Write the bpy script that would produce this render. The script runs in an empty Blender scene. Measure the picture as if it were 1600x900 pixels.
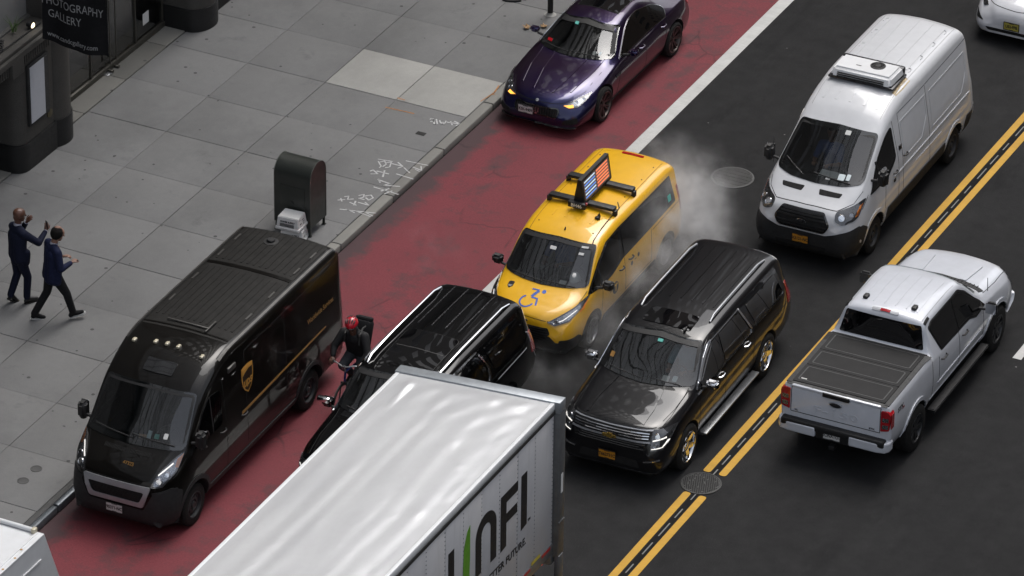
import bpy, bmesh, math, random
from mathutils import Vector, Matrix, noise
from mathutils.bvhtree import BVHTree
from mathutils.geometry import delaunay_2d_cdt
random.seed(7)
R = math.radians
SC = bpy.context.scene
COL = SC.collection

# ---------------------------------------------------------------- camera, sky, sun, exposure
cam_d = bpy.data.cameras.new('camera'); cam = bpy.data.objects.new('camera', cam_d); COL.objects.link(cam)
M3 = Matrix(((0.89300941, 0.44992376, 0.01013938), (-0.23355131, 0.44405906, 0.86502332), (0.38469206, -0.77484203, 0.5016292))).transposed()
cam.matrix_world = Matrix.Translation((39.45, -70, 47.0333)) @ M3.to_4x4()
cam_d.sensor_width = 36; cam_d.lens = 8297.8/1600*36
cam_d.clip_start = 1; cam_d.clip_end = 3000
SC.camera = cam
W = bpy.data.worlds.new('World'); SC.world = W; W.use_nodes = True
nt = W.node_tree; bg = nt.nodes['Background']
sky = nt.nodes.new('ShaderNodeTexSky'); sky.sky_type = 'NISHITA'; sky.sun_disc = False
sky.sun_elevation = R(66); sky.sun_rotation = R(0); sky.dust_density = 5; sky.air_density = 1.0; sky.ozone_density = 1
hs = nt.nodes.new('ShaderNodeHueSaturation'); hs.inputs['Saturation'].default_value = .36
nt.links.new(sky.outputs[0], hs.inputs['Color']); nt.links.new(hs.outputs[0], bg.inputs['Color'])
bg.inputs['Strength'].default_value = 0.15
sd = bpy.data.lights.new('sun', 'SUN'); sun = bpy.data.objects.new('sun', sd); COL.objects.link(sun)
sd.energy = 0.95; sd.angle = R(50); sd.color = (1, .985, .965)
sun.rotation_euler = (R(-24), R(1), 0); sun.location = (0, 0, 80)
SC.view_settings.view_transform = 'Standard'; SC.view_settings.look = 'None'
SC.view_settings.exposure = 0.78; SC.view_settings.gamma = 1
SC.render.engine = 'CYCLES'
SC.cycles.max_bounces = 8; SC.cycles.transparent_max_bounces = 12; SC.cycles.volume_bounces = 1
SC.cycles.volume_step_rate = 1.0

# ---------------------------------------------------------------- materials
class NT:
    def __init__(s, name):
        s.m = bpy.data.materials.new(name); s.m.use_nodes = True; s.t = s.m.node_tree
        s.b = s.t.nodes['Principled BSDF']; s.out = s.t.nodes['Material Output']
    def n(s, typ, **k):
        o = s.t.nodes.new(typ)
        for a, v in k.items():
            if a in o.inputs: o.inputs[a].default_value = v
            else: setattr(o, a, v)
        return o
    def l(s, a, b): s.t.links.new(a, b)
    def coord(s): return s.n('ShaderNodeTexCoord').outputs['Object']
    def noise(s, scale, detail=4, rough=.55, vec=None):
        o = s.n('ShaderNodeTexNoise'); o.inputs['Scale'].default_value = scale
        o.inputs['Detail'].default_value = detail; o.inputs['Roughness'].default_value = rough
        s.l(vec if vec is not None else s.coord(), o.inputs['Vector'])
        return o.outputs['Fac']
    def ramp(s, fac, stops):
        o = s.n('ShaderNodeValToRGB'); e = o.color_ramp.elements
        e[0].position, e[0].color = stops[0][0], c4(stops[0][1]); e[1].position, e[1].color = stops[-1][0], c4(stops[-1][1])
        for p, c in stops[1:-1]:
            q = e.new(p); q.color = c4(c)
        s.l(fac, o.inputs['Fac']); return o.outputs['Color']
    def mix(s, fac, a, b, mode='MIX'):
        o = s.n('ShaderNodeMixRGB', blend_type=mode)
        for i, v in ((0, fac), (1, a), (2, b)):
            if isinstance(v, (int, float)): o.inputs[i].default_value = v if i == 0 else (v, v, v, 1)
            elif isinstance(v, (tuple, list)): o.inputs[i].default_value = c4(v)
            else: s.l(v, o.inputs[i])
        return o.outputs[0]
    def math(s, op, a, b=0, clamp=False):
        o = s.n('ShaderNodeMath', operation=op); o.use_clamp = clamp
        for i, v in ((0, a), (1, b)):
            if isinstance(v, (int, float)): o.inputs[i].default_value = v
            else: s.l(v, o.inputs[i])
        return o.outputs[0]
    def bump(s, h, strength=.3, dist=.01):
        o = s.n('ShaderNodeBump'); o.inputs['Strength'].default_value = strength; o.inputs['Distance'].default_value = dist
        s.l(h, o.inputs['Height']); s.l(o.outputs[0], s.b.inputs['Normal'])
    def map(s, scale=(1, 1, 1), rot=(0, 0, 0)):
        o = s.n('ShaderNodeMapping'); o.inputs['Scale'].default_value = scale; o.inputs['Rotation'].default_value = rot
        s.l(s.coord(), o.inputs['Vector']); return o.outputs[0]
def c4(c): return tuple(c)+(1,) if len(c) == 3 else tuple(c)

def plain(name, col, rough=.5, metal=0, coat=0, var=.12, scale=6, spec=.5):
    t = NT(name); b = t.b
    f = t.noise(scale, 5)
    t.l(t.ramp(f, [(.25, tuple(c*(1-var) for c in col)), (.75, tuple(min(1, c*(1+var)) for c in col))]), b.inputs['Base Color'])
    r = t.noise(scale*2.3, 4)
    rr = t.ramp(r, [(.3, (max(0, rough-.07),)*3), (.7, (min(1, rough+.07),)*3)]); t.l(rr, b.inputs['Roughness'])
    b.inputs['Metallic'].default_value = metal; b.inputs['Coat Weight'].default_value = coat
    b.inputs['Coat Roughness'].default_value = .04; b.inputs['Specular IOR Level'].default_value = spec
    return t.m

def paint(name, col, dirt=(.12, .105, .085), metal=0., rough=.35, coat=1, low=.45, amount=.6, bare=.0, spec=.5):
    """car paint: clear-coated, with road grime that gathers low on the body and streaks"""
    t = NT(name); b = t.b; co = t.coord()
    sep = t.n('ShaderNodeSeparateXYZ'); t.l(co, sep.inputs[0]); z = sep.outputs[2]
    n1 = t.noise(5, 6, .6); n2 = t.noise(1.0, 4, .6, t.map((1, 1, 5)))
    h = t.math('ADD', t.math('MULTIPLY', z, -1.35/low), t.math('ADD', t.math('MULTIPLY', n1, .9), t.math('MULTIPLY', n2, .9)))
    f = t.ramp(h, [(.0, (bare,)*3), (.9, (amount,)*3)])
    base = t.mix(t.ramp(n1, [(.35, (0,)*3), (.7, (1,)*3)]), tuple(c*.93 for c in col), col)
    t.l(t.mix(f, base, dirt), b.inputs['Base Color'])
    t.l(t.math('ADD', t.math('MULTIPLY', f, .3), t.math('MULTIPLY', n1, .035)), b.inputs['Coat Roughness'])
    b.inputs['Metallic'].default_value = metal; b.inputs['Roughness'].default_value = rough; b.inputs['Specular IOR Level'].default_value = spec
    t.l(t.math('SUBTRACT', coat, t.math('MULTIPLY', f, .5), True), b.inputs['Coat Weight'])
    return t.m

def emit(name, col, s):
    t = NT(name); t.b.inputs['Base Color'].default_value = c4(col)
    t.b.inputs['Emission Color'].default_value = c4(col); t.b.inputs['Emission Strength'].default_value = s; return t.m

def glass(name, tint=(.45, .5, .48), opaque=0., dark=(.01, .011, .012), refl=1.0):
    t = NT(name)
    tr = t.n('ShaderNodeBsdfTransparent'); tr.inputs[0].default_value = c4(tint)
    df = t.n('ShaderNodeBsdfDiffuse'); df.inputs[0].default_value = c4(dark)
    m1 = t.n('ShaderNodeMixShader'); m1.inputs[0].default_value = opaque; t.l(tr.outputs[0], m1.inputs[1]); t.l(df.outputs[0], m1.inputs[2])
    gl = t.n('ShaderNodeBsdfGlossy'); gl.inputs['Roughness'].default_value = .015; gl.inputs[0].default_value = (.95*refl,)*3+(1,)
    fr = t.n('ShaderNodeFresnel'); fr.inputs[0].default_value = 1.52
    fac = t.math('ADD', t.math('MULTIPLY', fr.outputs[0], 2.0), .01, True)
    m2 = t.n('ShaderNodeMixShader'); t.l(fac, m2.inputs[0]); t.l(m1.outputs[0], m2.inputs[1]); t.l(gl.outputs[0], m2.inputs[2])
    t.l(m2.outputs[0], t.out.inputs['Surface']); return t.m

MAT = {}
def mats():
    M = MAT
    # asphalt
    t = NT('asphalt'); co = t.coord()
    big = t.noise(.35, 5, .6); mid = t.noise(3, 5, .6); agg = t.noise(70, 3, .7); fine = t.noise(160, 2, .8)
    tr = t.noise(1.0, 4, .55, t.map((1.3, .06, 1)))
    c = t.ramp(big, [(.3, (0.0153, 0.0153, 0.0158)), (.7, (0.0232, 0.0232, 0.0237))])
    c = t.mix(.35, c, t.ramp(tr, [(.3, (0.0126, 0.0126, 0.0130)), (.7, (0.0298, 0.0298, 0.0302))]))
    c = t.mix(.45, c, t.ramp(mid, [(.3, (0.0130, 0.0130, 0.0135)), (.75, (0.0279, 0.0279, 0.0284))]))
    c = t.mix(t.ramp(agg, [(.56, (0,)*3), (.72, (.5,)*3)]), c, (0.0790, 0.0790, 0.0790))
    c = t.mix(t.ramp(t.noise(9, 6, .7), [(.62, (0,)*3), (.72, (.5,)*3)]), c, (0.0093, 0.0093, 0.0093))
    v = t.n('ShaderNodeTexVoronoi'); v.inputs['Scale'].default_value = 1.7; t.l(co, v.inputs['Vector']); c = t.mix(t.math('MULTIPLY', t.math('LESS_THAN', v.outputs['Distance'], .028), t.math('GREATER_THAN', t.noise(.7, 2), .54)), c, (.16, .16, .155))
    t.l(c, t.b.inputs['Base Color']); c = t.mix(t.ramp(t.noise(.9, 6, .7, t.map((1, .35, 1))), [(.56, (0,)*3), (.70, (.55,)*3)]), c, (.010, .010, .0105)); t.l(c, t.b.inputs['Base Color']); t.b.inputs['Roughness'].default_value = .9; t.b.inputs['Specular IOR Level'].default_value = .12
    t.bump(t.math('ADD', agg, t.math('MULTIPLY', fine, .5)), .35, .006); M['asphalt'] = t.m
    # bus lane paint, worn
    t = NT('red_paint'); sep = t.n('ShaderNodeSeparateXYZ'); t.l(t.coord(), sep.inputs[0]); x = sep.outputs[0]
    n = t.noise(2.2, 7, .65); n2 = t.noise(30, 4, .7); n3 = t.noise(1, 5, .6, t.map((.9, .12, 1)))
    edge = t.math('SUBTRACT', 1, t.math('MULTIPLY', x, 1.45), True)                  # thin towards the kerb
    w = t.math('ADD', t.math('MULTIPLY', n, .75), t.math('ADD', t.math('MULTIPLY', n3, .55), t.math('MULTIPLY', edge, .42)))
    wear = t.ramp(w, [(.66, (0,)*3), (.86, (.88,)*3)])
    base = t.mix(t.ramp(n2, [(.35, (0,)*3), (.7, (1,)*3)]), (.140, .026, .033), (.20, .040, .050))
    base = t.mix(t.ramp(t.noise(.8, 4), [(.3, (.0,)*3), (.7, (.5,)*3)]), base, (.115, .026, .032))
    base = t.mix(t.ramp(t.noise(75, 3, .7), [(.55, (0,)*3), (.72, (.55,)*3)]), base, (.060, .034, .036))
    v = t.n('ShaderNodeTexVoronoi', feature='DISTANCE_TO_EDGE'); v.inputs['Scale'].default_value = .55
    wp = t.n('ShaderNodeVectorMath', operation='ADD'); nn = t.n('ShaderNodeTexNoise'); nn.inputs['Scale'].default_value = 2.4; nn.inputs['Detail'].default_value = 6
    t.l(t.coord(), wp.inputs[0]); t.l(nn.outputs['Color'], wp.inputs[1]); t.l(wp.outputs[0], v.inputs['Vector'])
    ck = t.math('MULTIPLY', t.ramp(v.outputs['Distance'], [(.0, (1,)*3), (.016, (0,)*3)]), t.ramp(t.noise(.7, 2), [(.5, (0,)*3), (.58, (1,)*3)]))
    c = t.mix(wear, base, (.048, .036, .038)); c = t.mix(t.math('MULTIPLY', ck, .5), c, (.02, .012, .013))
    t.l(c, t.b.inputs['Base Color']); t.b.inputs['Roughness'].default_value = .78; t.b.inputs['Specular IOR Level'].default_value = .3
    t.bump(t.noise(75, 3, .7), .3, .005); M['red'] = t.m
    # road paint
    for nm, col, thr in (('white_line', (.50, .50, .485), .62), ('worn_line', (.17, .17, .165), .5), ('yellow_line', (.50, .275, .013), .66)):
        t = NT(nm); n = t.noise(14, 6, .75); c = t.ramp(n, [(thr, (0,)*3), (thr+.12, (.65,)*3)])
        g = t.mix(t.ramp(t.noise(2.5, 5, .7), [(.3, (0,)*3), (.7, (1,)*3)]), col, tuple(q*.78 for q in col))
        g = t.mix(t.ramp(t.noise(1.0, 3, .6, t.map((1, 26, 1))), [(.45, (0,)*3), (.65, (.25,)*3)]), g, tuple(q*.6 for q in col))
        t.l(t.mix(c, g, (.10, .095, .085)), t.b.inputs['Base Color']); t.b.inputs['Roughness'].default_value = .65; M[nm] = t.m
    # pavement concrete, one tone per slab
    def conc(nm, lo, hi, isl=.25, gum=True):
        t = NT(nm); gi = t.n('ShaderNodeNewGeometry'); n = t.noise(.55, 6, .62); n2 = t.noise(6, 6, .7); n3 = t.noise(90, 3, .7)
        c = t.ramp(n, [(.28, lo), (.72, hi)])
        c = t.mix(t.ramp(n2, [(.3, (.0,)*3), (.8, (.4,)*3)]), c, tuple(q*.72 for q in lo)); c = t.mix(t.ramp(t.noise(.38, 5, .7, t.map((1, .7, 1), (0, 0, .5))), [(.48, (0,)*3), (.66, (.6,)*3)]), c, tuple(q*.62 for q in lo))
        c = t.mix(.22, c, t.ramp(n3, [(.3, (lo[0]*.6,)*3), (.7, (hi[0]*1.3,)*3)]))
        c = t.mix(isl, c, t.ramp(gi.outputs['Random Per Island'], [(0, tuple(q*.75 for q in lo)), (1, tuple(q*1.2 for q in hi))]))
        if gum:
            v = t.n('ShaderNodeTexVoronoi'); v.inputs['Scale'].default_value = 2.1; t.l(t.coord(), v.inputs['Vector'])
            spot = t.math('LESS_THAN', v.outputs['Distance'], .072); gate = t.math('GREATER_THAN', t.noise(1.3, 3), .42)
            v2 = t.n('ShaderNodeTexVoronoi'); v2.inputs['Scale'].default_value = 3.3; t.l(t.coord(), v2.inputs['Vector'])
            spot2 = t.math('LESS_THAN', v2.outputs['Distance'], .075)
            spot = t.math('MAXIMUM', t.math('MULTIPLY', spot, gate), t.math('MULTIPLY', spot2, t.math('LESS_THAN', t.noise(.9, 3), .46)))
            c = t.mix(t.math('MULTIPLY', spot, .85), c, (.03, .03, .03))
            st = t.ramp(t.noise(1.7, 6, .7), [(.6, (0,)*3), (.72, (.4,)*3)]); c = t.mix(st, c, tuple(q*.5 for q in lo))
        t.l(c, t.b.inputs['Base Color']); t.b.inputs['Roughness'].default_value = .85; t.bump(t.math('ADD', n3, n2), .25, .004); return t.m
    M['conc'] = conc('pavement_concrete', (.130, .130, .129), (.172, .172, .170), .05)
    M['conc_new'] = conc('new_concrete', (.27, .265, .245), (.34, .335, .31), .1, False)
    M['kerb'] = conc('kerb_stone', (.155, .15, .135), (.24, .235, .21), .3, False)
    M['kerb_steel'] = plain('kerb_steel', (.15, .165, .18), .45, .6, var=.25, scale=9)
    M['sill'] = conc('sill_stone', (.10, .097, .085), (.16, .155, .138), .3, True)
    M['joint'] = plain('joint_dirt', (.055, .054, .051), .9)
    M['chalk'] = plain('chalk_paint', (.42, .42, .42), .9, var=.3, scale=25)
    M['orange_mark'] = plain('orange_mark', (.35, .17, .07), .9, var=.3, scale=25)
    t = NT('granite'); n = t.noise(3, 6, .6); n2 = t.noise(60, 3, .8)
    c = t.mix(.5, t.ramp(n, [(.3, (.026, .0245, .021)), (.7, (.05, .046, .04))]), t.ramp(n2, [(.3, (.014, .013, .012)), (.7, (.075, .07, .063))]))
    t.l(c, t.b.inputs['Base Color']); t.b.inputs['Roughness'].default_value = .7; t.bump(n2, .3, .004); M['granite'] = t.m
    M['black_stone'] = plain('black_stone', (.006, .006, .0065), .45, var=.3)
    M['stucco'] = plain('pale_stucco', (.15, .15, .147), .9, var=.15, scale=2)
    M['black'] = plain('black_plastic', (.0075, .0075, .008), .55, var=.25)
    M['grey_plastic'] = plain('grey_plastic', (.013, .0135, .0145), .7, var=.2)
    M['gloss_black'] = plain('gloss_black', (.003, .003, .0035), .2, coat=1)
    M['rubber'] = plain('tyre_rubber', (.010, .0098, .0095), .85, var=.35, scale=14, spec=.3)
    M['chrome'] = plain('chrome', (.72, .73, .75), .12, 1, var=.05)
    M['silver'] = plain('silver_plastic', (.34, .35, .37), .38, .5, var=.06)
    M['alloy'] = plain('alloy', (.33, .33, .34), .32, .8, var=.2)
    M['bronze_alloy'] = plain('bronze_alloy', (.10, .085, .08), .35, .8, var=.2)
    M['dark_alloy'] = plain('dark_alloy', (.045, .046, .048), .45, .6, var=.2)
    M['steel_dark'] = plain('steel_wheel', (.03, .031, .033), .6, .2, var=.3)
    M['machined'] = plain('machined_alloy', (.40, .41, .42), .3, .9, var=.1)
    M['interior'] = plain('cabin_trim', (.012, .0125, .013), .8, var=.2)
    M['seat'] = plain('seat_fabric', (.045, .045, .048), .85)
    M['seat_pale'] = plain('pale_seat', (.19, .20, .19), .7)
    M['under'] = plain('underbody', (.006, .006, .006), .9)
    M['glass'] = glass('windscreen_glass', (.62, .66, .65), .08)
    M['glass_dark'] = glass('tinted_glass', (.16, .17, .17), .5, (.004, .004, .0045))
    M['glass_black'] = glass('privacy_glass', (.02, .02, .02), 1., (.003, .003, .0035))
    M['lens'] = glass('lamp_lens', (.85, .87, .9), .06, (.3, .3, .3))
    M['reflector'] = plain('lamp_reflector', (.30, .31, .33), .25, .9, var=.5, scale=22)
    M['lamp_dark'] = plain('lamp_housing', (.03, .03, .033), .3, .3)
    M['amber'] = plain('amber_lens', (.75, .22, .02), .25, coat=1)
    M['amber_on'] = emit('amber_lamp', (1, .40, .06), .9)
    M['white_on'] = emit('running_lamp', (1, .95, .88), .55)
    M['warm_on'] = emit('spot_lamp', (1, .80, .50), 1.6)
    M['red_lens'] = plain('red_lens', (.33, .006, .012), .15, coat=1)
    M['plate_white'] = plain('plate_white', (.50, .50, .49), .5)
    M['plate_gold'] = plain('plate_gold', (.46, .20, .012), .5)
    M['plate_yellow'] = plain('plate_yellow', (.38, .33, .06), .5)
    M['ink'] = plain('ink_black', (.018, .017, .017), .6)
    M['ink_blue'] = plain('ink_blue', (.03, .06, .25), .6)
    M['gold'] = plain('gold_vinyl', (.24, .125, .03), .45, var=.1)
    M['paper'] = plain('white_paper', (.56, .56, .55), .8, var=.06)
    M['sticker'] = plain('pale_sticker', (.55, .62, .64), .6)
    M['teal'] = plain('teal_sticker', (.10, .42, .36), .5)
    M['olive'] = plain('olive_enamel', (.015, .018, .0145), .42, coat=.2, var=.2, scale=3)
    M['iron'] = plain('cast_iron', (.045, .045, .044), .6, .5, var=.35, scale=18)
    M['iron_dark'] = plain('cast_iron_dark', (.018, .018, .018), .75, .2, var=.3)
    M['steel'] = plain('brushed_steel', (.35, .36, .37), .35, .9)
    M['navy'] = plain('navy_cloth', (.0045, .0065, .020), .85, var=.25, scale=20, spec=.25)
    M['blue_cloth'] = plain('blue_cloth', (.006, .0095, .034), .8, var=.25, scale=20, spec=.25)
    M['black_cloth'] = plain('black_cloth', (.007, .007, .008), .85, var=.3, scale=20, spec=.3)
    M['charcoal_cloth'] = plain('charcoal_cloth', (.008, .008, .009), .75, var=.4, scale=12, spec=.4)
    M['denim'] = plain('grey_denim', (.03, .032, .038), .85)
    M['shirt'] = plain('pale_shirt', (.34, .34, .40), .8)
    M['shirt_blue'] = plain('light_blue_shirt', (.22, .36, .42), .8)
    M['shirt_navy'] = plain('royal_shirt', (.035, .07, .20), .85)
    M['skin_dark'] = plain('dark_skin', (.085, .036, .022), .45, var=.12, scale=10)
    M['skin'] = plain('fair_skin', (.20, .105, .072), .5, var=.12, scale=10)
    M['hair'] = plain('black_hair', (.006, .005, .0045), .9, spec=.2)
    M['leather'] = plain('black_leather', (.009, .009, .009), .35)
    M['sole'] = plain('white_sole', (.45, .45, .44), .7)
    M['helmet'] = plain('red_helmet', (.45, .012, .025), .3, coat=.6)
    M['bike_blue'] = plain('blue_frame', (.012, .025, .11), .3, coat=1)
    M['screen'] = plain('screen_glass', (.01, .01, .012), .1)
    M['ups_yellow'] = plain('shield_gold', (.48, .235, .04), .4, coat=.3)
    M['ups_brown'] = plain('shield_brown', (.02, .009, .004), .4, coat=.3)
    M['unfi_green'] = plain('leaf_green', (.10, .27, .02), .45)
    M['unfi_ink'] = plain('logo_charcoal', (.012, .0115, .012), .5)
    M['alu'] = plain('alu_frame', (.24, .255, .27), .38, .75, var=.15)
    M['red_tape'] = plain('red_tape', (.40, .02, .02), .4)
    M['ext_red'] = plain('extinguisher_red', (.25, .012, .012), .3, coat=.5)
    M['banner'] = plain('banner_cloth', (.008, .008, .009), .8, spec=.2)
    M['banner_ink'] = plain('banner_ink', (.26, .26, .26), .8)
    M['leafgreen'] = plain('weed_green', (.05, .09, .02), .8)
    M['leafbrown'] = plain('dead_leaf', (.36, .23, .12), .8, var=.3, scale=40)
    M['access_blue'] = plain('access_blue', (.02, .085, .36), .5)
    M['ups_paint'] = paint('brown_van_paint', (.0040, .0034, .0028), (.014, .012, .010), 0, .35, .62, .7, .3, 0, .08)
    M['roof_rib'] = plain('dusty_dark_roof', (.0115, .0108, .0098), .6, .0, spec=.2, var=.4, scale=5)
    M['white_van'] = paint('white_van_paint', (.54, .55, .57), (.24, .225, .20), 0, .4, .7, .80, .6)
    M['taxi'] = paint('taxi_yellow', (.74, .40, .008), (.2, .12, .05), 0, .35, 1, .5, .5)
    M['sub'] = paint('graphite_paint', (.0055, .0055, .0065), (.014, .013, .012), .0, .3, .82, .5, .3, 0, .15)
    M['suvb'] = paint('black_paint', (.0022, .0022, .0025), (.012, .012, .012), 0, .3, .8, .4, .25, 0, .05)
    M['truckw'] = paint('pickup_white', (.545, .565, .61), (.25, .24, .22), 0, .35, 1, .42, .35)
    M['tesla'] = paint('silver_white_paint', (.58, .59, .62), (.2, .2, .2), 0, .35, 1, .3, .3)
    M['boxw'] = paint('box_white', (.62, .63, .64), (.3, .28, .24), 0, .5, .3, .3, .3)
    # pearl paint: the flakes turn from purple (face on) to blue (grazing)
    t = NT('pearl_purple'); lw = t.n('ShaderNodeLayerWeight'); lw.inputs['Blend'].default_value = .5
    c = t.ramp(lw.outputs['Facing'], [(.10, (.007, .008, .065)), (.28, (.012, .006, .045)), (.48, (.021, .005, .027)), (.8, (.018, .0045, .016))])
    t.l(c, t.b.inputs['Base Color']); t.b.inputs['Metallic'].default_value = .7; t.b.inputs['Roughness'].default_value = .3
    t.b.inputs['Coat Weight'].default_value = 1; t.b.inputs['Coat Roughness'].default_value = .03; M['pearl'] = t.m
    # trailer skins
    t = NT('roof_skin'); n = t.noise(1.0, 5, .6, t.map((1.6, .5, 1))); n2 = t.noise(7, 5, .6)
    c = t.ramp(n, [(.3, (.55, .555, .565)), (.7, (.62, .625, .63))]); c = t.mix(t.ramp(n2, [(.5, (0,)*3), (.8, (.10,)*3)]), c, (.4, .39, .38))
    t.l(c, t.b.inputs['Base Color']); t.b.inputs['Roughness'].default_value = .26; t.b.inputs['Specular IOR Level'].default_value = .6; t.b.inputs['Metallic'].default_value = .35; M['roof_skin'] = t.m
    t = NT('side_skin'); n = t.noise(1.2, 5, .6); sep = t.n('ShaderNodeSeparateXYZ'); t.l(t.coord(), sep.inputs[0])
    c = t.ramp(n, [(.3, (.40, .40, .415)), (.7, (.47, .47, .48))])
    c = t.mix(t.ramp(t.noise(1.0, 5, .7, t.map((6, 6, .5))), [(.55, (0,)*3), (.8, (.35,)*3)]), c, (.24, .235, .23))
    t.l(c, t.b.inputs['Base Color']); t.b.inputs['Roughness'].default_value = .5; M['side_skin'] = t.m
    t = NT('tonneau'); t.l(t.ramp(t.noise(4, 5), [(.3, (.0095, .0095, .010)), (.7, (.0145, .0145, .015))]), t.b.inputs['Base Color'])
    t.b.inputs['Roughness'].default_value = .7; t.b.inputs['Specular IOR Level'].default_value = .3; t.bump(t.noise(200, 2), .2, .002); M['tonneau'] = t.m
mats()

# ---------------------------------------------------------------- object helpers
def link(o, parent=None):
    COL.objects.link(o)
    if parent: o.parent = parent
    return o
def tag(o, label=None, cat=None, group=None, kind=None):
    if label: o['label'] = label
    if cat: o['category'] = cat
    if group: o['group'] = group
    if kind: o['kind'] = kind
    return o
def empty(name, loc=(0, 0, 0), rz=0):
    o = bpy.data.objects.new(name, None); o.location = loc; o.rotation_euler = (0, 0, rz); o.empty_display_size = .2
    COL.objects.link(o); return o
def thing(name, label, cat, loc=(0, 0, 0), rz=0, group=None):
    return tag(empty(name, loc, rz), label, cat, group)

class MB:
    """collects geometry for one mesh object"""
    def __init__(s): s.v = []; s.f = []; s.fm = []; s.sm = []
    def add(s, verts, faces, mi=0, smooth=False):
        o = len(s.v); s.v += [tuple(v) for v in verts]
        for f in faces: s.f.append([i+o for i in f]); s.fm.append(mi); s.sm.append(smooth)
        return s
    def box(s, a, b, bev=0, mi=0, M=None):
        bm = bmesh.new(); bmesh.ops.create_cube(bm, size=1)
        for v in bm.verts: v.co = Vector(((a[i]+b[i])/2+v.co[i]*(b[i]-a[i]) for i in range(3)))
        if bev: bmesh.ops.bevel(bm, geom=bm.edges[:], offset=bev, segments=2, affect='EDGES', profile=.5)
        return s.bm(bm, mi, M, bev > 0)
    def bm(s, bm, mi=0, M=None, smooth=False):
        if M is not None: bm.transform(M)
        bm.verts.index_update(); s.add([v.co.copy() for v in bm.verts], [[v.index for v in f.verts] for f in bm.faces], mi, smooth); bm.free(); return s
    def cyl(s, p, q, r, r2=None, n=16, mi=0, cap=True):
        p = Vector(p); q = Vector(q); r2 = r if r2 is None else r2; d = (q-p); L = d.length
        if L < 1e-6: return s
        ro = d.to_track_quat('Z', 'Y').to_matrix()
        vs = []; fs = []
        for c, rr in ((p, r), (q, r2)):
            for i in range(n):
                a = 2*math.pi*i/n; vs.append(c+ro@Vector((rr*math.cos(a), rr*math.sin(a), 0)))
        for i in range(n): fs.append([i, (i+1) % n, n+(i+1) % n, n+i])
        s.add(vs, fs, mi, True)
        if cap: s.add(vs, [list(range(n))[::-1], list(range(n, 2*n))], mi, False)
        return s
    def tube(s, pts, r, n=8, mi=0, closed=False):
        pts = [Vector(p) for p in pts]; m = len(pts); vs = []; fs = []
        up = Vector((0, 0, 1)); prev = None
        for i, p in enumerate(pts):
            a = pts[i-1] if (i > 0 or closed) else p; b = pts[(i+1) % m] if (i < m-1 or closed) else p
            d = (b-a).normalized() if (b-a).length > 1e-9 else Vector((0, 0, 1))
            if prev is None:
                x = d.orthogonal().normalized()
            else: x = (prev-d*prev.dot(d)).normalized()
            prev = x; y = d.cross(x); rr = r[i] if isinstance(r, (list, tuple)) else r
            for k in range(n):
                t = 2*math.pi*k/n; vs.append(p+x*rr*math.cos(t)+y*rr*math.sin(t))
        for i in range(m if closed else m-1):
            j = (i+1) % m
            for k in range(n): fs.append([i*n+k, i*n+(k+1) % n, j*n+(k+1) % n, j*n+k])
        if not closed: fs += [list(range(n))[::-1], list(range((m-1)*n, m*n))]
        return s.add(vs, fs, mi, True)
    def lathe(s, prof, n=32, mi=0, M=None, axis='X', smooth=True):
        """prof: list of (r, h) round the axis"""
        vs = []; fs = []; m = len(prof)
        for i in range(n):
            a = 2*math.pi*i/n; c, d = math.cos(a), math.sin(a)
            for r, h in prof:
                v = Vector((h, r*c, r*d)) if axis == 'X' else Vector((r*c, r*d, h))
                vs.append(M@v if M is not None else v)
        for i in range(n):
            j = (i+1) % n
            for k in range(m-1): fs.append([i*m+k, j*m+k, j*m+k+1, i*m+k+1])
        return s.add(vs, fs, mi, smooth)
    def prism(s, poly, h0, h1, plane='XY', mi=0, M=None):
        n = len(poly)
        def P(u, v, h): return {'XY': Vector((u, v, h)), 'YZ': Vector((h, u, v)), 'XZ': Vector((u, h, v))}[plane]
        vs = [P(u, v, h0) for u, v in poly]+[P(u, v, h1) for u, v in poly]
        if M is not None: vs = [M@v for v in vs]
        fs = [list(range(n)), list(range(n, 2*n))[::-1]]+[[i, (i+1) % n, n+(i+1) % n, n+i] for i in range(n)]
        return s.add(vs, fs, mi)
    def build(s, name, mat, parent=None, sharp=35, fix=True, loc=None, mw=None):
        me = bpy.data.meshes.new(name); me.from_pydata(s.v, [], s.f)
        for mm in (mat if isinstance(mat, (list, tuple)) else [mat]): me.materials.append(MAT[mm] if isinstance(mm, str) else mm)
        me.polygons.foreach_set('material_index', s.fm)
        if fix:
            bm = bmesh.new(); bm.from_mesh(me); bmesh.ops.recalc_face_normals(bm, faces=bm.faces); bm.to_mesh(me); bm.free()
        me.polygons.foreach_set('use_smooth', [True]*len(me.polygons)); me.set_sharp_from_angle(angle=R(sharp)); me.update()
        o = bpy.data.objects.new(name, me); link(o, parent)
        if loc: o.location = loc
        return o
def copy_tree(o, parent=None):
    c = o.copy(); COL.objects.link(c); c.parent = parent
    for ch in list(o.children): copy_tree(ch, c)
    return c

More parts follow.
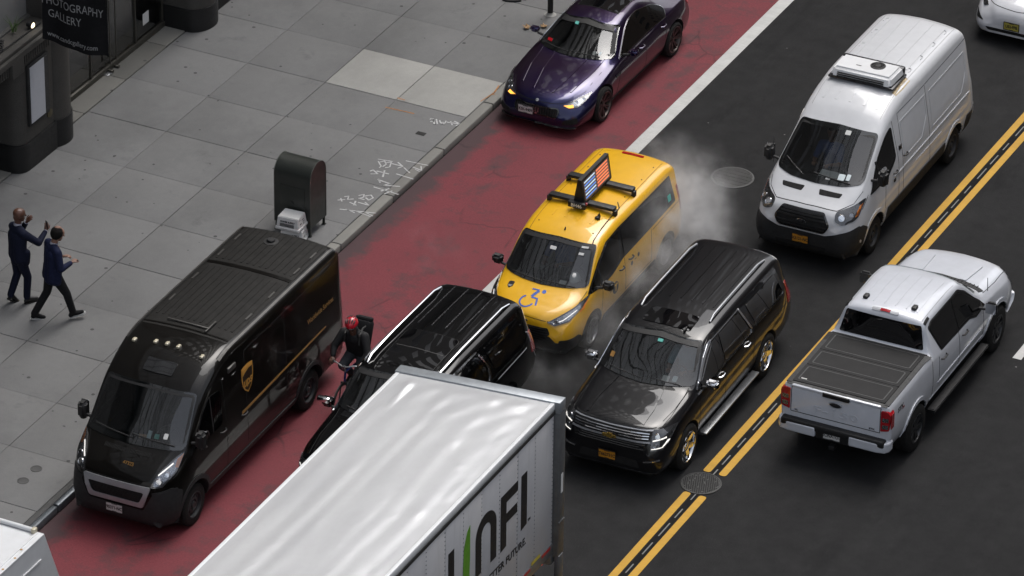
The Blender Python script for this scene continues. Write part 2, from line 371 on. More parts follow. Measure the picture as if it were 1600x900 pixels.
def rrect(x0, y0, x1, y1, r, n=4):
    out = []
    for cx, cy, a0 in ((x1-r, y1-r, 0), (x0+r, y1-r, 90), (x0+r, y0+r, 180), (x1-r, y0+r, 270)):
        for i in range(n+1):
            a = R(a0+90*i/n); out.append((cx+r*math.cos(a), cy+r*math.sin(a)))
    return out
def rpoly(pts, r=.04, n=4):
    """polygon with rounded corners"""
    out = []; m = len(pts)
    for i in range(m):
        p = Vector(pts[i][:2]); a = Vector(pts[i-1][:2]); b = Vector(pts[(i+1) % m][:2]); rr = pts[i][2] if len(pts[i]) > 2 else r
        da = (a-p); db = (b-p); ra = min(rr, da.length*.45); rb = min(rr, db.length*.45)
        A = p+da.normalized()*ra; B = p+db.normalized()*rb
        if rr <= 0: out.append(tuple(p)); continue
        for k in range(n+1):
            t = k/n; q = A*(1-t)**2+p*2*t*(1-t)+B*t*t; out.append(tuple(q))
    return out
def inset(poly, d):
    n = len(poly); ar = sum(poly[i-1][0]*poly[i][1]-poly[i][0]*poly[i-1][1] for i in range(n)); sg = 1 if ar > 0 else -1
    out = []
    for i in range(n):
        a = Vector(poly[i-1]); p = Vector(poly[i]); b = Vector(poly[(i+1) % n])
        e1 = (p-a); e2 = (b-p)
        if e1.length < 1e-6 or e2.length < 1e-6: out.append(tuple(p)); continue
        e1.normalize(); e2.normalize(); n1 = Vector((-e1.y, e1.x))*sg; n2 = Vector((-e2.y, e2.x))*sg
        m = (n1+n2); m = m.normalized() if m.length > 1e-4 else n1
        k = d/max(.4, m.dot(n1)); out.append(tuple(p+m*k))
    return out
def pchip(pts):
    xs = [p[0] for p in pts]; ys = [p[1] for p in pts]; n = len(xs)
    if n == 1: return lambda t: ys[0]
    h = [xs[i+1]-xs[i] for i in range(n-1)]; d = [(ys[i+1]-ys[i])/h[i] for i in range(n-1)]
    m = [0]*n
    for i in range(1, n-1):
        if d[i-1]*d[i] > 0: w1 = 2*h[i]+h[i-1]; w2 = h[i]+2*h[i-1]; m[i] = (w1+w2)/(w1/d[i-1]+w2/d[i])
    m[0] = d[0]; m[-1] = d[-1]
    def f(t):
        if t <= xs[0]: return ys[0]
        if t >= xs[-1]: return ys[-1]
        i = 0
        while t > xs[i+1]: i += 1
        s = (t-xs[i])/h[i]; a = 2*s**3-3*s**2+1; b = s**3-2*s**2+s; c = -2*s**3+3*s**2; e = s**3-s**2
        return a*ys[i]+b*h[i]*m[i]+c*ys[i+1]+e*h[i]*m[i+1]
    return f
def mesh_bvh(me):
    bm = bmesh.new(); bm.from_mesh(me); b = BVHTree.FromBMesh(bm); bm.free(); return b
def evalmod(o):
    dg = bpy.context.evaluated_depsgraph_get(); dg.update(); me = bpy.data.meshes.new_from_object(o.evaluated_get(dg)); return me

# ---------------------------------------------------------------- car bodies
class Body:
    """a car body lofted along Y (front is -Y) from profile curves; parts are projected on to it"""
    def __init__(s, prof, ny=.05, bottom=.2):
        s.P = {k: pchip(v) for k, v in prof.items()}; s.prof = prof
        s.y0 = prof['zt'][0][0]; s.y1 = prof['zt'][-1][0]
        ys = set(); y = s.y0
        while y < s.y1: ys.add(round(y, 4)); y += ny
        for k, v in prof.items():
            for q in v:
                if s.y0 <= q[0] <= s.y1: ys.add(round(q[0], 4))
        for d in (.012, .03): ys.add(s.y0+d); ys.add(s.y1-d)
        ys.add(s.y1); ys = sorted(ys)
        s.ys = [ys[0]]
        for y in ys[1:]:
            if y-s.ys[-1] > .008: s.ys.append(y)
        s.mb = MB(); rows = []
        for y in s.ys:
            sec = s.section(y); full = [(-x, z) for x, z in sec[::-1][:-1]]+sec
            full = full[:-1] if False else full
            rows.append([(x, y, z) for x, z in full])
        n = len(rows[0]); vs = [v for r in rows for v in r]; fs = []
        for i in range(len(rows)-1):
            for k in range(n-1): fs.append([i*n+k, i*n+k+1, (i+1)*n+k+1, (i+1)*n+k])
        fs.append(list(range(n-1))[::-1]); fs.append([(len(rows)-1)*n+k for k in range(n-1)])
        s.mb.add(vs, fs, 0, True)
    def section(s, y):
        p = {k: f(y) for k, f in s.P.items()}
        zb, zt, wm, zm, zs, wt, zbel, wbel = p['zb'], p['zt'], p['wm'], p['zm'], p['zs'], p['wt'], p['zbelt'], p['wbelt']
        zm = min(zm, zbel-.04); zlow = zb+(zm-zb)*.35; wl = p.get('wl', wm*.965)
        rl = p.get('rail', .35); crown = p.get('crown', .5)
        C = [(0, zb, 0), (wl*.90, zb, .3), (wl, zlow, .5), (wm, zm, .5), (wbel+(wm-wbel)*.35, zbel-(zbel-zm)*.22, .5), (wbel, zbel, .3), (wt, zs, rl), (wt*.86, zs+(zt-zs)*.55, .5), (wt*.5, zs+(zt-zs)*.88, .5), (0, zt, 0)]
        out = [(0, zb)]
        for i in range(1, len(C)-1):
            p0 = Vector(C[i-1][:2]); p1 = Vector(C[i][:2]); p2 = Vector(C[i+1][:2]); f = C[i][2]
            L = min((p0-p1).length, (p2-p1).length)
            if i == 6: L = min(L, p.get('rr', .22))
            la = min((p0-p1).length*.5, f*L*1.0+1e-5); lb = min((p2-p1).length*.5, f*L+1e-5)
            A = p1+(p0-p1).normalized()*la if (p0-p1).length > 1e-6 else p1; B = p1+(p2-p1).normalized()*lb if (p2-p1).length > 1e-6 else p1
            ns = 5 if i == 6 else 3
            for k in range(ns):
                t = k/(ns-1); q = A*(1-t)**2+p1*2*t*(1-t)+B*t*t; out.append((max(0, q.x), q.y))
            # extra point along the side glass so decals follow
            if i in (2, 3, 4, 5, 7, 8):
                q2 = C[i+1]; q = B.lerp(Vector(q2[:2]), .3); out.append((q.x, q.y))
        out.append((0, zt)); return out
    def finish(s, name, mats, parent, arches=(), cabin=None, cuts=(), sharp=40, bevel=0):
        """arches: (y, z, r); cabin: dict(y0,y1,floor); cuts: list of (kind, poly) openings"""
        raw = s.mb.build(name, mats if isinstance(mats, (list, tuple)) else [mats, 'interior'], parent, sharp)
        bmx = bmesh.new(); bmx.from_mesh(raw.data); bmesh.ops.remove_doubles(bmx, verts=bmx.verts, dist=1e-5); bmesh.ops.recalc_face_normals(bmx, faces=bmx.faces); bmx.to_mesh(raw.data); bmx.free()
        s.bvh = mesh_bvh(raw.data)
        cutters = []
        for (y, z, r) in arches:
            for sx in (1, -1):
                m = MB(); m.cyl((sx*.60, y, z), (sx*1.4, y, z), r, n=40); cutters.append(m.build('cut', 'under'))
        if cabin:
            cy0, cy1, fl = cabin['y0'], cabin['y1'], cabin['floor']; rows = []; N = 14
            for i in range(N+1):
                y = cy0+(cy1-cy0)*i/N; p = {k: f(y) for k, f in s.P.items()}; g = cabin.get('gap', .07)
                zt_ = max(p['zt']-g, fl+.04); zs_ = max(min(p['zs']-g*.8, zt_-.01), fl+.03); zb_ = max(min(p['zbelt'], zs_-.005), fl+.02)
                wb_ = p['wbelt']-g*1.1; wt_ = p['wt']-g*1.1
                rows.append([(-wb_, y, fl), (wb_, y, fl), (wb_, y, zb_), (wt_, y, zs_), (0, y, zt_), (-wt_, y, zs_), (-wb_, y, zb_)])
            m = MB(); vs = [v for r in rows for v in r]; fs = []
            for i in range(N):
                for k in range(7): fs.append([i*7+k, i*7+(k+1) % 7, (i+1)*7+(k+1) % 7, (i+1)*7+k])
            fs += [list(range(7))[::-1], [N*7+k for k in range(7)]]; m.add(vs, fs); cutters.append(m.build('cut', 'interior'))
        for kind, poly, a, b in cuts:
            m = MB()
            if kind == 'side':
                for sx in (1, -1): m2 = MB(); m2.prism(poly, sx*a, sx*b, 'YZ'); cutters.append(m2.build('cut', 'interior'))
            elif kind == 'front': m.prism(poly, a, b, 'XZ'); cutters.append(m.build('cut', 'interior'))
            elif kind == 'top': m.prism(poly, a, b, 'XY'); cutters.append(m.build('cut', 'interior'))
        for c in cutters:
            bmx = bmesh.new(); bmx.from_mesh(c.data); bmesh.ops.remove_doubles(bmx, verts=bmx.verts, dist=1e-5); bmesh.ops.recalc_face_normals(bmx, faces=bmx.faces); bmx.to_mesh(c.data); bmx.free()
            md = raw.modifiers.new('b', 'BOOLEAN'); md.operation = 'DIFFERENCE'; md.solver = 'MANIFOLD'; md.object = c
        if cutters:
            me = evalmod(raw); raw.modifiers.clear(); old = raw.data; raw.data = me; bpy.data.meshes.remove(old); me.name = name
            for c in cutters: d = c.data; bpy.data.objects.remove(c); bpy.data.meshes.remove(d)
            for f in me.polygons:
                loc, nor, idx, dist = s.bvh.find_nearest(f.center)
                f.material_index = 1 if dist > .006 else 0
        me = raw.data; me.polygons.foreach_set('use_smooth', [True]*len(me.polygons)); me.set_sharp_from_angle(angle=R(sharp))
        s.obj = raw; raw.name = name; return raw
    def cast(s, kind, u, v):
        big = 12
        o, d = {'right': ((-big, u, v), (1, 0, 0)), 'side': ((big, u, v), (-1, 0, 0)), 'front': ((u, -big, v), (0, 1, 0)), 'rear': ((u, big, v), (0, -1, 0)), 'top': ((u, v, big), (0, 0, -1))}[kind]
        h = s.bvh.ray_cast(Vector(o), Vector(d))
        return h[0], h[1]
    def hit(s, kind, u, v, guess=None):
        c, n = s.cast(kind, u, v)
        if c is None:
            p = Vector({'front': (u, -2, v), 'side': (1, u, v), 'top': (u, v, 2), 'rear': (u, 3, v), 'right': (-1, u, v)}[kind]); c, n, i, d = s.bvh.find_nearest(p)
        return c, n
    def patch(s, name, mat, parent, poly, kind='side', off=.006, thick=.012, res=.09, mirror=False, holes=(), mb=None, mi=0, sub=True):
        """a panel cut to poly, laid on the body surface"""
        pts = []; edges = []; loops = [poly]+list(holes)
        for lp in loops:
            st = len(pts); n = len(lp)
            for i in range(n):
                a = Vector(lp[i][:2]); b = Vector(lp[(i+1) % n][:2]); k = max(1, int((b-a).length/res))
                for q in range(k): pts.append(a.lerp(b, q/k))
            m = len(pts)-st; edges += [(st+i, st+(i+1) % m) for i in range(m)]
        if sub:
            xs = [p[0] for p in poly]; ys_ = [p[1] for p in poly]; x = min(xs)+res*.5
            while x < max(xs):
                y = min(ys_)+res*.5
                while y < max(ys_):
                    if min((Vector((x, y))-q).length for q in pts[:400]) > res*.35: pts.append(Vector((x, y)))
                    y += res
                x += res
        vo, eo, fo, ov, oe, of = delaunay_2d_cdt(pts, edges, [], 2 if holes else 1, 1e-6)
        if holes:
            def inside(p, lp):
                c = False
                for i in range(len(lp)):
                    a, b = lp[i-1], lp[i]
                    if (a[1] > p[1]) != (b[1] > p[1]) and p[0] < (b[0]-a[0])*(p[1]-a[1])/(b[1]-a[1])+a[0]: c = not c
                return c
            fo = [f for f in fo if inside((vo[f[0]]+vo[f[1]]+vo[f[2]])/3, poly) and not any(inside((vo[f[0]]+vo[f[1]]+vo[f[2]])/3, h) for h in holes)]
        m = mb or MB()
        for k in ([kind, 'right'] if mirror and kind == 'side' else [kind]+(['M'] if mirror else [])):
            kk = kind if k == 'M' else k
            P = []; Nn = []; last = None
            for p in vo:
                u = -p[0] if k == 'M' else p[0]
                c, nn = s.cast(kk, u, p[1]); P.append(c); Nn.append(nn)
            good = [i for i, c in enumerate(P) if c is not None]
            if not good: continue
            for i, c in enumerate(P):
                if c is None:
                    j = min(good, key=lambda g: (vo[g]-vo[i]).length)
                    c = P[j].copy(); u = -vo[i][0] if k == 'M' else vo[i][0]
                    if kk in ('side', 'right'): c.y, c.z = vo[i][0], vo[i][1]
                    elif kk in ('front', 'rear'): c.x, c.z = u, vo[i][1]
                    else: c.x, c.y = u, vo[i][1]
                    P[i] = c; Nn[i] = Nn[j]
            fc = {}
            for f in fo:
                for i in range(len(f)):
                    e = (f[i], f[(i+1) % len(f)]); fc[tuple(sorted(e))] = fc.get(tuple(sorted(e)), 0)+1
            if mat.startswith('glass'):               # glass is smoother than the sheet metal it is cut from
                nb = [set() for _ in P]; rim = {q for (a, b), c_ in fc.items() if c_ == 1 for q in (a, b)}
                for a, b in fc: nb[a].add(b); nb[b].add(a)
                for _ in range(14):
                    Q = [P[i] if i in rim or not nb[i] else P[i]*.4+sum((P[j] for j in nb[i]), Vector())*(.6/len(nb[i])) for i in range(len(P))]; P = Q
                off = max(off, .012)
            top = [P[i]+Nn[i]*off for i in range(len(P))]; bot = [P[i]-Nn[i]*thick for i in range(len(P))]
            n = len(P); fs = [list(f) for f in fo]; sk = [[a, b, b+n, a+n] for (a, b), c in fc.items() if c == 1]
            m.add(top+bot, fs+sk, mi, True)
        if mb is not None: return m
        return m.build(name, mat, parent, 50)
    def strip(s, pts, w=.012, kind='side', off=.004, thick=.004, mb=None, step=.06, mirror=False, mi=0):
        """a narrow line (seam, trim, rib) following pts on the body"""
        m = mb or MB(); P2 = [Vector(p) for p in pts]; fine = []
        for i in range(len(P2)-1):
            k = max(1, int((P2[i+1]-P2[i]).length/step))
            for q in range(k): fine.append(P2[i].lerp(P2[i+1], q/k))
        fine.append(P2[-1])
        for kk, sg in ([(kind, 1)]+([('right', 1)] if mirror and kind == 'side' else [(kind, -1)] if mirror else [])):
            rows = []
            for i, p in enumerate(fine):
                d = (fine[min(i+1, len(fine)-1)]-fine[max(i-1, 0)]).normalized(); nn = Vector((-d.y, d.x)); r = []
                for q in (-1, 1):
                    a = p+nn*q*w/2; u = a.x*(sg if kk not in ('side', 'right') else 1); c, no = s.cast(kk, u, a.y)
                    if c is None: r = None; break
                    r.append((c, no))
                rows.append(r)
            for i in range(len(rows)-1):
                if rows[i] is None or rows[i+1] is None: continue
                (a, na), (b, nb) = rows[i]; (c, nc), (d_, nd) = rows[i+1]
                if (a-c).length > .6: continue
                vs = [a+na*off, b+nb*off, d_+nd*off, c+nc*off, a-na*thick, b-nb*thick, d_-nd*thick, c-nc*thick]
                m.add(vs, [[0, 1, 2, 3], [0, 4, 5, 1], [3, 2, 6, 7], [0, 3, 7, 4], [1, 5, 6, 2]], mi, False)
        return m

def text_geo(txt, size, bold=0., ex=0, squeeze=1, spacing=1):
    cu = bpy.data.curves.new('t', 'FONT'); cu.body = txt; cu.size = size; cu.align_x = 'CENTER'; cu.align_y = 'CENTER'
    cu.offset = bold; cu.extrude = ex; cu.resolution_u = 3; cu.space_character = spacing
    o = bpy.data.objects.new('t', cu); COL.objects.link(o); me = evalmod(o)
    vs = [Vector((v.co.x*squeeze, v.co.y, v.co.z)) for v in me.vertices]; fs = [list(p.vertices) for p in me.polygons]
    bpy.data.objects.remove(o); bpy.data.curves.remove(cu); bpy.data.meshes.remove(me); return vs, fs
def text_on(mb, txt, size, M, bold=0, squeeze=1, ex=.001, mi=0, spacing=1):
    vs, fs = text_geo(txt, size, bold, ex, squeeze, spacing); mb.add([M@v for v in vs], fs, mi); return mb
def MF(origin, xdir, ydir):
    x = Vector(xdir).normalized(); y = Vector(ydir).normalized(); z = x.cross(y)
    m = Matrix((x, y, z)).transposed().to_4x4(); m.translation = Vector(origin); return m

def plate(parent, loc, txt, col='plate_white', tilt=0, rear=False, w=.305, h=.152, ink='ink'):
    yd = 1 if rear else -1
    m = MB(); m.prism(rrect(-w/2, -h/2, w/2, h/2, .02), 0, .006); o = m.build('licence_plate', col, parent)
    o.matrix_local = MF(loc, (-1 if rear else 1, 0, 0), (0, math.sin(tilt)*-yd*0, 1))
    t = MB(); text_on(t, txt, .083, Matrix.Translation((0, -.006, .007)), .0025, .82)
    t.box((-.05, .058, .006), (.05, .068, .0075)); t.box((-.04, -.069, .006), (.04, -.062, .0075)); t.build('plate_text', ink, o, fix=False)
    fr = MB(); 
    for a, b in (((-w/2-.008, h/2-.004), (w/2+.008, h/2+.008)), ((-w/2-.008, -h/2-.008), (w/2+.008, -h/2+.004)), ((-w/2-.008, -h/2), (-w/2+.004, h/2)), ((w/2-.004, -h/2), (w/2+.008, h/2))):
        fr.box((a[0], a[1], -.004), (b[0], b[1], .008))
    fr.build('plate_frame', 'black', o); return o

# ---------------------------------------------------------------- wheels
def wheel_parts(r, w, style, rim_mat, face=None):
    ty = MB(); rr = r*style.get('rim', .63)
    ty.lathe([(rr, -w/2+.01), (rr+.015, -w/2), (r*.86, -w/2-.004), (r*.955, -w/2+.012), (r, -w/2+.035), (r, -.02), (r-.008, -.016), (r-.008, -.008), (r, -.004), (r, .004), (r-.008, .008), (r-.008, .016), (r, .02), (r, w/2-.035), (r*.955, w/2-.012), (r*.86, w/2+.004), (rr+.015, w/2), (rr, w/2-.01)], 40)
    for i in range(40):
        a = 2*math.pi*i/40; c, s_ = math.cos(a), math.sin(a)
        for q in (-1, 1):
            M = Matrix.Rotation(a, 4, 'X'); ty.box((q*w*.33-.022, -.012, r-.004), (q*w*.33+.022, .004, r+.003), M=M)
    rm = MB(); k = w/2
    rm.lathe([(rr+.012, k-.004), (rr+.004, k+.004), (rr-.012, k-.002), (rr-.02, k-.03), (rr-.035, 0), (rr-.03, -k+.01), (rr, -k)], 40)
    sp = style['spokes']; dish = style.get('dish', .03); hub = style.get('hub', .07)
    if sp == 0:   # pressed steel wheel
        rm.lathe([(rr-.02, k-.045), (rr*.72, k-.06), (rr*.62, k-.03), (rr*.45, k-.022), (rr*.36, k-.055), (.06, k-.05), (.055, k-.012), (0.001, k-.008)], 32)
        for i in range(10):
            a = 2*math.pi*i/10; rm.cyl((k-.058, math.cos(a)*rr*.78, math.sin(a)*rr*.78), (k-.05, math.cos(a)*rr*.78, math.sin(a)*rr*.78), .022, n=8, mi=1)
    else:
        rm.lathe([(hub, k-dish-.03), (hub, k-dish), (hub*.5, k-dish+.01), (.001, k-dish+.01)], 20)
        sw = style.get('sw', .04); split = style.get('split', 0)
        for i in range(sp):
            a = 2*math.pi*i/sp
            for off in ((-split, split) if split else (0,)):
                M = Matrix.Rotation(a+0, 4, 'X')
                p0 = Vector((k-dish-.012, math.sin(off*.35)*hub, hub*.7)); p1 = Vector((k-.010, math.sin(off)*(rr-.01), math.cos(off)*(rr-.008)))
                d = Vector((0, 1, 0)); vs = []
                for p, ww in ((p0, sw*.65), (p1, sw*.5)):
                    for dx in (0, -.03):
                        for q in (-1, 1): vs.append(M@(p+d*q*ww+Vector((dx, 0, 0))))
                rm.add(vs, [[0, 1, 5, 4], [2, 6, 7, 3], [0, 4, 6, 2], [1, 3, 7, 5], [0, 2, 3, 1], [4, 5, 7, 6]])
        for i in range(5):
            a = 2*math.pi*(i+.5)/5; rm.cyl((k-dish-.0, math.cos(a)*hub*.65, math.sin(a)*hub*.65), (k-dish+.008, math.cos(a)*hub*.65, math.sin(a)*hub*.65), .009, n=6, mi=1)
    bk = MB(); bk.cyl((-k+.03, 0, 0), (k-.09, 0, 0), rr*.72, n=24); 
    return ty, rm, bk
def add_wheels(root, pos, r, w, style, rim_mat, label=None):
    """pos: list of (x, y); x>0 is the car's left"""
    first = None
    for (x, y) in pos:
        if first is None:
            wo = empty('wheel'); wo.parent = root; ty, rm, bk = wheel_parts(r, w, style, rim_mat)
            ty.build('tyre', 'rubber', wo, 30); rm.build('rim', [rim_mat, 'black'], wo, 30); bk.build('brake_disc', 'steel_dark', wo); first = wo
        else: wo = copy_tree(first, root)
        wo.location = (x, y, r); wo.rotation_euler = (R(random.uniform(0, 60)), 0, 0) if x > 0 else (R(random.uniform(0, 60)), 0, math.pi)

def mirror_pair(root, y, z, x, mat, cap=None, size=(.16, .12, .24), arm=.12, glassmat='chrome'):
    for sx in (1, -1):
        m = MB(); w, d, h = size
        bm = bmesh.new(); bmesh.ops.create_cube(bm, size=1)
        for v in bm.verts:
            v.co = Vector((v.co.x*w, v.co.y*d*(1.0), v.co.z*h)); 
            if v.co.y < 0: v.co.x *= .72; v.co.z *= .78
        bmesh.ops.bevel(bm, geom=bm.edges[:], offset=min(w, d, h)*.28, segments=3, affect='EDGES')
        m.bm(bm, 0, Matrix.Translation((sx*(x+arm+w/2), y, z)), True)
        o = m.build('wing_mirror', mat, root)
        a = MB(); a.cyl((sx*(x-.06), y-.02, z-.08), (sx*(x+arm+.03), y, z-.06), .028, .024, 8); a.build('mirror_arm', 'black', o)
        g_ = MB(); g_.prism(rrect(-w/2+.02, -h/2+.025, w/2-.02, h/2-.025, .02), 0, .004, M=MF((sx*(x+arm+w/2), y+d/2-.001, z), (-1, 0, 0), (0, 0, 1))); g_.build('mirror_glass', glassmat, o)
def wiper(parent, pts):
    m = MB(); m.tube(pts, .011, 6); return m.build('wiper', 'black', parent)
# ================================================================ VEHICLES (local frame: nose at -Y, left side at +X)
def put(root, x, y, a): root.location = (x, y, 0); root.rotation_euler = (0, 0, a)
def frame_ring(b, name, mat, root, poly, kind, w=.05, off=.0075, **k):
    return b.patch(name, mat, root, poly, kind, off, .01, holes=[inset(poly, w)], sub=False, **k)
def seat(root, x, y, z, mat='seat', h=.62):
    m = MB(); m.box((x-.25, y-.25, z), (x+.25, y+.25, z+.16), .05)
    Mt = Matrix.Translation((x, y+.24, z+.1)) @ Matrix.Rotation(R(-14), 4, 'X')
    m.box((-.24, -.06, 0), (.24, .06, h), .05, M=Mt); m.box((-.13, -.05, h+.02), (.13, .05, h+.2), .04, M=Mt)
    return m.build('seat', mat, root)
def steering(root, x, y, z, r=.19, tilt=-60):
    m = MB(); pts = [(r*math.cos(a), r*math.sin(a), 0) for a in [2*math.pi*i/24 for i in range(24)]]
    Mt = Matrix.Translation((x, y, z)) @ Matrix.Rotation(R(tilt+90), 4, 'X'); m.tube([Mt @ Vector(p) for p in pts], .014, 6, closed=True)
    for a in (90+120, 90-120+180, 90): m.cyl(Mt @ Vector((0, 0, 0)), Mt @ Vector((r*math.cos(R(a)), r*math.sin(R(a)), 0)), .016, n=6)
    return m.build('steering_wheel', 'black', root)
def stick(b, root, spots, kind='front'):
    for nm, x, z, w, h, mat in spots: b.patch(nm, mat, root, rrect(x-w/2, z-h/2, x+w/2, z+h/2, min(w, h)*.15), kind, .017, .001, .05)
def ribs(b, root, xs, y0, y1, mat, w=.035, h=.008, name='roof_rib'):
    m = MB()
    for x in xs: b.strip([(x, y0), (x, y1)], w, 'top', h, .004, m, .15)
    return m.build(name, mat, root, 25)
def seams(b, root, lines, kind='side', w=.010, mat='under', mirror=True, name='panel_gap', off=.002):
    m = MB()
    for l in lines: b.strip(l, w, kind, off, .003, m, .05, mirror)
    return m.build(name, mat, root, fix=False)
def handles(b, root, spots, mat='black', L=.2, x=None):
    for y, z in spots:
        for kd, sx in (('side', 1), ('right', -1)):
            c, n = b.cast(kd, y, z)
            if c is None: continue
            m = MB(); m.tube([c+Vector((sx*.0, -L/2, 0)), c+Vector((sx*.04, -L/2+.03, 0)), c+Vector((sx*.045, 0, 0)), c+Vector((sx*.04, L/2-.03, 0)), c+Vector((0, L/2, 0))], .015, 8)
            m.build('door_handle', mat, root)
def headlight(b, root, poly, kind='front', name='headlight', lamps=(), inner='reflector', amber=None, drl=None, lens='lens', drlmat='white_on'):
    """housing patch + glass lens + bulbs, one on each side"""
    for sg in (1, -1):
        pl = [(sg*p[0],)+tuple(p[1:]) for p in poly] if kind != 'side' else poly
        kd = kind if kind != 'side' else ('side' if sg > 0 else 'right')
        h = b.patch(name, 'lamp_dark', root, pl, kd, .006, .01, .05)
        if inner: b.patch('reflector', inner, h, inset(pl, .022), kd, .009, .001, .05)
        for (x, z, r, mt) in lamps:
            c, n = b.cast(kd, sg*x if kind != 'side' else x, z)
            if c is None: continue
            n = (n+Vector((0, -.6, 0))).normalized(); m = MB(); m.cyl(c+n*.0, c+n*.022, r, r*.9, 16); m.build('bulb', mt, h)
            m = MB(); m.lathe([(r, .012), (r+.012, .018), (r+.014, .008)], 16, M=Matrix.Translation(c) @ n.to_track_quat('X', 'Z').to_matrix().to_4x4()); m.build('bezel', 'chrome', h)
        if amber: b.patch('turn_signal', 'amber', h, [(sg*p[0], p[1]) if kind != 'side' else p for p in amber], kd, .012, .002, .04)
        if drl:
            m = MB()
            for l, w in drl: b.strip([(sg*p[0], p[1]) if kind != 'side' else p for p in l], w, kd, .014, .002, m, .03)
            m.build('light_strip', drlmat, h, fix=False)
        b.patch('lens', lens, h, pl, kd, .018, .001, .05)

# ---------------------------------------------------------------- brown parcel van
def parcel_van():
    root = thing('parcel_van', 'dark brown high-roofed delivery van with a gold shield, parked by the kerb', 'delivery van')
    P = dict(zt=[(-2.86, .86), (-2.84, 1.02), (-2.79, 1.14), (-2.65, 1.27), (-2.45, 1.40), (-2.34, 1.47), (-1.66, 2.20), (-1.4, 2.38), (-1.0, 2.55), (-.6, 2.61), (3.05, 2.59), (3.25, 2.52), (3.33, 2.40)],
             zs=[(-2.86, .84), (-2.76, 1.06), (-2.45, 1.29), (-2.17, 1.44), (-1.50, 2.16), (-1.2, 2.33), (-.85, 2.46), (-.5, 2.52), (3.1, 2.50), (3.33, 2.34)],
             zbelt=[(-2.86, .82), (-2.76, 1.0), (-2.45, 1.2), (-2.1, 1.33), (-1.5, 1.44), (3.33, 1.5)],
             wbelt=[(-2.86, .56), (-2.8, .70), (-2.65, .83), (-2.4, .95), (-2, .985), (3.15, .985), (3.33, .93)],
             wm=[(-2.86, .60), (-2.81, .76), (-2.70, .89), (-2.48, .99), (-2, 1.02), (3.2, 1.02), (3.33, .96)],
             wt=[(-2.86, .55), (-2.76, .72), (-2.45, .82), (-2.17, .93), (-1.50, .90), (-.85, .91), (0, .935), (3.2, .935), (3.33, .87)],
             zm=[(-2.86, .6), (-2, .66), (3.33, .7)], zb=[(-2.86, .42), (-2.78, .30), (-2.6, .26), (3, .30), (3.33, .38)],
             rail=[(-2.97, .4), (-2.2, .35), (-1.2, .6), (0, .6)], rr=[(-2.9, .12), (0, .13)])
    b = Body(P)
    ws = rpoly([(-.90, 1.475), (0, 1.455, 0), (.90, 1.475), (.82, 2.19), (0, 2.215, 0), (-.82, 2.19)], .07)
    sw = rpoly([(-1.98, 1.40, .03), (-1.05, 1.40, .10), (-1.02, 2.02, .10), (-1.38, 2.06, .08), (-1.62, 1.86, .1)], .08)
    b.finish('body', ['ups_paint', 'interior'], root, [(-2.02, .37, .46), (2.02, .37, .46)], dict(y0=-2.15, y1=-.7, floor=1.12),
             [('front', inset(ws, .045), -3.3, -1.3), ('side', inset(sw, .03), .5, 1.3)])
    b.patch('windscreen', 'glass', root, ws, 'front', .006, .004); frame_ring(b, 'windscreen_seal', 'black', root, ws, 'front', .055)
    for kd in ('side', 'right'):
        b.patch('door_window', 'glass_dark', root, sw, kd, .005, .004); frame_ring(b, 'window_seal', 'black', root, sw, kd, .045)
        m = b.strip([(-1.36, 1.40), (-1.36, 2.05)], .03, kd, .012, .002); m.build('window_bar', 'black', root, fix=False)
    for x in (-.42, .42): seat(root, x, -1.35, 1.0, 'seat', .7)
    steering(root, .42, -1.85, 1.38, .22, -35)
    m = MB(); m.box((-.85, -2.25, 1.1), (.85, -1.95, 1.42), .05); m.build('dashboard', 'interior', root)
    # bumper, grey and unpainted, wraps to the wheel arch
    b.patch('bumper', 'grey_plastic', root, rpoly([(-.95, .30), (.95, .30), (.95, .98), (.66, .92), (.5, .60), (-.5, .60), (-.66, .92), (-.95, .98)], .03), 'front', .012, .01, .07)
    for kd in ('side', 'right'): b.patch('bumper_corner', 'grey_plastic', root, rpoly([(-2.84, .32), (-2.44, .30), (-2.5, .60), (-2.4, .88), (-2.6, 1.0), (-2.82, .95)], .03), kd, .010, .01, .07)
    b.patch('grille_surround', 'silver', root, rpoly([(-.62, 1.03), (.62, 1.03), (.50, .65), (-.50, .65)], .05), 'front', .028, .02, .06, holes=[rpoly([(-.52, .93), (.52, .93), (.43, .73), (-.43, .73)], .05)])
    b.patch('grille', 'under', root, rpoly([(-.54, .95), (.54, .95), (.44, .71), (-.44, .71)], .04), 'front', .014, .01, .06)
    m = MB()
    for i in range(9): b.strip([(-.5+i*.005, .745+i*.022), (.5-i*.005, .745+i*.022)], .006, 'front', .02, .002, m, .08)
    m.build('grille_mesh', 'black', root, fix=False)
    headlight(b, root, rpoly([(.60, 1.02), (.78, 1.04), (.905, 1.22), (.905, 1.46), (.84, 1.42), (.68, 1.24)], .03), lamps=[(.72, 1.12, .05, 'chrome'), (.80, 1.20, .04, 'chrome')],
              amber=[(.86, 1.28), (.90, 1.27), (.905, 1.44), (.85, 1.38)], drl=[([(.68, 1.20), (.82, 1.33)], .02)])
    seams(b, root, [[(-.60, 1.05), (-.67, 1.26), (-.80, 1.46)], [(.60, 1.05), (.67, 1.26), (.80, 1.46)], [(-.6, 1.05), (.6, 1.05)]], 'front', .009, mirror=False)
    m = MB()
    for i in range(34):
        x = -.42+i*.0255
        if abs(x) > .03: b.strip([(x, 1.372), (x, 1.412)], .010, 'front', .006, .002, m)
    m.build('cowl_vent', 'under', root, fix=False)
    m = MB(); c, n = b.hit('front', .12, 1.27); text_on(m, '47323', .085, MF(c+n*.006, (1, 0, 0), (0, .55, .8)), .002, .95); m.build('fleet_number', 'gold', root, fix=False)
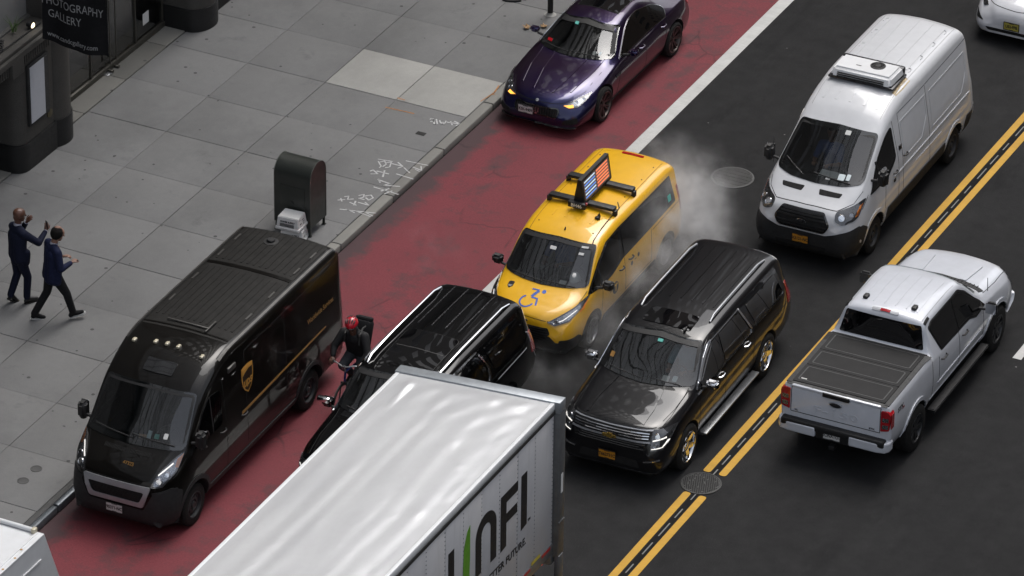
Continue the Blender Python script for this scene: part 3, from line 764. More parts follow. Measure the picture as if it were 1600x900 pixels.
    for x0, x1 in ((-.72, .02), (-.02, .74)):
        pts = []
        for q in (0, .25, .5, .75, 1):
            x = x0+(x1-x0)*q; c, n = b.hit('front', x, 1.50+.045*(1-q)+.02); pts.append(c+n*.03)
        wiper(root, pts)
    # roof: forehead scoop, clearance lamps, pressed ribs, cross joints
    b.patch('roof_hatch', 'gloss_black', root, rpoly([(-.24, 2.33), (.30, 2.33), (.30, 2.45), (-.24, 2.45)], .02), 'front', .02, .015, .06)
    for i, (x, y) in enumerate([(-.66, -.98), (-.28, -.94), (-.07, -.93), (.14, -.93), (.60, -.98)]):
        c, n = b.hit('top', x, y); m = MB(); m.box((-.03, -.05, -.01), (.03, .05, .035), .014, M=Matrix.Translation(c)); m.build('clearance_lamp', 'seat_pale' if 0 else 'lamp_cream', root)
    ribs(b, root, [-.70+i*.1167 for i in range(13)], -.15, 1.62, 'roof_rib', .04, .011)
    ribs(b, root, [-.70+i*.1167 for i in range(13)], 1.92, 3.08, 'roof_rib', .04, .011)
    b.patch('roof_panel', 'roof_rib', root, rrect(-.79, -.5, .79, 3.12, .04), 'top', .004, .004, .12)
    m = MB(); b.strip([(-.78, 1.77), (.78, 1.77)], .09, 'top', .012, .004, m); b.strip([(-.78, -.42), (.78, -.42)], .04, 'top', .012, .004, m); m.build('roof_joint', 'ups_paint', root)
    m = MB()
    for sg in (1, -1): b.strip([(sg*.855, -.9), (sg*.855, 3.15)], .035, 'top', .012, .004, m, .15); b.strip([(sg*.815, -.9), (sg*.815, 3.15)], .014, 'top', .002, .004, m, .15, mi=1)
    m.build('roof_gutter', ['dusty_trim', 'under'], root)
    m = MB()
    for sg in (1, -1):
        for y in (.3, 1.1, 2.0, 2.6): b.strip([(sg*.72, y), (sg*.72, y+.22)], .03, 'top', .02, .004, m)
    m.build('roof_rack_foot', 'dusty_trim', root)
    c, n = b.hit('top', -.12, 2.78); m = MB(); m.lathe([(.13, 0), (.13, .015), (.07, .02), (.07, .05), (.06, .06), (.001, .06)], 24, M=Matrix.Translation(c), axis='Z'); m.build('roof_vent', 'black', root)
    m = MB(); m.box((-.42, -.30, 0), (.35, -.27, .02), .004, M=Matrix.Translation((0, 0, 2.622))); m.box((.34, -.42, 0), (.37, -.05, .035), .008, M=Matrix.Translation((0, 0, 2.62))); m.build('cable_cover', 'dusty_trim', root)
    # side: seams, cladding, logo, lettering, stripe
    seams(b, root, [[(-.92, .55), (-.90, 1.3), (-.94, 2.2)], [(-2.05, 1.33), (-1.86, 1.0)], [(-.2, .62), (1.45, .62)], [(-.2, .62), (-.2, 2.32), (1.2, 2.32), (1.2, .62)], [(1.2, 2.32), (3.1, 2.32)], [(-2.2, 1.36), (-2.55, 1.14)]])
    for kd in ('side', 'right'):
        b.patch('side_cladding', 'grey_plastic', root, rpoly([(-1.52, .36), (1.53, .36), (1.53, .50), (-1.52, .50)], .02), kd, .016, .012, .1)
        for (yc, nm) in ((-2.02, 'arch_trim'), (2.02, 'arch_trim')):
            arc = [(yc+.50*math.cos(R(a)), .37+.50*math.sin(R(a))) for a in range(-5, 186, 12)]; m = b.strip(arc, .075, kd, .014, .01); m.build(nm, 'grey_plastic', root, fix=False)
        b.patch('side_stripe', 'gold', root, [(-.38, 1.205), (2.62, 1.30), (2.62, 1.325), (-.38, 1.255)], kd, .004, .001, .2)
    c, n = b.hit('side', -.62, 2.22); m = MB(); m.box((-.02, -.13, -.05), (.03, .13, .05), .02, M=Matrix.Translation(c)); m.build('marker_lamp', 'dusty_trim', root)
    c, n = b.hit('side', -.13, 1.72)
    X = c.x+.004
    sh = []
    for i in range(17):
        t = i/16; sh.append((-.185+.37*t, .235+.028*math.sin(t*math.pi)))
    right = [(.185, .22), (.19, .05), (.17, -.08), (.11, -.18), (0, -.26)]
    outl = sh+right+[(-p[0], p[1]) for p in right[::-1][1:]]
    sidew = lambda dy, dz: (-.13+dy, 1.77+dz)
    g_ = b.patch('shield_badge', 'ups_yellow', root, [sidew(*p) for p in outl], 'side', .005, .002, .06)
    inn = [(p[0]*.87, p[1]*.87-.005) for p in outl]
    b.patch('shield_field', 'ups_brown', g_, [sidew(*p) for p in inn], 'side', .007, .001, .06)
    sweep = [(-.161, .19), (-.161, .215)]+[(-.161+.322*i/10, .205+.024*math.sin(i/10*math.pi)) for i in range(1, 11)]+[(.161, .17), (.05, .175), (-.06, .15), (-.161, .10)]
    b.patch('shield_sweep', 'ups_yellow', g_, [sidew(*p) for p in sweep], 'side', .009, .001, .05)
    c1, _ = b.cast('side', -.13, 1.70); m = MB(); text_on(m, 'ups', .24, MF((c1.x+.010, -.13, 1.725), (0, 1, 0), (.0, 0, 1)), .006, .92); m.build('shield_letters', 'ups_yellow', g_, fix=False)
    c1, _ = b.cast('side', 2.45, 1.72); m = MB(); text_on(m, 'Worldwide Services', .135, MF((c1.x+.008, 2.46, 1.70), (0, 1, 0), (-.06, 0, 1)), .001, .84); m.build('side_lettering', 'gold', root, fix=False)
    add_wheels(root, [(.87, -2.02), (-.87, -2.02), (.87, 2.02), (-.87, 2.02)], .37, .235, dict(spokes=0, rim=.60), 'steel_dark')
    mirror_pair(root, -1.98, 1.60, .95, 'black', size=(.19, .16, .36), arm=.05)
    for y, z in ((-1.05, 1.26), (-.32, 1.2)): handles(b, root, [(y, z)], 'black', .17)
    p = plate(root, (-.03, -2.885, .52), '90371-NC')
    stick(b, root, [('windscreen_sticker', .27, 1.60, .07, .11, 'sticker'), ('windscreen_sticker', .40, 1.60, .08, .06, 'teal'), ('windscreen_sticker', .55, 1.62, .07, .07, 'paper')])
    m = MB(); m.box((-.12, -2.12, 1.43), (.02, -2.02, 1.45), .004); m.build('dash_paper', 'paper', root)
    m = MB(); m.cyl((.05, -2.15, 1.5), (.2, -2.1, 1.5), .045, .03, 10); m.build('work_glove', 'leafbrown', root)
    for x in (-.70, .70):
        m = MB(); m.box((x-.06, 3.30, 1.0), (x+.06, 3.36, 1.3), .02); m.build('tail_light', 'red_lens', root)
    put(root, 1.23, -4.64, R(1.06)); return root
MAT['lamp_cream'] = plain('lamp_cream', (.42, .38, .28), .35, coat=.5)
MAT['dusty_trim'] = plain('dusty_trim', (.060, .057, .053), .45, .2, var=.3)

# ---------------------------------------------------------------- white cargo van with roof cooler
def cargo_van():
    root = thing('cargo_van', 'tall white cargo van with a cooling unit on its roof and grime along its side', 'cargo van')
    P = dict(zt=[(-2.89, .84), (-2.87, .98), (-2.8, 1.10), (-2.6, 1.22), (-2.33, 1.38), (-1.28, 2.08), (-.9, 2.30), (-.4, 2.45), (.2, 2.49), (2.35, 2.47), (2.6, 2.42), (2.70, 2.30), (2.9, 1.3), (2.97, .7)],
             zs=[(-2.89, .82), (-2.78, 1.02), (-2.5, 1.19), (-2.2, 1.38), (-1.2, 2.02), (-.9, 2.18), (-.4, 2.31), (.2, 2.36), (2.3, 2.34), (2.58, 2.28), (2.68, 2.15), (2.88, 1.25), (2.97, .66)],
             zbelt=[(-2.89, .80), (-2.75, .98), (-2.45, 1.12), (-2.1, 1.26), (-1.3, 1.42), (2.5, 1.46), (2.8, 1.3), (2.88, 1.15), (2.97, .62)],
             wbelt=[(-2.89, .64), (-2.8, .77), (-2.6, .87), (-2.3, .92), (-1.9, .95), (2.5, .97), (2.97, .9)],
             wm=[(-2.89, .72), (-2.84, .85), (-2.7, .95), (-2.4, 1.0), (-1.9, 1.025), (2.6, 1.03), (2.97, .95)],
             wt=[(-2.89, .52), (-2.78, .68), (-2.5, .78), (-2.2, .84), (-1.2, .79), (-.4, .79), (.5, .81), (2.5, .81), (2.97, .82)],
             zm=[(-2.89, .6), (-2, .70), (2.97, .75)], zb=[(-2.89, .40), (-2.8, .28), (-2.5, .24), (2.6, .30), (2.97, .36)],
             rail=[(-2.89, .4), (-2.2, .3), (-1, .55)], rr=[(-2.9, .12), (0, .19)])
    b = Body(P)
    ws = rpoly([(-.83, 1.45), (-.5, 1.40, .05), (0, 1.385, 0), (.5, 1.40, .05), (.83, 1.45), (.74, 2.04), (0, 2.075, 0), (-.74, 2.04)], .08)
    sw = rpoly([(-2.05, 1.24, .03), (-1.30, 1.26, .08), (-.98, 1.40, .1), (-.90, 1.48, .03), (-.90, 2.06, .08), (-1.12, 1.98, .1), (-1.55, 1.70, .1)], .08)
    b.finish('body', ['white_van', 'interior'], root, [(-1.875, .35, .44), (1.875, .35, .44)], dict(y0=-2.12, y1=-.55, floor=1.05),
             [('front', inset(ws, .045), -3.3, -1.0), ('side', inset(sw, .03), .5, 1.3)])
    b.patch('windscreen', 'glass', root, ws, 'front', .006, .004); frame_ring(b, 'windscreen_seal', 'black', root, ws, 'front', .055)
    for kd in ('side', 'right'):
        b.patch('door_window', 'glass_dark', root, sw, kd, .005, .004); frame_ring(b, 'window_seal', 'black', root, sw, kd, .045)
        m = b.strip([(-1.62, 1.25), (-1.62, 1.68)], .035, kd, .012, .002); m.build('window_bar', 'black', root, fix=False)
    for x in (-.42, .42): seat(root, x, -1.2, .95, 'seat', .68)
    steering(root, .42, -1.72, 1.33, .2, -35)
    m = MB(); m.box((-.85, -2.2, 1.0), (.85, -1.85, 1.30), .05); m.box((-.70, -.62, 1.0), (.70, -.58, 2.15)); m.build('dashboard', 'interior', root)
    b.patch('bumper', 'grey_plastic', root, rpoly([(-.96, .28), (.96, .28), (.96, .86), (.72, .80), (.45, .70), (-.45, .70), (-.72, .80), (-.96, .86)], .04), 'front', .014, .01, .07)
    for kd in ('side', 'right'):
        b.patch('bumper_corner', 'grey_plastic', root, rpoly([(-2.86, .30), (-2.30, .28), (-2.36, .5), (-2.24, .72), (-2.4, .82), (-2.84, .82)], .03), kd, .012, .01, .07)
        b.patch('rear_bumper', 'grey_plastic', root, rpoly([(2.34, .34), (2.92, .36), (2.90, .74), (2.44, .74), (2.36, .5)], .03), kd, .012, .01, .07)
        b.patch('side_cladding', 'grey_plastic', root, rpoly([(-1.40, .40), (1.40, .40), (1.40, .66), (-1.32, .66)], .03), kd, .014, .012, .1)
        for yc in (-1.875, 1.875):
            arc = [(yc+.475*math.cos(R(a)), .35+.475*math.sin(R(a))) for a in range(-5, 186, 12)]; m = b.strip(arc, .07, kd, .012, .01); m.build('arch_trim', 'white_van' if 1 else 'grey_plastic', root, fix=False)
    b.patch('air_intake', 'under', root, rpoly([(-.45, .36), (.45, .36), (.5, .47), (-.5, .47)], .03), 'front', .02, .002, .07)
    gp = rpoly([(-.40, 1.10, .05), (.40, 1.10, .05), (.53, .90, .06), (.44, .745, .06), (-.44, .745, .06), (-.53, .90, .06)], .05)
    b.patch('grille', 'under', root, gp, 'front', .012, .01, .06); frame_ring(b, 'grille_frame', 'gloss_black', root, gp, 'front', .03, .03)
    m = MB()
    for z, w in ((.80, .44), (.855, .48), (.965, .46), (1.02, .42), (1.06, .38)): b.strip([(-w, z), (w, z)], .026, 'front', .026, .004, m, .1)
    m.build('grille_bar', 'black', root)
    c, n = b.hit('front', 0, .91); m = MB(); m.lathe([(.085, -.01), (.085, .012), (.001, .02)], 28, M=Matrix.Translation(c+Vector((0, -.025, 0))) @ Matrix.Rotation(R(-90), 4, 'Z') @ Matrix.Scale(.42, 4, (0, 0, 1)))
    m.lathe([(.10, -.012), (.10, .006), (.085, .008)], 28, 1, M=Matrix.Translation(c+Vector((0, -.025, 0))) @ Matrix.Rotation(R(-90), 4, 'Z') @ Matrix.Scale(.42, 4, (0, 0, 1))); m.build('grille_badge', ['lamp_dark', 'chrome'], root)
    headlight(b, root, rpoly([(.575, 1.13), (.60, .99), (.74, .935), (.915, 1.00), (.925, 1.27), (.80, 1.19)], .05), inner='lamp_dark', lamps=[(.70, 1.05, .062, 'chrome'), (.83, 1.08, .04, 'reflector')], amber=[(.885, 1.04), (.912, 1.04), (.915, 1.2), (.89, 1.18)])
    for x0 in (-.60, .12):
        sg = 1 if x0 > 0 else -1; x1 = x0+.44
        b.patch('bonnet_vent', 'under', root, rpoly([(x0, 1.325 if sg < 0 else 1.335), (x1, 1.335 if sg < 0 else 1.325), (x1-.03, 1.275), (x0+.03, 1.275)], .02), 'front', .004, .004, .06)
    seams(b, root, [[(-.58, 1.14), (-.2, 1.155), (.2, 1.155), (.58, 1.14)], [(.58, 1.14), (.80, 1.22), (.86, 1.36)], [(-.58, 1.14), (-.80, 1.22), (-.86, 1.36)]], 'front', .009, mirror=False)
    seams(b, root, [[(-1.45, .70), (-1.40, 1.2)], [(-.84, .52), (-.80, 1.3), (-.84, 2.12)], [(-.62, .62), (-.60, 2.16), (.62, 2.18), (.64, .64)], [(.64, 2.18), (2.6, 2.2)], [(-2.1, 1.27), (-2.35, 1.1)]])
    # pressed side panels: raised outlines
    for kd in ('side', 'right'):
        for (a0, a1) in ((-.52, .56), (.78, 2.45)):
            z1 = 1.98; m = MB(); b.strip([(a0, 1.28), (a0, z1), (a1, z1+.02), (a1, 1.62), (a1-.28, 1.30), (a0, 1.28)], .025, kd, .005, .004, m); m.build('panel_pressing', 'white_van', root)
        m = MB(); b.strip([(-1.0, 1.12), (2.55, 1.17)], .02, kd, .012, .004, m); b.strip([(.0, .98), (1.2, .98)], .012, kd, .008, .004, m); m.build('body_crease', 'white_van', root)
    handles(b, root, [(-.98, 1.20), (-.5, 1.34)], 'black', .16)
    for (y, z, s) in ((-1.02, 1.06, .035), (-.68, 1.55, .05)):
        c, n = b.hit('side', y, z); m = MB(); m.box((-.01, -s, -s), (.02, s, s), .01, M=Matrix.Translation(c)); m.build('door_lock', 'black', root)
    # roof cooler
    u = empty('cooling_unit'); u.parent = root
    m = MB(); bm = bmesh.new(); bmesh.ops.create_cube(bm, size=1)
    for v in bm.verts:
        v.co = Vector((v.co.x*1.22, v.co.y*.66, v.co.z*.19))
        if v.co.z > 0: v.co.x *= .93; v.co.y = v.co.y*.84+.03
        if v.co.y < 0: v.co.x *= .97
    bmesh.ops.bevel(bm, geom=bm.edges[:], offset=.045, segments=3, affect='EDGES'); m.bm(bm, 0, Matrix.Translation((0, -.08, 2.58)), True); m.build('unit_cover', 'boxw', u)
    m = MB(); m.box((-.60, .18, 2.47), (.60, .30, 2.65), .03); m.box((-.63, -.38, 2.46), (.63, .28, 2.50), .01); m.build('unit_base', 'lamp_dark', u)
    m = MB()
    for z, yy in ((2.535, -.418), (2.567, -.405), (2.60, -.392)): m.box((-.45, yy-.01, z-.006), (.45, yy+.02, z+.006))
    m.build('air_slot', 'under', u)
    m = MB(); m.lathe([(.14, 0), (.14, .012), (.115, .014), (.11, -.0)], 32, M=Matrix.Translation((.17, .02, 2.674)), axis='Z'); m.lathe([(.118, .004), (.05, .004), (.05, .016), (.001, .018)], 24, M=Matrix.Translation((.17, .02, 2.672)), axis='Z', mi=0)
    for i in range(10):
        a = 2*math.pi*i/10; m.box((.04, -.006, 0), (.115, .006, .01), mi=0, M=Matrix.Translation((.17, .02, 2.676)) @ Matrix.Rotation(a, 4, 'Z'))
    m.build('fan', ['black', 'iron_dark'], u)
    m = MB(); m.box((-.2, -.12, 2.670), (-.1, -.10, 2.678)); m.box((.0, -.25, 2.666), (.05, -.21, 2.674)); m.build('unit_badge', 'black', u)
    b.patch('rust_stain', 'rust', root, [(.60, -.35), (.69, -.38), (.72, -.1), (.72, .22), (.62, .25)], 'top', .003, .001, .08)
    ribs(b, root, [-.52, -.27, 0, .27, .52], .5, 2.45, 'white_van', .045, .008)
    ribs(b, root, [-.52, -.27, 0, .27, .52], -.85, -.45, 'white_van', .045, .006)
    seams(b, root, [[(.66, -1.0), (.66, 2.5)], [(-.66, -1.0), (-.66, 2.5)], [(-.66, 2.5), (.66, 2.5)]], 'top', .008, 'roof_seam', mirror=False, name='roof_seam')
    m = MB()
    for sg in (1, -1):
        for y in (.45, 1.0, 1.6, 2.15): m.tube([Vector((sg*.60, y, 0))+Vector((0, 0, b.hit('top', sg*.6, y)[0].z+.004)), Vector((sg*.60, y+.12, b.hit('top', sg*.6, y+.12)[0].z+.012)), Vector((sg*.54, y+.14, b.hit('top', sg*.54, y+.14)[0].z+.006))], .008, 6)
    m.build('rack_mount', 'white_van', root)
    m = MB(); m.tube([(-.93, -2.05, 1.45), (-.95, -2.02, 1.95)], .006, 5); m.build('antenna', 'black', root)
    for x0, x1 in ((-.70, -.28), (-.1, .62)):
        pts = [b.cast('front', x0+(x1-x0)*q, 1.44+.05*(1-q) if x0 > -.5 else 1.44+.14*(1-q))[0]+Vector((0, -.02, .02)) for q in (0, .25, .5, .75, 1)]; wiper(root, pts)
    add_wheels(root, [(.88, -1.875), (-.88, -1.875), (.88, 1.875), (-.88, 1.875)], .35, .22, dict(spokes=0, rim=.60), 'steel_dark')
    mirror_pair(root, -1.86, 1.52, .93, 'black', size=(.20, .17, .34), arm=.07)
    plate(root, (0, -2.925, .56), 'X3121-NC', 'plate_gold')
    stick(b, root, [('windscreen_sticker', .22, 2.00, .10, .05, 'paper'), ('windscreen_sticker', .42, 1.50, .12, .07, 'sticker'), ('windscreen_sticker', .54, 1.51, .07, .07, 'sticker'), ('windscreen_sticker', .19, 1.46, .08, .03, 'paper')])
    m = MB(); m.add([(-.05, -2.14, 1.40), (.30, -2.14, 1.40), (.33, -1.98, 1.50), (-.02, -1.98, 1.50)], [[0, 1, 2, 3]]); m.box((-.7, -2.12, 1.32), (-.52, -2.0, 1.38), .01); m.build('dash_paper', 'paper', root)
    put(root, 7.51, 8.66, R(.70)); return root
MAT['rust'] = plain('rust_wash', (.42, .33, .20), .8, var=.5, scale=15)
MAT['roof_seam'] = plain('roof_sealant', (.25, .25, .25), .8)

# ---------------------------------------------------------------- yellow taxi van
def taxi_van():
    root = thing('taxi_van', 'yellow wheelchair-accessible taxi van with a lit advertising board on its roof', 'taxi')
    P = dict(zt=[(-2.42, .60), (-2.40, .78), (-2.32, .90), (-2.1, .99), (-1.74, 1.12), (-1.00, 1.71), (-.7, 1.81), (-.1, 1.87), (1.6, 1.87), (2.08, 1.845), (2.20, 1.76), (2.33, 1.1), (2.40, .75)],
             zs=[(-2.42, .58), (-2.35, .74), (-2.1, .91), (-1.62, 1.07), (-.92, 1.64), (-.5, 1.74), (.2, 1.77), (1.9, 1.765), (2.14, 1.70), (2.3, 1.05), (2.4, .7)],
             zbelt=[(-2.42, .56), (-2.3, .71), (-2.0, .87), (-1.5, 1.01), (-.6, 1.08), (2.0, 1.14), (2.25, 1.0), (2.4, .65)],
             wbelt=[(-2.42, .55), (-2.32, .70), (-2.05, .81), (-1.5, .87), (0, .885), (2.1, .875), (2.4, .75)],
             wm=[(-2.42, .62), (-2.36, .76), (-2.15, .87), (-1.6, .92), (2.1, .92), (2.4, .8)],
             wt=[(-2.42, .42), (-2.1, .66), (-1.62, .80), (-.92, .745), (.2, .75), (1.9, .75), (2.15, .74), (2.4, .62)],
             zm=[(-2.42, .5), (-1.8, .62), (2.4, .65)], zb=[(-2.42, .34), (-2.35, .24), (-2.0, .19), (2, .22), (2.4, .3)], rail=[(-2.4, .4), (-1.5, .3), (-.8, .5)], rr=[(-2.4, .1), (0, .13)])
    b = Body(P)
    ws = rpoly([(-.79, 1.155), (-.4, 1.130, .05), (0, 1.12, 0), (.4, 1.130, .05), (.79, 1.155), (.69, 1.675), (0, 1.705, 0), (-.69, 1.675)], .06)
    w1 = rpoly([(-1.55, 1.06, .02), (-1.02, 1.02, .05), (-.72, 1.04, .1), (-.30, 1.14, .06), (-.26, 1.67, .05), (-.72, 1.63, .1), (-1.05, 1.42, .05)], .05)
    w2 = rpoly([(-.20, 1.15), (1.92, 1.19), (1.84, 1.66), (-.20, 1.675)], .07)
    b.finish('body', ['taxi', 'interior'], root, [(-1.53, .33, .395), (1.53, .33, .395)], dict(y0=-1.62, y1=1.95, floor=.82),
             [('front', inset(ws, .04), -2.7, -.7), ('side', inset(w1, .03), .45, 1.2), ('side', inset(w2, .04), .45, 1.2)])
    b.patch('windscreen', 'glass', root, ws, 'front', .006, .004); frame_ring(b, 'windscreen_seal', 'black', root, ws, 'front', .055)
    for kd in ('side', 'right'):
        b.patch('door_window', 'glass_dark', root, w1, kd, .005, .004); frame_ring(b, 'window_seal', 'black', root, w1, kd, .045)
        b.patch('rear_window', 'glass_rear', root, w2, kd, .005, .004); frame_ring(b, 'window_seal', 'black', root, w2, kd, .045)
        b.patch('window_surround', 'gloss_black', root, rpoly([(-1.60, 1.04), (-1.02, 1.0), (-.70, 1.02), (-.26, 1.12), (1.96, 1.165), (1.88, 1.685), (-.26, 1.70), (-.74, 1.655), (-1.10, 1.44)], .04), kd, .003, .003, .1, holes=[inset(w1, .012), inset(w2, .012)], sub=False)
        for y in (.95,): m = b.strip([(y, 1.16), (y-.02, 1.67)], .10, kd, .008, .002); m.build('window_pillar', 'gloss_black', root, fix=False)
        m = b.strip([(-1.12, 1.03), (-1.12, 1.33)], .03, kd, .010, .002); m.build('window_bar', 'black', root, fix=False)
        b.patch('side_cladding', 'grey_plastic', root, rpoly([(-1.08, .30), (1.08, .30), (1.08, .42), (-1.06, .40)], .03), kd, .012, .012, .1)
        b.patch('bumper_corner', 'black', root, rpoly([(-2.40, .27), (-1.95, .26), (-1.94, .45), (-2.05, .52), (-2.40, .52)], .03), kd, .010, .01, .07)
    for x in (-.38, .38): seat(root, x, -.55, .70, 'seat_pale', .58)
    for x in (-.4, .15): seat(root, x, .75, .70, 'seat', .55)
    steering(root, .38, -1.15, 1.06, .18, -40)
    m = MB(); m.box((-.78, -1.62, .8), (.78, -1.3, 1.04), .05); m.build('dashboard', 'interior', root)
    m = MB(); bmx = bmesh.new(); bmesh.ops.create_uvsphere(bmx, u_segments=14, v_segments=10, radius=.1); m.bm(bmx, 0, Matrix.Translation((.50, -1.42, 1.16)) @ Matrix.Scale(1.7, 4, (0, 0, 1)) @ Matrix.Scale(1.2, 4, (0, 1, 0)), True); m.build('dash_bag', 'paper', root)
    b.patch('bumper', 'black', root, rpoly([(-.86, .26), (.86, .26), (.86, .50), (.62, .46), (.5, .56), (-.5, .56), (-.62, .46), (-.86, .50)], .03), 'front', .012, .01, .06)
    gp = rpoly([(-.44, .70), (.44, .70), (.50, .60), (.36, .46), (-.36, .46), (-.50, .60)], .03)
    b.patch('grille', 'under', root, gp, 'front', .016, .01, .06)
    m = MB()
    for z, w in ((.50, .40), (.545, .44), (.59, .46), (.635, .44), (.675, .42)): b.strip([(-w, z), (w, z)], .016, 'front', .026, .004, m, .1)
    m.build('grille_bar', 'black', root)
    b.patch('lower_lip', 'grey_plastic', root, rpoly([(-.75, .25), (.75, .25), (.78, .30), (-.78, .30)], .01), 'front', .03, .01, .06)
    c, n = b.hit('front', 0, .77); m = MB(); m.lathe([(.075, -.01), (.075, .008), (.001, .014)], 24, M=Matrix.Translation(c) @ n.to_track_quat('X', 'Z').to_matrix().to_4x4() @ Matrix.Scale(.42, 4, (0, 0, 1))); m.build('nose_badge', 'chrome', root)
    headlight(b, root, rpoly([(.41, .79), (.55, .735), (.76, .80), (.84, .93), (.845, 1.06), (.74, .96)], .02), lamps=[(.56, .79, .04, 'chrome')], drl=[([(.52, .77), (.66, .82), (.79, .92)], .012)], amber=[(.835, .88), (.858, .90), (.855, 1.0), (.84, .97)])
    seams(b, root, [[(-.48, .80), (0, .835), (.48, .80), (.76, .95), (.80, 1.10)], [(-.48, .80), (-.76, .95), (-.80, 1.10)]], 'front', .008, mirror=False)
    seams(b, root, [[(-1.18, .50), (-1.10, .98)], [(-.18, .42), (-.22, 1.12)], [(.88, .42), (.90, 1.14)], [(-.2, .48), (.9, .48)], [(.95, 1.08), (2.1, 1.10)], [(-.1, 1.66), (.9, 1.66)], [(-2.0, .90), (-1.62, 1.02)]])
    seams(b, root, [[(.60, -1.0), (.58, 2.0)], [(-.60, -1.0), (-.58, 2.0)]], 'top', .010, 'taxi_gutter', mirror=False, name='roof_channel')
    m = MB(); m.tube([b.hit('front', .76-.012*i, 1.15+.05*i)[0]+Vector((.0, -.012, .012)) for i in range(0, 9)]+[b.hit('top', .60, y)[0]+Vector((0, 0, .012)) for y in (-.9, -.6, -.3, -.05, .15)]+[b.hit('top', .5, .3)[0]+Vector((0, 0, .012))], .009, 6); m.build('roof_cable', 'black', root)
    ribs(b, root, [-.36, -.12, .12, .36], -.55, .05, 'taxi', .03, .006)
    m = MB()
    for x in (-.52, .52):
        for y in (-.75, .55, 1.25, 1.75): c = b.hit('top', x, y)[0]; m.cyl(c, c+Vector((0, 0, .008)), .012, n=8)
    m.build('roof_bolt', 'black', root)
    c = b.hit('top', .03, -.86)[0]; m = MB(); m.cyl(c, c+Vector((0, .03, .05)), .018, .008, 8); m.build('antenna', 'black', root)
    c = b.hit('top', .42, -.38)[0]; m = MB(); m.add([c+Vector(v) for v in ((-.03, -.02, 0), (.03, -.02, 0), (.03, .10, 0), (-.03, .10, 0), (0, .07, .09), (0, .10, .09))], [[0, 1, 4], [1, 2, 5, 4], [2, 3, 5], [3, 0, 4, 5]]); m.cyl(c, c+Vector((0, .03, .012)), .05, n=12); m.build('fin_antenna', 'black', root)
    b.patch('high_brake_light', 'red_lens', root, rrect(-.20, 1.96, .22, 2.03, .02), 'top', .012, .004, .06)
    # roof rack, advertising board, medallion box
    for y in (-.08, .70):
        m = MB(); 
        m.box((-.63, y-.075, 1.905), (.63, y+.075, 1.975), .025)
        for sg in (1, -1): m.box((sg*.63-.04, y-.05, 1.80), (sg*.63+.03, y+.05, 1.92), .015)
        m.build('rack_bar', 'black', root)
    for x in (-.06, .09): m = MB(); m.box((x-.02, -.2, 1.95), (x+.02, .85, 1.99), .005); m.build('rack_rail', 'black', root)
    sg_ = empty('advertising_board'); sg_.parent = root
    bx0, bx1, by0, by1, bz0, bz1 = -.07, .09, -.25, .86, 1.98, 2.44
    m = MB(); pr = [(bx0-.03, bz0), (bx1+.03, bz0), (.045, bz1), (-.025, bz1)]; m.prism(pr, by0, by1, 'XZ'); m.build('board_case', 'black', sg_)
    e = MB(); nx = Vector((bz1-bz0, 0, .075)).normalized()
    for nm, sg in (('screen', 1), ('screen', -1)):
        xb = bx1+.03 if sg > 0 else bx0-.03; xt = .045 if sg > 0 else -.025
        A = Vector((xb, by0+.06, bz0+.05)); t0 = .08; 
        def at(y, q): return Vector((xb+(xt-xb)*q+sg*.004, y, bz0+(bz1-bz0)*q))
        m = MB(); m.add([at(by0+.05, .10), at(by1-.05, .10), at(by1-.05, .90), at(by0+.05, .90)], [[0, 1, 2, 3]]); s_ = m.build('screen', 'led_screen', sg_)
    for sg in (1, -1):
        xb = bx1+.03 if sg > 0 else bx0-.03; xt = .045 if sg > 0 else -.025
        def at(y, q): return Vector((xb+(xt-xb)*q+sg*.007, y, bz0+(bz1-bz0)*q))
        m = MB()
        for i in range(6):
            q = .17+i*.125
            m.add([at(by0+.08, q), at(by0+.5, q), at(by0+.5, q+.06), at(by0+.08, q+.06)], [[0, 1, 2, 3]], 0 if i % 2 else 1)
            m.add([at(by0+.56, q), at(by1-.10, q), at(by1-.10, q+.075), at(by0+.56, q+.075)], [[0, 1, 2, 3]], 2)
        m.build('screen_picture', ['led_white', 'led_blue', 'led_orange'], sg_, fix=False)
    m = MB(); m.box((-.17, -.34, 1.92), (.17, -.25, 2.03), .015); q = m.build('medallion_box', 'black', root)
    m = MB(); text_on(m, 'BH46', .095, MF((0, -.343, 1.975), (1, 0, 0), (0, 0, 1)), .002, .95); m.build('medallion_number', 'white_soft', q, fix=False)
    m = MB(); m.box((.15, -.31, 2.01), (.19, -.27, 2.05), .008); m.build('roof_lamp', 'red_lens', root)
    # bonnet markings: moving wheelchair user and small badge
    def hood(pts): return pts
    c0 = Vector((-.02, -2.04))
    mt = MB()
    def st(l, w): b.strip([(c0.x+p[0]*1.45, c0.y+p[1]*1.7) for p in l], w, 'top', .004, .002, mt, .02)
    ring = [(-.040+.085*math.cos(R(a)), -.055+.072*math.sin(R(a))) for a in range(120, 352, 12)]
    st(ring, .030); st([(.040, .108), (-.055, .108)], .028); st([(.036, .100), (.010, .055), (-.012, .012)], .054); st([(-.010, .004), (.068, .0), (.092, -.085)], .034)
    hp = [(c0.x+(.10+.026*math.cos(R(a)))*1.45, c0.y+(.105+.024*math.sin(R(a)))*1.7) for a in range(0, 360, 30)]
    b.patch('access_symbol', 'access_blue', root, hp, 'top', .003, .002, .03, mb=mt); mt.build('access_symbol', 'access_blue', root, fix=False)
    bd = [(-.52+p[0]*.9, -1.86+p[1]*1.3) for p in [(-.06, .05), (-.03, .06), (.03, .06), (.06, .05), (.055, -.02), (0, -.06), (-.055, -.02)]]
    b.patch('bonnet_badge', 'lamp_dark', root, bd, 'top', .003, .002, .03)
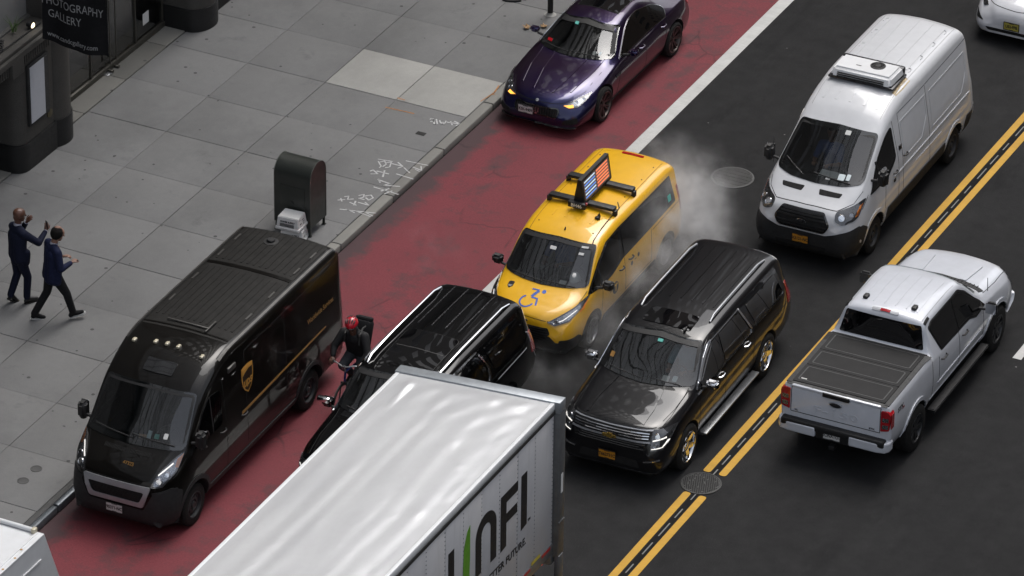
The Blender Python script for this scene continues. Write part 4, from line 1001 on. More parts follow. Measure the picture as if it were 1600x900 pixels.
    b.patch('bonnet_badge_light', 'silver', root, [(-.56, -1.86), (-.48, -1.86), (-.50, -1.90), (-.54, -1.90)], 'top', .006, .002, .03)
    m = MB()
    for x, y in ((-.28, -1.66), (.26, -1.66)): c = b.hit('top', x, y)[0]; m.box((-.02, -.012, 0), (.02, .012, .015), .004, M=Matrix.Translation(c))
    m.build('washer_nozzle', 'black', root)
    # side markings: T disc and small symbols
    def disc(y, z, r, mat, off, kd='side', nm='door_disc'):
        return b.patch(nm, mat, root, [(y+r*math.cos(R(a)), z+r*math.sin(R(a))) for a in range(0, 360, 15)], kd, off, .001, .06)
    for kd, sx in (('side', 1), ('right', -1)):
        disc(-.62, .72, .115, 'ink', .004, kd); c = b.hit(kd, -.62, .72)[0]
        m = MB(); text_on(m, 'T', .19, MF((c.x+sx*.010, -.62, .72), (0, sx, 0), (0, 0, 1)), .008); m.build('door_letter', 'taxi', root, fix=False)
        for q in (.06, .34): disc(q, .86 if q < .2 else .90, .04, 'ink', .004, kd, 'side_symbol')
        c = b.hit(kd, -.82, .74)[0]; m = MB(); text_on(m, 'NYC', .05, MF((c.x+sx*.006, -.80, .74), (0, sx, 0), (0, 0, 1)), .001); text_on(m, 'TAXI', .03, MF((b.hit(kd, .2, .88)[0].x+sx*.006, .2, .88), (0, sx, 0), (0, 0, 1)), .001); m.build('side_lettering', 'ink', root, fix=False)
        b.patch('window_sticker', 'teal', root, rrect(1.66, 1.26, 1.78, 1.38, .01), kd, .017, .001, .05)
    handles(b, root, [(-.36, .97), (.02, 1.0)], 'black', .17)
    add_wheels(root, [(.80, -1.53), (-.80, -1.53), (.80, 1.53), (-.80, 1.53)], .33, .205, dict(spokes=10, rim=.68, sw=.035, dish=.015, hub=.06), 'alloy')
    mirror_pair(root, -1.28, 1.13, .88, 'black', size=(.22, .13, .19), arm=.07)
    for x0, x1 in ((-.62, .02), (-.02, .6)): wiper(root, [b.cast('front', x0+(x1-x0)*q, 1.15+.02*(1-q))[0]+Vector((0, -.015, .015)) for q in (0, .3, .6, 1)])
    plate(root, (0, -2.455, .40), 'BH46C', 'plate_gold')
    stick(b, root, [('windscreen_sticker', -.02, 1.57, .11, .04, 'paper'), ('windscreen_sticker', .52, 1.64, .12, .02, 'paper'), ('windscreen_sticker', .50, 1.56, .09, .03, 'paper'), ('windscreen_sticker', .36, 1.18, .12, .05, 'paper')])
    for sx in (1, -1): b.patch('tail_light', 'red_lens', root, rpoly([(2.12, .9), (2.22, .9), (2.12, 1.4), (2.06, 1.4)], .02), 'side' if sx > 0 else 'right', .01, .004, .06)
    put(root, 4.60, 3.0, R(.8)); return root
MAT['glass_rear'] = glass('rear_glass', (.10, .105, .105), .72, (.006, .006, .0065))
t_ = NT('led_screen'); t_.b.inputs['Base Color'].default_value = (.02, .02, .025, 1); t_.b.inputs['Emission Color'].default_value = (.35, .22, .18, 1); t_.b.inputs['Emission Strength'].default_value = .15; MAT['led_screen'] = t_.m
MAT['led_white'] = emit('led_white', (.55, .72, .85), .38); MAT['led_blue'] = emit('led_blue', (.10, .28, .75), .38); MAT['led_orange'] = emit('led_orange', (.85, .22, .10), .42)
MAT['white_soft'] = plain('white_letter', (.65, .65, .62), .6); MAT['taxi_gutter'] = plain('taxi_gutter', (.25, .12, .01), .7)

# ---------------------------------------------------------------- long graphite SUV
SUB_P = dict(zt=[(-2.65, .72), (-2.63, .93), (-2.57, 1.07), (-2.45, 1.14), (-2.0, 1.20), (-1.44, 1.27), (-.55, 1.82), (-.3, 1.87), (.6, 1.91), (2.3, 1.90), (2.6, 1.87), (2.68, 1.76), (2.88, 1.3), (2.95, 1.0), (3.03, .7)],
             zs=[(-2.65, .70), (-2.6, .88), (-2.45, 1.05), (-2.0, 1.13), (-1.32, 1.21), (-.46, 1.76), (0, 1.81), (2.4, 1.80), (2.6, 1.76), (2.85, 1.25), (2.95, .95), (3.03, .66)],
             zbelt=[(-2.65, .68), (-2.55, .84), (-2.4, 1.0), (-1.9, 1.08), (-1.2, 1.15), (-.5, 1.2), (2.5, 1.24), (2.8, 1.1), (2.95, .85), (3.03, .62)],
             wbelt=[(-2.65, .66), (-2.55, .80), (-2.35, .89), (-2.0, .94), (-1, .955), (2.2, .955), (2.8, .9), (3.03, .8)],
             wm=[(-2.65, .74), (-2.6, .86), (-2.45, .95), (-2.1, 1.0), (2.3, 1.01), (2.8, .96), (3.03, .84)],
             wt=[(-2.65, .55), (-2.4, .78), (-2, .85), (-1.32, .89), (-.46, .77), (0, .77), (2.3, .77), (2.65, .76), (3.03, .74)],
             zm=[(-2.65, .6), (-2, .76), (3.03, .8)], zb=[(-2.65, .36), (-2.55, .27), (-2.2, .26), (2.5, .32), (3.03, .42)], rail=[(-2.6, .35), (-1.2, .25), (-.4, .45)], rr=[(-2.6, .08), (0, .10)])
def long_suv():
    root = thing('large_suv', 'long dark graphite SUV with chrome grille bars and a gold front badge', 'SUV')
    b = Body(SUB_P)
    ws = rpoly([(-.87, 1.295), (-.4, 1.278, .05), (0, 1.272, 0), (.4, 1.278, .05), (.87, 1.295), (.73, 1.775), (0, 1.82, 0), (-.73, 1.775)], .05)
    w1 = rpoly([(-1.12, 1.19, .02), (-.14, 1.20, .02), (-.14, 1.70, .02), (-.42, 1.69, .06), (-.66, 1.55, .1)], .05)
    w2 = rpoly([(-.06, 1.20, .02), (.98, 1.225, .05), (.72, 1.70, .05), (-.06, 1.70, .02)], .05)
    w3 = rpoly([(1.24, 1.25, .05), (2.42, 1.27, .05), (2.26, 1.66, .06), (1.06, 1.67, .05)], .05)
    b.finish('body', ['sub', 'interior'], root, [(-1.65, .40, .47), (1.65, .40, .47)], dict(y0=-1.25, y1=2.4, floor=.95),
             [('front', inset(ws, .04), -3, -.2), ('side', inset(w1, .03), .45, 1.2), ('side', inset(w2, .03), .45, 1.2)])
    b.patch('windscreen', 'glass', root, ws, 'front', .006, .004); frame_ring(b, 'windscreen_seal', 'black', root, ws, 'front', .055)
    m = MB(); b.strip([(.895, 1.29), (.80, 1.65), (.755, 1.79)], .02, 'front', .012, .003, m, .05, True); m.build('windscreen_trim', 'chrome', root, fix=False)
    for kd in ('side', 'right'):
        b.patch('front_window', 'glass_dark', root, w1, kd, .005, .004); b.patch('rear_window', 'glass_dark', root, w2, kd, .005, .004); b.patch('quarter_window', 'glass_black', root, w3, kd, .005, .004)
        b.patch('window_surround', 'gloss_black', root, rpoly([(-1.16, 1.17), (1.02, 1.20), (.76, 1.73), (-.45, 1.725), (-.70, 1.58)], .03), kd, .003, .003, .1, holes=[inset(w1, .015), inset(w2, .015)], sub=False)
        m = MB(); b.strip([(-1.20, 1.165), (1.03, 1.19)], .026, kd, .014, .003, m); b.strip([(1.03, 1.19), (1.06, 1.25), (.78, 1.73)], .045, kd, .016, .003, m); b.strip([(.78, 1.735), (-.45, 1.73), (-.72, 1.58), (-1.16, 1.22)], .012, kd, .012, .003, m); b.strip([(1.22, 1.225), (2.45, 1.245)], .018, kd, .012, .003, m)
        m.build('window_trim', 'chrome', root, fix=False)
    for x in (-.4, .4): seat(root, x, -.30, .80, 'seat', .62); seat(root, x, .75, .80, 'seat', .58)
    steering(root, .4, -.80, 1.16, .19, -40)
    m = MB(); m.box((-.84, -1.3, .95), (.84, -.95, 1.2), .05); m.build('dashboard', 'interior', root)
    gp = rpoly([(-.70, 1.06), (.70, 1.06), (.64, .76), (-.64, .76)], .02)
    b.patch('grille', 'under', root, gp, 'front', .010, .01, .06); m = MB()
    for z, w, q in ((1.035, .66, .014), (1.00, .66, .014), (.96, .66, .014), (.865, .62, .012), (.825, .62, .012), (.785, .61, .012)): b.strip([(-w, z), (w, z)], q, 'front', .026, .004, m, .1)
    m.build('grille_bar', 'chrome', root)
    m = MB(); b.strip([(-.70, .905), (.70, .905)], .028, 'front', .022, .004, m, .1); b.strip([(-.70, 1.075), (.70, 1.075)], .012, 'front', .022, .004, m, .1); m.build('grille_crossbar', 'silver', root)
    c, n = b.hit('front', 0, .925); m = MB(); m.prism([(-.13, -.022), (-.045, -.022), (-.045, -.045), (.045, -.045), (.045, -.022), (.13, -.022), (.115, .022), (.045, .022), (.045, .045), (-.045, .045), (-.045, .022), (-.115, .022)], 0, .014, M=MF(c+Vector((0, -.035, 0)), (1, 0, 0), (0, 0, 1))); o = m.build('grille_badge', 'badge_gold', root)
    headlight(b, root, rpoly([(.70, 1.08), (.72, .76), (.90, .80), (.945, .95), (.94, 1.07)], .02), inner='lamp_dark', lamps=[(.79, .99, .045, 'chrome'), (.79, .86, .03, 'reflector')], drl=[([(.73, .80), (.88, .83), (.93, .92)], .016), ([(.73, .93), (.90, .97)], .022)])
    b.patch('lower_intake', 'under', root, rpoly([(-.55, .42), (.55, .42), (.5, .56), (-.5, .56)], .03), 'front', .006, .003, .06)
    m = MB(); b.strip([(.62, .56), (.88, .62)], .022, 'front', .012, .004, m, .05, True); m.build('fog_trim', 'chrome', root, fix=False)
    b.patch('lower_valance', 'grey_plastic', root, rpoly([(-.8, .27), (.8, .27), (.85, .36), (-.85, .36)], .02), 'front', .01, .01, .06)
    seams(b, root, [[(-.72, 1.10), (0, 1.115), (.72, 1.10)], [(.72, 1.10), (.80, 1.17), (.82, 1.26)], [(-.72, 1.10), (-.80, 1.17), (-.82, 1.26)]], 'front', .008, mirror=False)
    # bonnet creases
    m = MB(); b.strip([(.42, -1.38), (.50, -2.0), (.50, -2.42)], .03, 'top', .010, .004, m, .08, True); m.build('bonnet_crease', 'sub', root, 25)
    seams(b, root, [[(.80, -1.25), (.82, -2.0), (.78, -2.45)]], 'top', .010, mirror=True)
    seams(b, root, [[(-1.18, .55), (-1.14, 1.12)], [(-.10, .42), (-.10, 1.17)], [(1.08, .6), (1.12, 1.2)], [(-1.1, .46), (1.1, .46)], [(-1.1, .98), (2.6, 1.0)]])
    handles(b, root, [(-.28, 1.06), (.80, 1.08)], 'chrome', .19)
    for kd, sx in (('side', 1), ('right', -1)):
        m = MB(); m.box((sx*.96, -1.12, .36), (sx*1.10, 1.12, .40), .015); m.box((sx*.9, -1.05, .30), (sx*1.0, -.95, .38)); m.box((sx*.9, .95, .30), (sx*1.0, 1.05, .38)); m.build('side_step', 'side_step', root)
        b.patch('tail_light', 'red_lens', root, rpoly([(2.62, .95), (2.84, .95), (2.68, 1.35), (2.58, 1.35)], .02), kd, .01, .004, .06)
    for sx in (1, -1):
        m = MB(); pts = [(sx*.63, y, b.hit('top', sx*.63, y)[0].z+(.07 if 0 < i < 5 else .01)) for i, y in enumerate((-.02, .15, .7, 1.3, 2.0, 2.3))]; m.tube(pts, .020, 8); m.build('roof_rail', 'silver', root)
    ribs(b, root, [-.5, -.3, -.1, .1, .3, .5], .42, 2.32, 'sub', .022, .010)
    b.patch('sunroof', 'glass_black', root, rrect(-.44, -.42, .44, .02, .05), 'top', .008, .004, .08)
    c = b.hit('top', .36, -.46)[0]; m = MB(); m.tube([c, c+Vector((0, -.02, .03)), c+Vector((0, .10, .05))], [.02, .02, .01], 8); m.build('antenna', 'black', root)
    b.patch('rear_window_glass', 'glass_black', root, rpoly([(-.68, 1.34), (.68, 1.34), (.6, 1.70), (-.6, 1.70)], .05), 'rear', .006, .004, .08)
    for x0, x1 in ((-.66, 0), (-.05, .66)): wiper(root, [b.cast('front', x0+(x1-x0)*q, 1.30+.03*(1-q))[0]+Vector((0, -.02, .015)) for q in (0, .3, .6, 1)])
    add_wheels(root, [(.87, -1.65), (-.87, -1.65), (.87, 1.65), (-.87, 1.65)], .405, .27, dict(spokes=6, rim=.66, sw=.085, dish=.03, hub=.075), 'chrome')
    mirror_pair(root, -.98, 1.27, .93, 'chrome', size=(.24, .14, .18), arm=.06)
    plate(root, (-.02, -2.69, .56), 'HCC9751' if 0 else 'T662731C', 'plate_gold')
    stick(b, root, [('windscreen_sticker', .38, 1.34, .12, .06, 'paper'), ('windscreen_sticker', .53, 1.35, .08, .06, 'sticker'), ('windscreen_sticker', -.68, 1.44, .07, .06, 'gold'), ('windscreen_sticker', .05, 1.73, .09, .03, 'teal')])
    put(root, 7.63, .31, R(1.28)); return root
MAT['badge_gold'] = plain('badge_gold', (.50, .33, .08), .25, .8)
MAT['side_step'] = plain('side_step', (.16, .165, .17), .35, .6, var=.2)

def black_suv():
    root = thing('large_suv', 'glossy black SUV with chrome roof rails and glass roof, half hidden behind the trailer', 'SUV')
    k = .955
    P = {n: [(y*k, v*(1.0 if n[0] != 'z' else 1.03)) for y, v in l] for n, l in SUB_P.items()}
    b = Body(P)
    ws = rpoly([(-.86, 1.37), (-.4, 1.35, .05), (0, 1.345, 0), (.4, 1.35, .05), (.86, 1.37), (.72, 1.83), (0, 1.87, 0), (-.72, 1.83)], .05)
    w1 = rpoly([(-1.04, 1.25, .02), (-.12, 1.27, .02), (-.12, 1.78, .02), (-.38, 1.77, .06), (-.62, 1.63, .1)], .05)
    w2 = rpoly([(-.04, 1.27, .02), (.88, 1.28, .05), (.92, 1.42, .1), (.70, 1.77, .05), (-.04, 1.78, .02)], .05)
    w3 = rpoly([(1.16, 1.33, .08), (1.30, 1.30, .08), (2.32, 1.32, .05), (2.22, 1.74, .06), (1.0, 1.78, .05)], .05)
    b.finish('body', ['suvb', 'interior'], root, [(-1.53, .39, .46), (1.53, .39, .46)], dict(y0=-1.15, y1=2.1, floor=.95), [('front', inset(ws, .04), -3, -.2), ('side', inset(w1, .03), .45, 1.2), ('side', inset(w2, .03), .45, 1.2)])
    b.patch('windscreen', 'glass', root, ws, 'front', .006, .004); frame_ring(b, 'windscreen_seal', 'black', root, ws, 'front', .055)
    for kd in ('side', 'right'):
        b.patch('front_window', 'glass_dark', root, w1, kd, .005, .004); b.patch('rear_window', 'glass_dark', root, w2, kd, .005, .004); b.patch('quarter_window', 'glass_black', root, w3, kd, .005, .004)
        m = MB(); b.strip([(-1.1, 1.225), (.92, 1.245), (.97, 1.30), (1.0, 1.44), (.74, 1.83), (-.4, 1.835)], .028, kd, .014, .003, m); m.build('window_trim', 'chrome', root, fix=False)
        m = MB(); b.strip([(1.2, 1.12), (2.3, 1.15)], .012, kd, .008, .003, m); m.build('body_trim', 'silver', root, fix=False)
        b.patch('tail_light', 'tail_clear', root, rpoly([(2.50, .95), (2.68, .95), (2.58, 1.35), (2.46, 1.35)], .02), kd, .012, .004, .06)
        m = MB(); b.strip([(2.42, 1.38), (2.52, 1.05), (2.68, .80)], .014, kd, .012, .003, m); m.build('tail_trim', 'silver', root, fix=False)
    for x in (-.4, .4): seat(root, x, -.28, .80, 'seat', .60); seat(root, x, .7, .80, 'seat', .55)
    steering(root, .4, -.75, 1.14, .19, -40)
    m = MB(); m.box((-.84, -1.2, .95), (.84, -.9, 1.18), .05); m.build('dashboard', 'interior', root)
    for sx in (1, -1):
        m = MB(); pts = [(sx*.64, y, b.hit('top', sx*.64, y)[0].z+(.065 if 0 < i < 5 else .005)) for i, y in enumerate((-.42, -.28, .5, 1.2, 2.0, 2.28))]; m.tube(pts, .024, 8); m.build('roof_rail', 'chrome', root)
    m = MB()
    for x in (-.42, -.17, .08, .33): b.strip([(x, 1.0), (x, 2.4)], .016, 'top', .012, .004, m, .1)
    m.build('roof_rib', 'rib_shine', root)
    fr = rrect(-.47, -.55, .47, .78, .08); b.patch('glass_roof', 'glass_black', root, fr, 'top', .006, .004, .09); m = MB(); b.strip(fr+[fr[0]], .014, 'top', .009, .003, m); m.build('roof_seal', 'iron', root)
    m = MB(); b.strip([(-.45, .22), (.45, .22)], .02, 'top', .010, .003, m); m.build('roof_crossbar', 'black', root)
    gp = rpoly([(-.62, 1.02), (.62, 1.02), (.52, .66), (-.52, .66)], .04); b.patch('grille', 'under', root, gp, 'front', .010, .01, .06); frame_ring(b, 'grille_frame', 'chrome', root, gp, 'front', .03, .02)
    m = MB(); [b.strip([(-.56, z), (.56, z)], .012, 'front', .02, .004, m, .1) for z in (.74, .82, .90)]; m.build('grille_bar', 'chrome', root)
    headlight(b, root, rpoly([(.64, 1.03), (.70, .84), (.90, .90), (.93, 1.02)], .02), drl=[([(.70, .88), (.88, .93)], .014)])
    seams(b, root, [[(-1.09, .55), (-1.05, 1.10)], [(-.08, .42), (-.08, 1.14)], [(.98, .6), (1.02, 1.15)]])
    seams(b, root, [[(.78, -1.15), (.80, -1.8), (.74, -2.3)]], 'top', .010, mirror=True)
    seams(b, root, [[(-.7, 1.8*k-.0), (.7, 1.8*k)]][:0] or [[(-.62, 2.45), (.62, 2.45)]], 'top', .012, mirror=False)
    handles(b, root, [(-.28, 1.04), (.72, 1.06)], 'chrome', .18)
    for x0, x1 in ((-.66, 0), (-.05, .66)): wiper(root, [b.cast('front', x0+(x1-x0)*q, 1.37+.03*(1-q))[0]+Vector((0, -.02, .015)) for q in (0, .3, .6, 1)])
    add_wheels(root, [(.86, -1.53), (-.86, -1.53), (.86, 1.53), (-.86, 1.53)], .395, .26, dict(spokes=10, rim=.68, sw=.05, dish=.02, hub=.075), 'machined')
    mirror_pair(root, -1.0, 1.30, .92, 'gloss_black', size=(.22, .14, .19), arm=.06)
    m = MB(); m.box((-1.25, -1.085, 1.31), (-1.02, -.99, 1.41), .03); m.build('mirror_cap', 'chrome', root)
    plate(root, (0, -2.56, .52), 'T731426C', 'plate_gold')
    put(root, 4.44, -3.12, R(.6)); return root
MAT['tail_clear'] = plain('tail_lamp', (.28, .06, .06), .2, coat=1); MAT['rib_shine'] = plain('rib_shine', (.12, .12, .125), .25, .7)

# ---------------------------------------------------------------- white pickup
def pickup():
    root = thing('pickup_truck', 'white four-door pickup with a folded black cover over its bed', 'pickup truck')
    P = dict(zt=[(-2.80, .86), (-2.77, 1.10), (-2.68, 1.22), (-2.0, 1.33), (-1.5, 1.38), (-.62, 1.94), (-.3, 1.99), (.3, 2.02), (.9, 2.00), (1.0, 1.95), (1.10, 1.48), (1.15, 1.42), (2.98, 1.42), (3.02, 1.33)],
             zs=[(-2.80, .84), (-2.74, 1.03), (-2.6, 1.13), (-2, 1.22), (-1.33, 1.30), (-.52, 1.87), (0, 1.925), (.88, 1.92), (.98, 1.87), (1.09, 1.46), (1.15, 1.415), (2.98, 1.415), (3.02, 1.32)],
             zbelt=[(-2.80, .82), (-2.6, 1.02), (-2, 1.13), (-1.3, 1.20), (.9, 1.29), (1.2, 1.33), (2.98, 1.34), (3.02, 1.25)],
             wbelt=[(-2.80, .74), (-2.65, .86), (-2.3, .93), (-1.3, .94), (1.0, .94), (1.2, .955), (2.96, .955), (3.02, .93)],
             wm=[(-2.80, .82), (-2.68, .94), (-2.3, 1.0), (-1.2, .99), (1, .99), (1.3, 1.0), (2.96, 1.0), (3.02, .96)],
             wt=[(-2.80, .64), (-2.5, .82), (-2, .86), (-1.33, .86), (-.5, .72), (.88, .71), (1.02, .74), (1.12, .90), (1.2, .925), (2.98, .925), (3.02, .90)],
             zm=[(-2.80, .7), (-2, .84), (3.02, .9)], zb=[(-2.80, .45), (-2.6, .40), (2.6, .48), (3.02, .56)], rail=[(-2.8, .4), (-1.3, .25), (-.4, .4), (.9, .4), (1.1, .15), (1.2, .1)], rr=[(-2.8, .1), (0, .12)])
    b = Body(P, ny=.05)
    ws = rpoly([(-.80, 1.43), (0, 1.40, 0), (.80, 1.43), (.69, 1.88), (0, 1.92, 0), (-.69, 1.88)], .05)
    w1 = rpoly([(-1.26, 1.20, .03), (-.88, 1.17, .06), (-.62, 1.27, .05), (-.12, 1.30, .02), (-.12, 1.84, .02), (-.42, 1.83, .08), (-.68, 1.69, .08), (-1.16, 1.32, .05)], .05)
    w2 = rpoly([(-.06, 1.30, .02), (.66, 1.33, .08), (.88, 1.79, .06), (.76, 1.84, .05), (-.06, 1.845, .02)], .06)
    rg = rpoly([(-.765, 1.475), (.765, 1.475), (.675, 1.88), (-.675, 1.88)], .04)
    b.finish('body', ['truckw', 'interior'], root, [(-1.84, .41, .50), (1.84, .41, .50)], dict(y0=-1.25, y1=.92, floor=1.0), [('front', inset(ws, .04), -3, -.3), ('side', inset(w1, .03), .45, 1.2), ('side', inset(w2, .03), .45, 1.2)])
    b.patch('windscreen', 'glass', root, ws, 'front', .006, .004); b.patch('rear_window', 'glass_black', root, rg, 'rear', .008, .004, .07)
    for kd in ('side', 'right'):
        b.patch('front_window', 'glass_dark', root, w1, kd, .005, .004); b.patch('back_window', 'glass_black', root, w2, kd, .005, .004)
        b.patch('window_surround', 'black', root, rpoly([(-1.30, 1.18), (-.88, 1.145), (-.60, 1.245), (.68, 1.30), (.92, 1.81), (.76, 1.87), (-.44, 1.86), (-.70, 1.72)], .04), kd, .003, .003, .1, holes=[inset(w1, .012), inset(w2, .012)], sub=False)
    for x in (-.42, .42): seat(root, x, -.35, .85, 'seat', .62)
    steering(root, .42, -.85, 1.22, .19, -40)
    # bed cover: three folding panels and a tailgate lip
    for y0, y1 in ((1.17, 1.78), (1.79, 2.33), (2.34, 2.92)):
        b.patch('bed_cover_panel', 'tonneau', root, rrect(-.83, y0, .83, y1, .03), 'top', .034, .03, .15)
        m = MB(); fr = rrect(-.76, y0+.07, .76, y1-.07, .03); b.strip(fr+[fr[0]], .02, 'top', .038, .003, m); m.build('panel_pressing', 'tonneau_edge', root, fix=False)
    m = MB()
    for sg in (1, -1): b.strip([(sg*.875, 1.14), (sg*.875, 2.96)], .085, 'top', .024, .01, m, .3)
    b.strip([(-.90, 2.96), (.90, 2.96)], .06, 'top', .024, .01, m); b.strip([(-.86, 1.155), (.86, 1.155)], .03, 'top', .036, .01, m); m.build('bed_rail_cap', 'black', root)
    m = MB(); b.strip([(-.78, 1.135), (.78, 1.135)], .012, 'top', .03, .01, m); m.build('cab_bed_trim', 'chrome', root)
    m = MB(); m.box((.62, 2.80, 1.458), (.72, 2.825, 1.462)); m.build('cover_label', 'paper', root)
    # rear: tailgate, handle, lamps, bumper, plate
    Y = 3.024
    seams(b, root, [[(-.80, .92), (-.80, 1.38)], [(.80, .92), (.80, 1.38)], [(-.8, .92), (.8, .92)]], 'rear', .012, mirror=False)
    m = MB(); m.box((-.24, Y-.03, 1.345), (.24, Y+.025, 1.425), .012); m.build('tailgate_handle', 'black', root)
    m = MB(); m.box((-.80, Y-.06, 1.38), (.80, Y+.006, 1.43), .02); m.build('tailgate_spoiler', 'truckw', root)
    m = MB(); text_on(m, 'F-150', .17, MF((0, Y-.001, 1.06), (-1, 0, 0), (0, 0, 1)), .004, 1.9, .004, spacing=1.1); m.build('tailgate_lettering', 'truckw', root)
    m = MB(); m.lathe([(.115, -.01), (.115, .012), (.10, .018)], 28, 1, M=Matrix.Translation((0, Y+.004, 1.24)) @ Matrix.Rotation(R(90), 4, 'Z') @ Matrix.Scale(.42, 4, (0, 0, 1))); m.lathe([(.10, .012), (.001, .02)], 28, 0, M=Matrix.Translation((0, Y+.004, 1.24)) @ Matrix.Rotation(R(90), 4, 'Z') @ Matrix.Scale(.42, 4, (0, 0, 1))); m.build('tailgate_badge', ['lamp_dark', 'silver'], root)
    for sx in (1, -1):
        t = MB(); poly = rpoly([(sx*.815, .96), (sx*.97, 1.0), (sx*.985, 1.30), (sx*.93, 1.36), (sx*.815, 1.35)], .02)
        t.prism(poly, Y-.16, Y+.012, 'XZ'); tl = t.build('tail_light', 'red_lens', root)
        c = MB()
        for z in (1.15, 1.02): c.prism(rpoly([(sx*.845, z), (sx*.955, z+.01), (sx*.955, z+.085), (sx*.845, z+.075)], .012), Y+.008, Y+.018, 'XZ')
        c.build('reversing_lamp', 'reflector', tl)
        s2 = MB(); s2.box((sx*.99-.004, Y-.15, 1.02), (sx*.99+.004, Y-.03, 1.30)); s2.build('side_marker', 'red_lens', tl)
    bp = empty('rear_bumper'); bp.parent = root
    m = MB(); m.box((-.93, Y-.02, .70), (.93, Y+.13, .83), .03); m.build('step_pad', 'black', bp)
    for sx in (1, -1):
        m = MB(); m.prism([(sx*.30, Y+.14), (sx*.80, Y+.135), (sx*.95, Y+.10), (sx*1.00, Y+.02), (sx*1.01, Y-.12), (sx*.93, Y-.12), (sx*.90, Y+.02), (sx*.30, Y+.05)], .60, .79, 'XY'); o = m.build('bumper_end', 'truckw', bp); q = o.modifiers.new('bevel', 'BEVEL'); q.width = .03; q.segments = 3
    m = MB(); m.box((-.30, Y+.02, .58), (.30, Y+.11, .81), .015); m.build('bumper_centre', 'black', bp)
    m = MB(); m.box((-.05, Y, .42), (.05, Y+.12, .50), .01); m.build('tow_hitch', 'black', bp)
    plate(root, (0, Y+.118, .70), 'DONATO-3', rear=True)
    m = MB(); text_on(m, 'XL', .04, MF((.70, Y+.006, .965), (-1, 0, 0), (0, 0, 1)), .001, 1.3, .002); text_on(m, 'STX', .04, MF((-.66, Y+.006, .965), (-1, 0, 0), (0, 0, 1)), .001, 1.4, .002); m.build('trim_badge', 'lamp_dark', root)
    for kd, sx in (('right', -1), ('side', 1)):
        c = b.hit(kd, 2.62, 1.17)[0]; m = MB(); text_on(m, 'STX', .12, MF((c.x+sx*.008, 2.58, 1.22), (0, sx, 0), (0, 0, 1)), .004, 1.1); m.build('bed_decal', 'ink', root, fix=False)
        c = b.hit(kd, 2.62, 1.17)[0]; m = MB(); text_on(m, '4X4', .05, MF((c.x+sx*.009, 2.46, 1.17), (0, sx, 0), (0, 0, 1)), .002, 1.1); m.build('bed_decal', 'red_lens', root, fix=False)
        for yc in (-1.84, 1.84):
            arc = [(yc+.535*math.cos(R(a)), .41+.535*math.sin(R(a))) for a in range(2, 179, 11)]; m = b.strip(arc, .07, kd, .018, .012); m.build('arch_flare', 'truckw', root, fix=False)
        m = MB(); m.box((sx*.95, -1.25, .40), (sx*1.06, 1.20, .44), .015); m.build('running_board', 'black', root)
        m = MB(); b.strip([(-1.1, .80), (.9, .80)], .03, kd, .012, .006, m); b.strip([(-1.2, .62), (1.2, .62)], .02, kd, .010, .006, m); m.build('door_crease', 'truckw', root)
    seams(b, root, [[(-1.2, .55), (-1.18, 1.15)], [(-.09, .52), (-.09, 1.27)], [(.86, .75), (.80, 1.25)], [(1.13, .50), (1.13, 1.33)], [(-1.2, .55), (.72, .53)]], w=.014)
    handles(b, root, [(-.32, 1.14), (.62, 1.17)], 'black', .22)
    ribs(b, root, [-.5, -.3, -.1, .1, .3, .5], -.38, .78, 'truckw', .02, .007)
    seams(b, root, [[(.655, -.45), (.655, .95)], [(-.655, -.45), (-.655, .95)]], 'top', .008, 'roof_seam', mirror=False, name='roof_channel')
    for x in (-.42, .46):
        c = b.hit('top', x, .70)[0]; m = MB(); m.box((-.045, -.07, -.01), (.045, .07, .055), .025, M=Matrix.Translation(c)); m.build('roof_mount', 'black', root)
    for sx in (1, -1):
        m = MB(); b.strip([(sx*.69, .78), (sx*.70, .96)], .035, 'top', .02, .005, m); m.build('roof_corner_trim', 'black', root)
    b.patch('high_brake_light', 'silver', root, rrect(-.24, .93, .24, .985, .02), 'top', .014, .004, .05); b.patch('brake_lens', 'red_lens', root, rrect(-.09, .935, .09, .98, .01), 'top', .020, .004, .05)
    m = MB(); b.strip([(-.80, -1.44), (-.4, -1.52), (0, -1.54), (.4, -1.52), (.80, -1.44)], .15, 'top', .012, .006, m, .08); cw = m.build('cowl_grille', 'black', root)
    m = MB(); [b.strip([(x, -1.57), (x, -1.46)], .012, 'top', .02, .003, m, .08) for x in [-.7+i*.07 for i in range(21)]]; m.build('cowl_slats', 'under', cw, fix=False)
    m = MB(); b.strip([(.40, -1.60), (.44, -2.3)], .11, 'top', .022, .006, m, .08, True); m.build('bonnet_crease', 'truckw', root, 20)
    seams(b, root, [[(.83, -1.45), (.84, -2.0), (.80, -2.55)]], 'top', .010, mirror=True)
    m = MB(); c = b.hit('top', -.86, -1.62)[0]; m.tube([c, c+Vector((0, .04, .28))], .006, 5); m.build('antenna', 'black', root)
    gp = rpoly([(-.66, 1.10), (.66, 1.10), (.62, .74), (-.62, .74)], .04); b.patch('grille', 'under', root, gp, 'front', .012, .01, .07); frame_ring(b, 'grille_frame', 'silver', root, gp, 'front', .04, .025)
    headlight(b, root, rpoly([(.70, 1.10), (.70, .80), (.88, .84), (.90, 1.06)], .02), lamps=[(.79, .96, .04, 'chrome')])
    b.patch('front_bumper', 'truckw', root, rpoly([(-.92, .46), (.92, .46), (.92, .68), (-.92, .68)], .03), 'front', .05, .05, .08)
    for x0, x1 in ((-.62, 0), (-.02, .62)): wiper(root, [b.cast('front', x0+(x1-x0)*q, 1.43+.03*(1-q))[0]+Vector((0, -.02, .015)) for q in (0, .3, .6, 1)])
    add_wheels(root, [(.87, -1.84), (-.87, -1.84), (.87, 1.84), (-.87, 1.84)], .42, .28, dict(spokes=6, rim=.60, sw=.035, split=.16, dish=.02, hub=.07), 'dark_alloy')
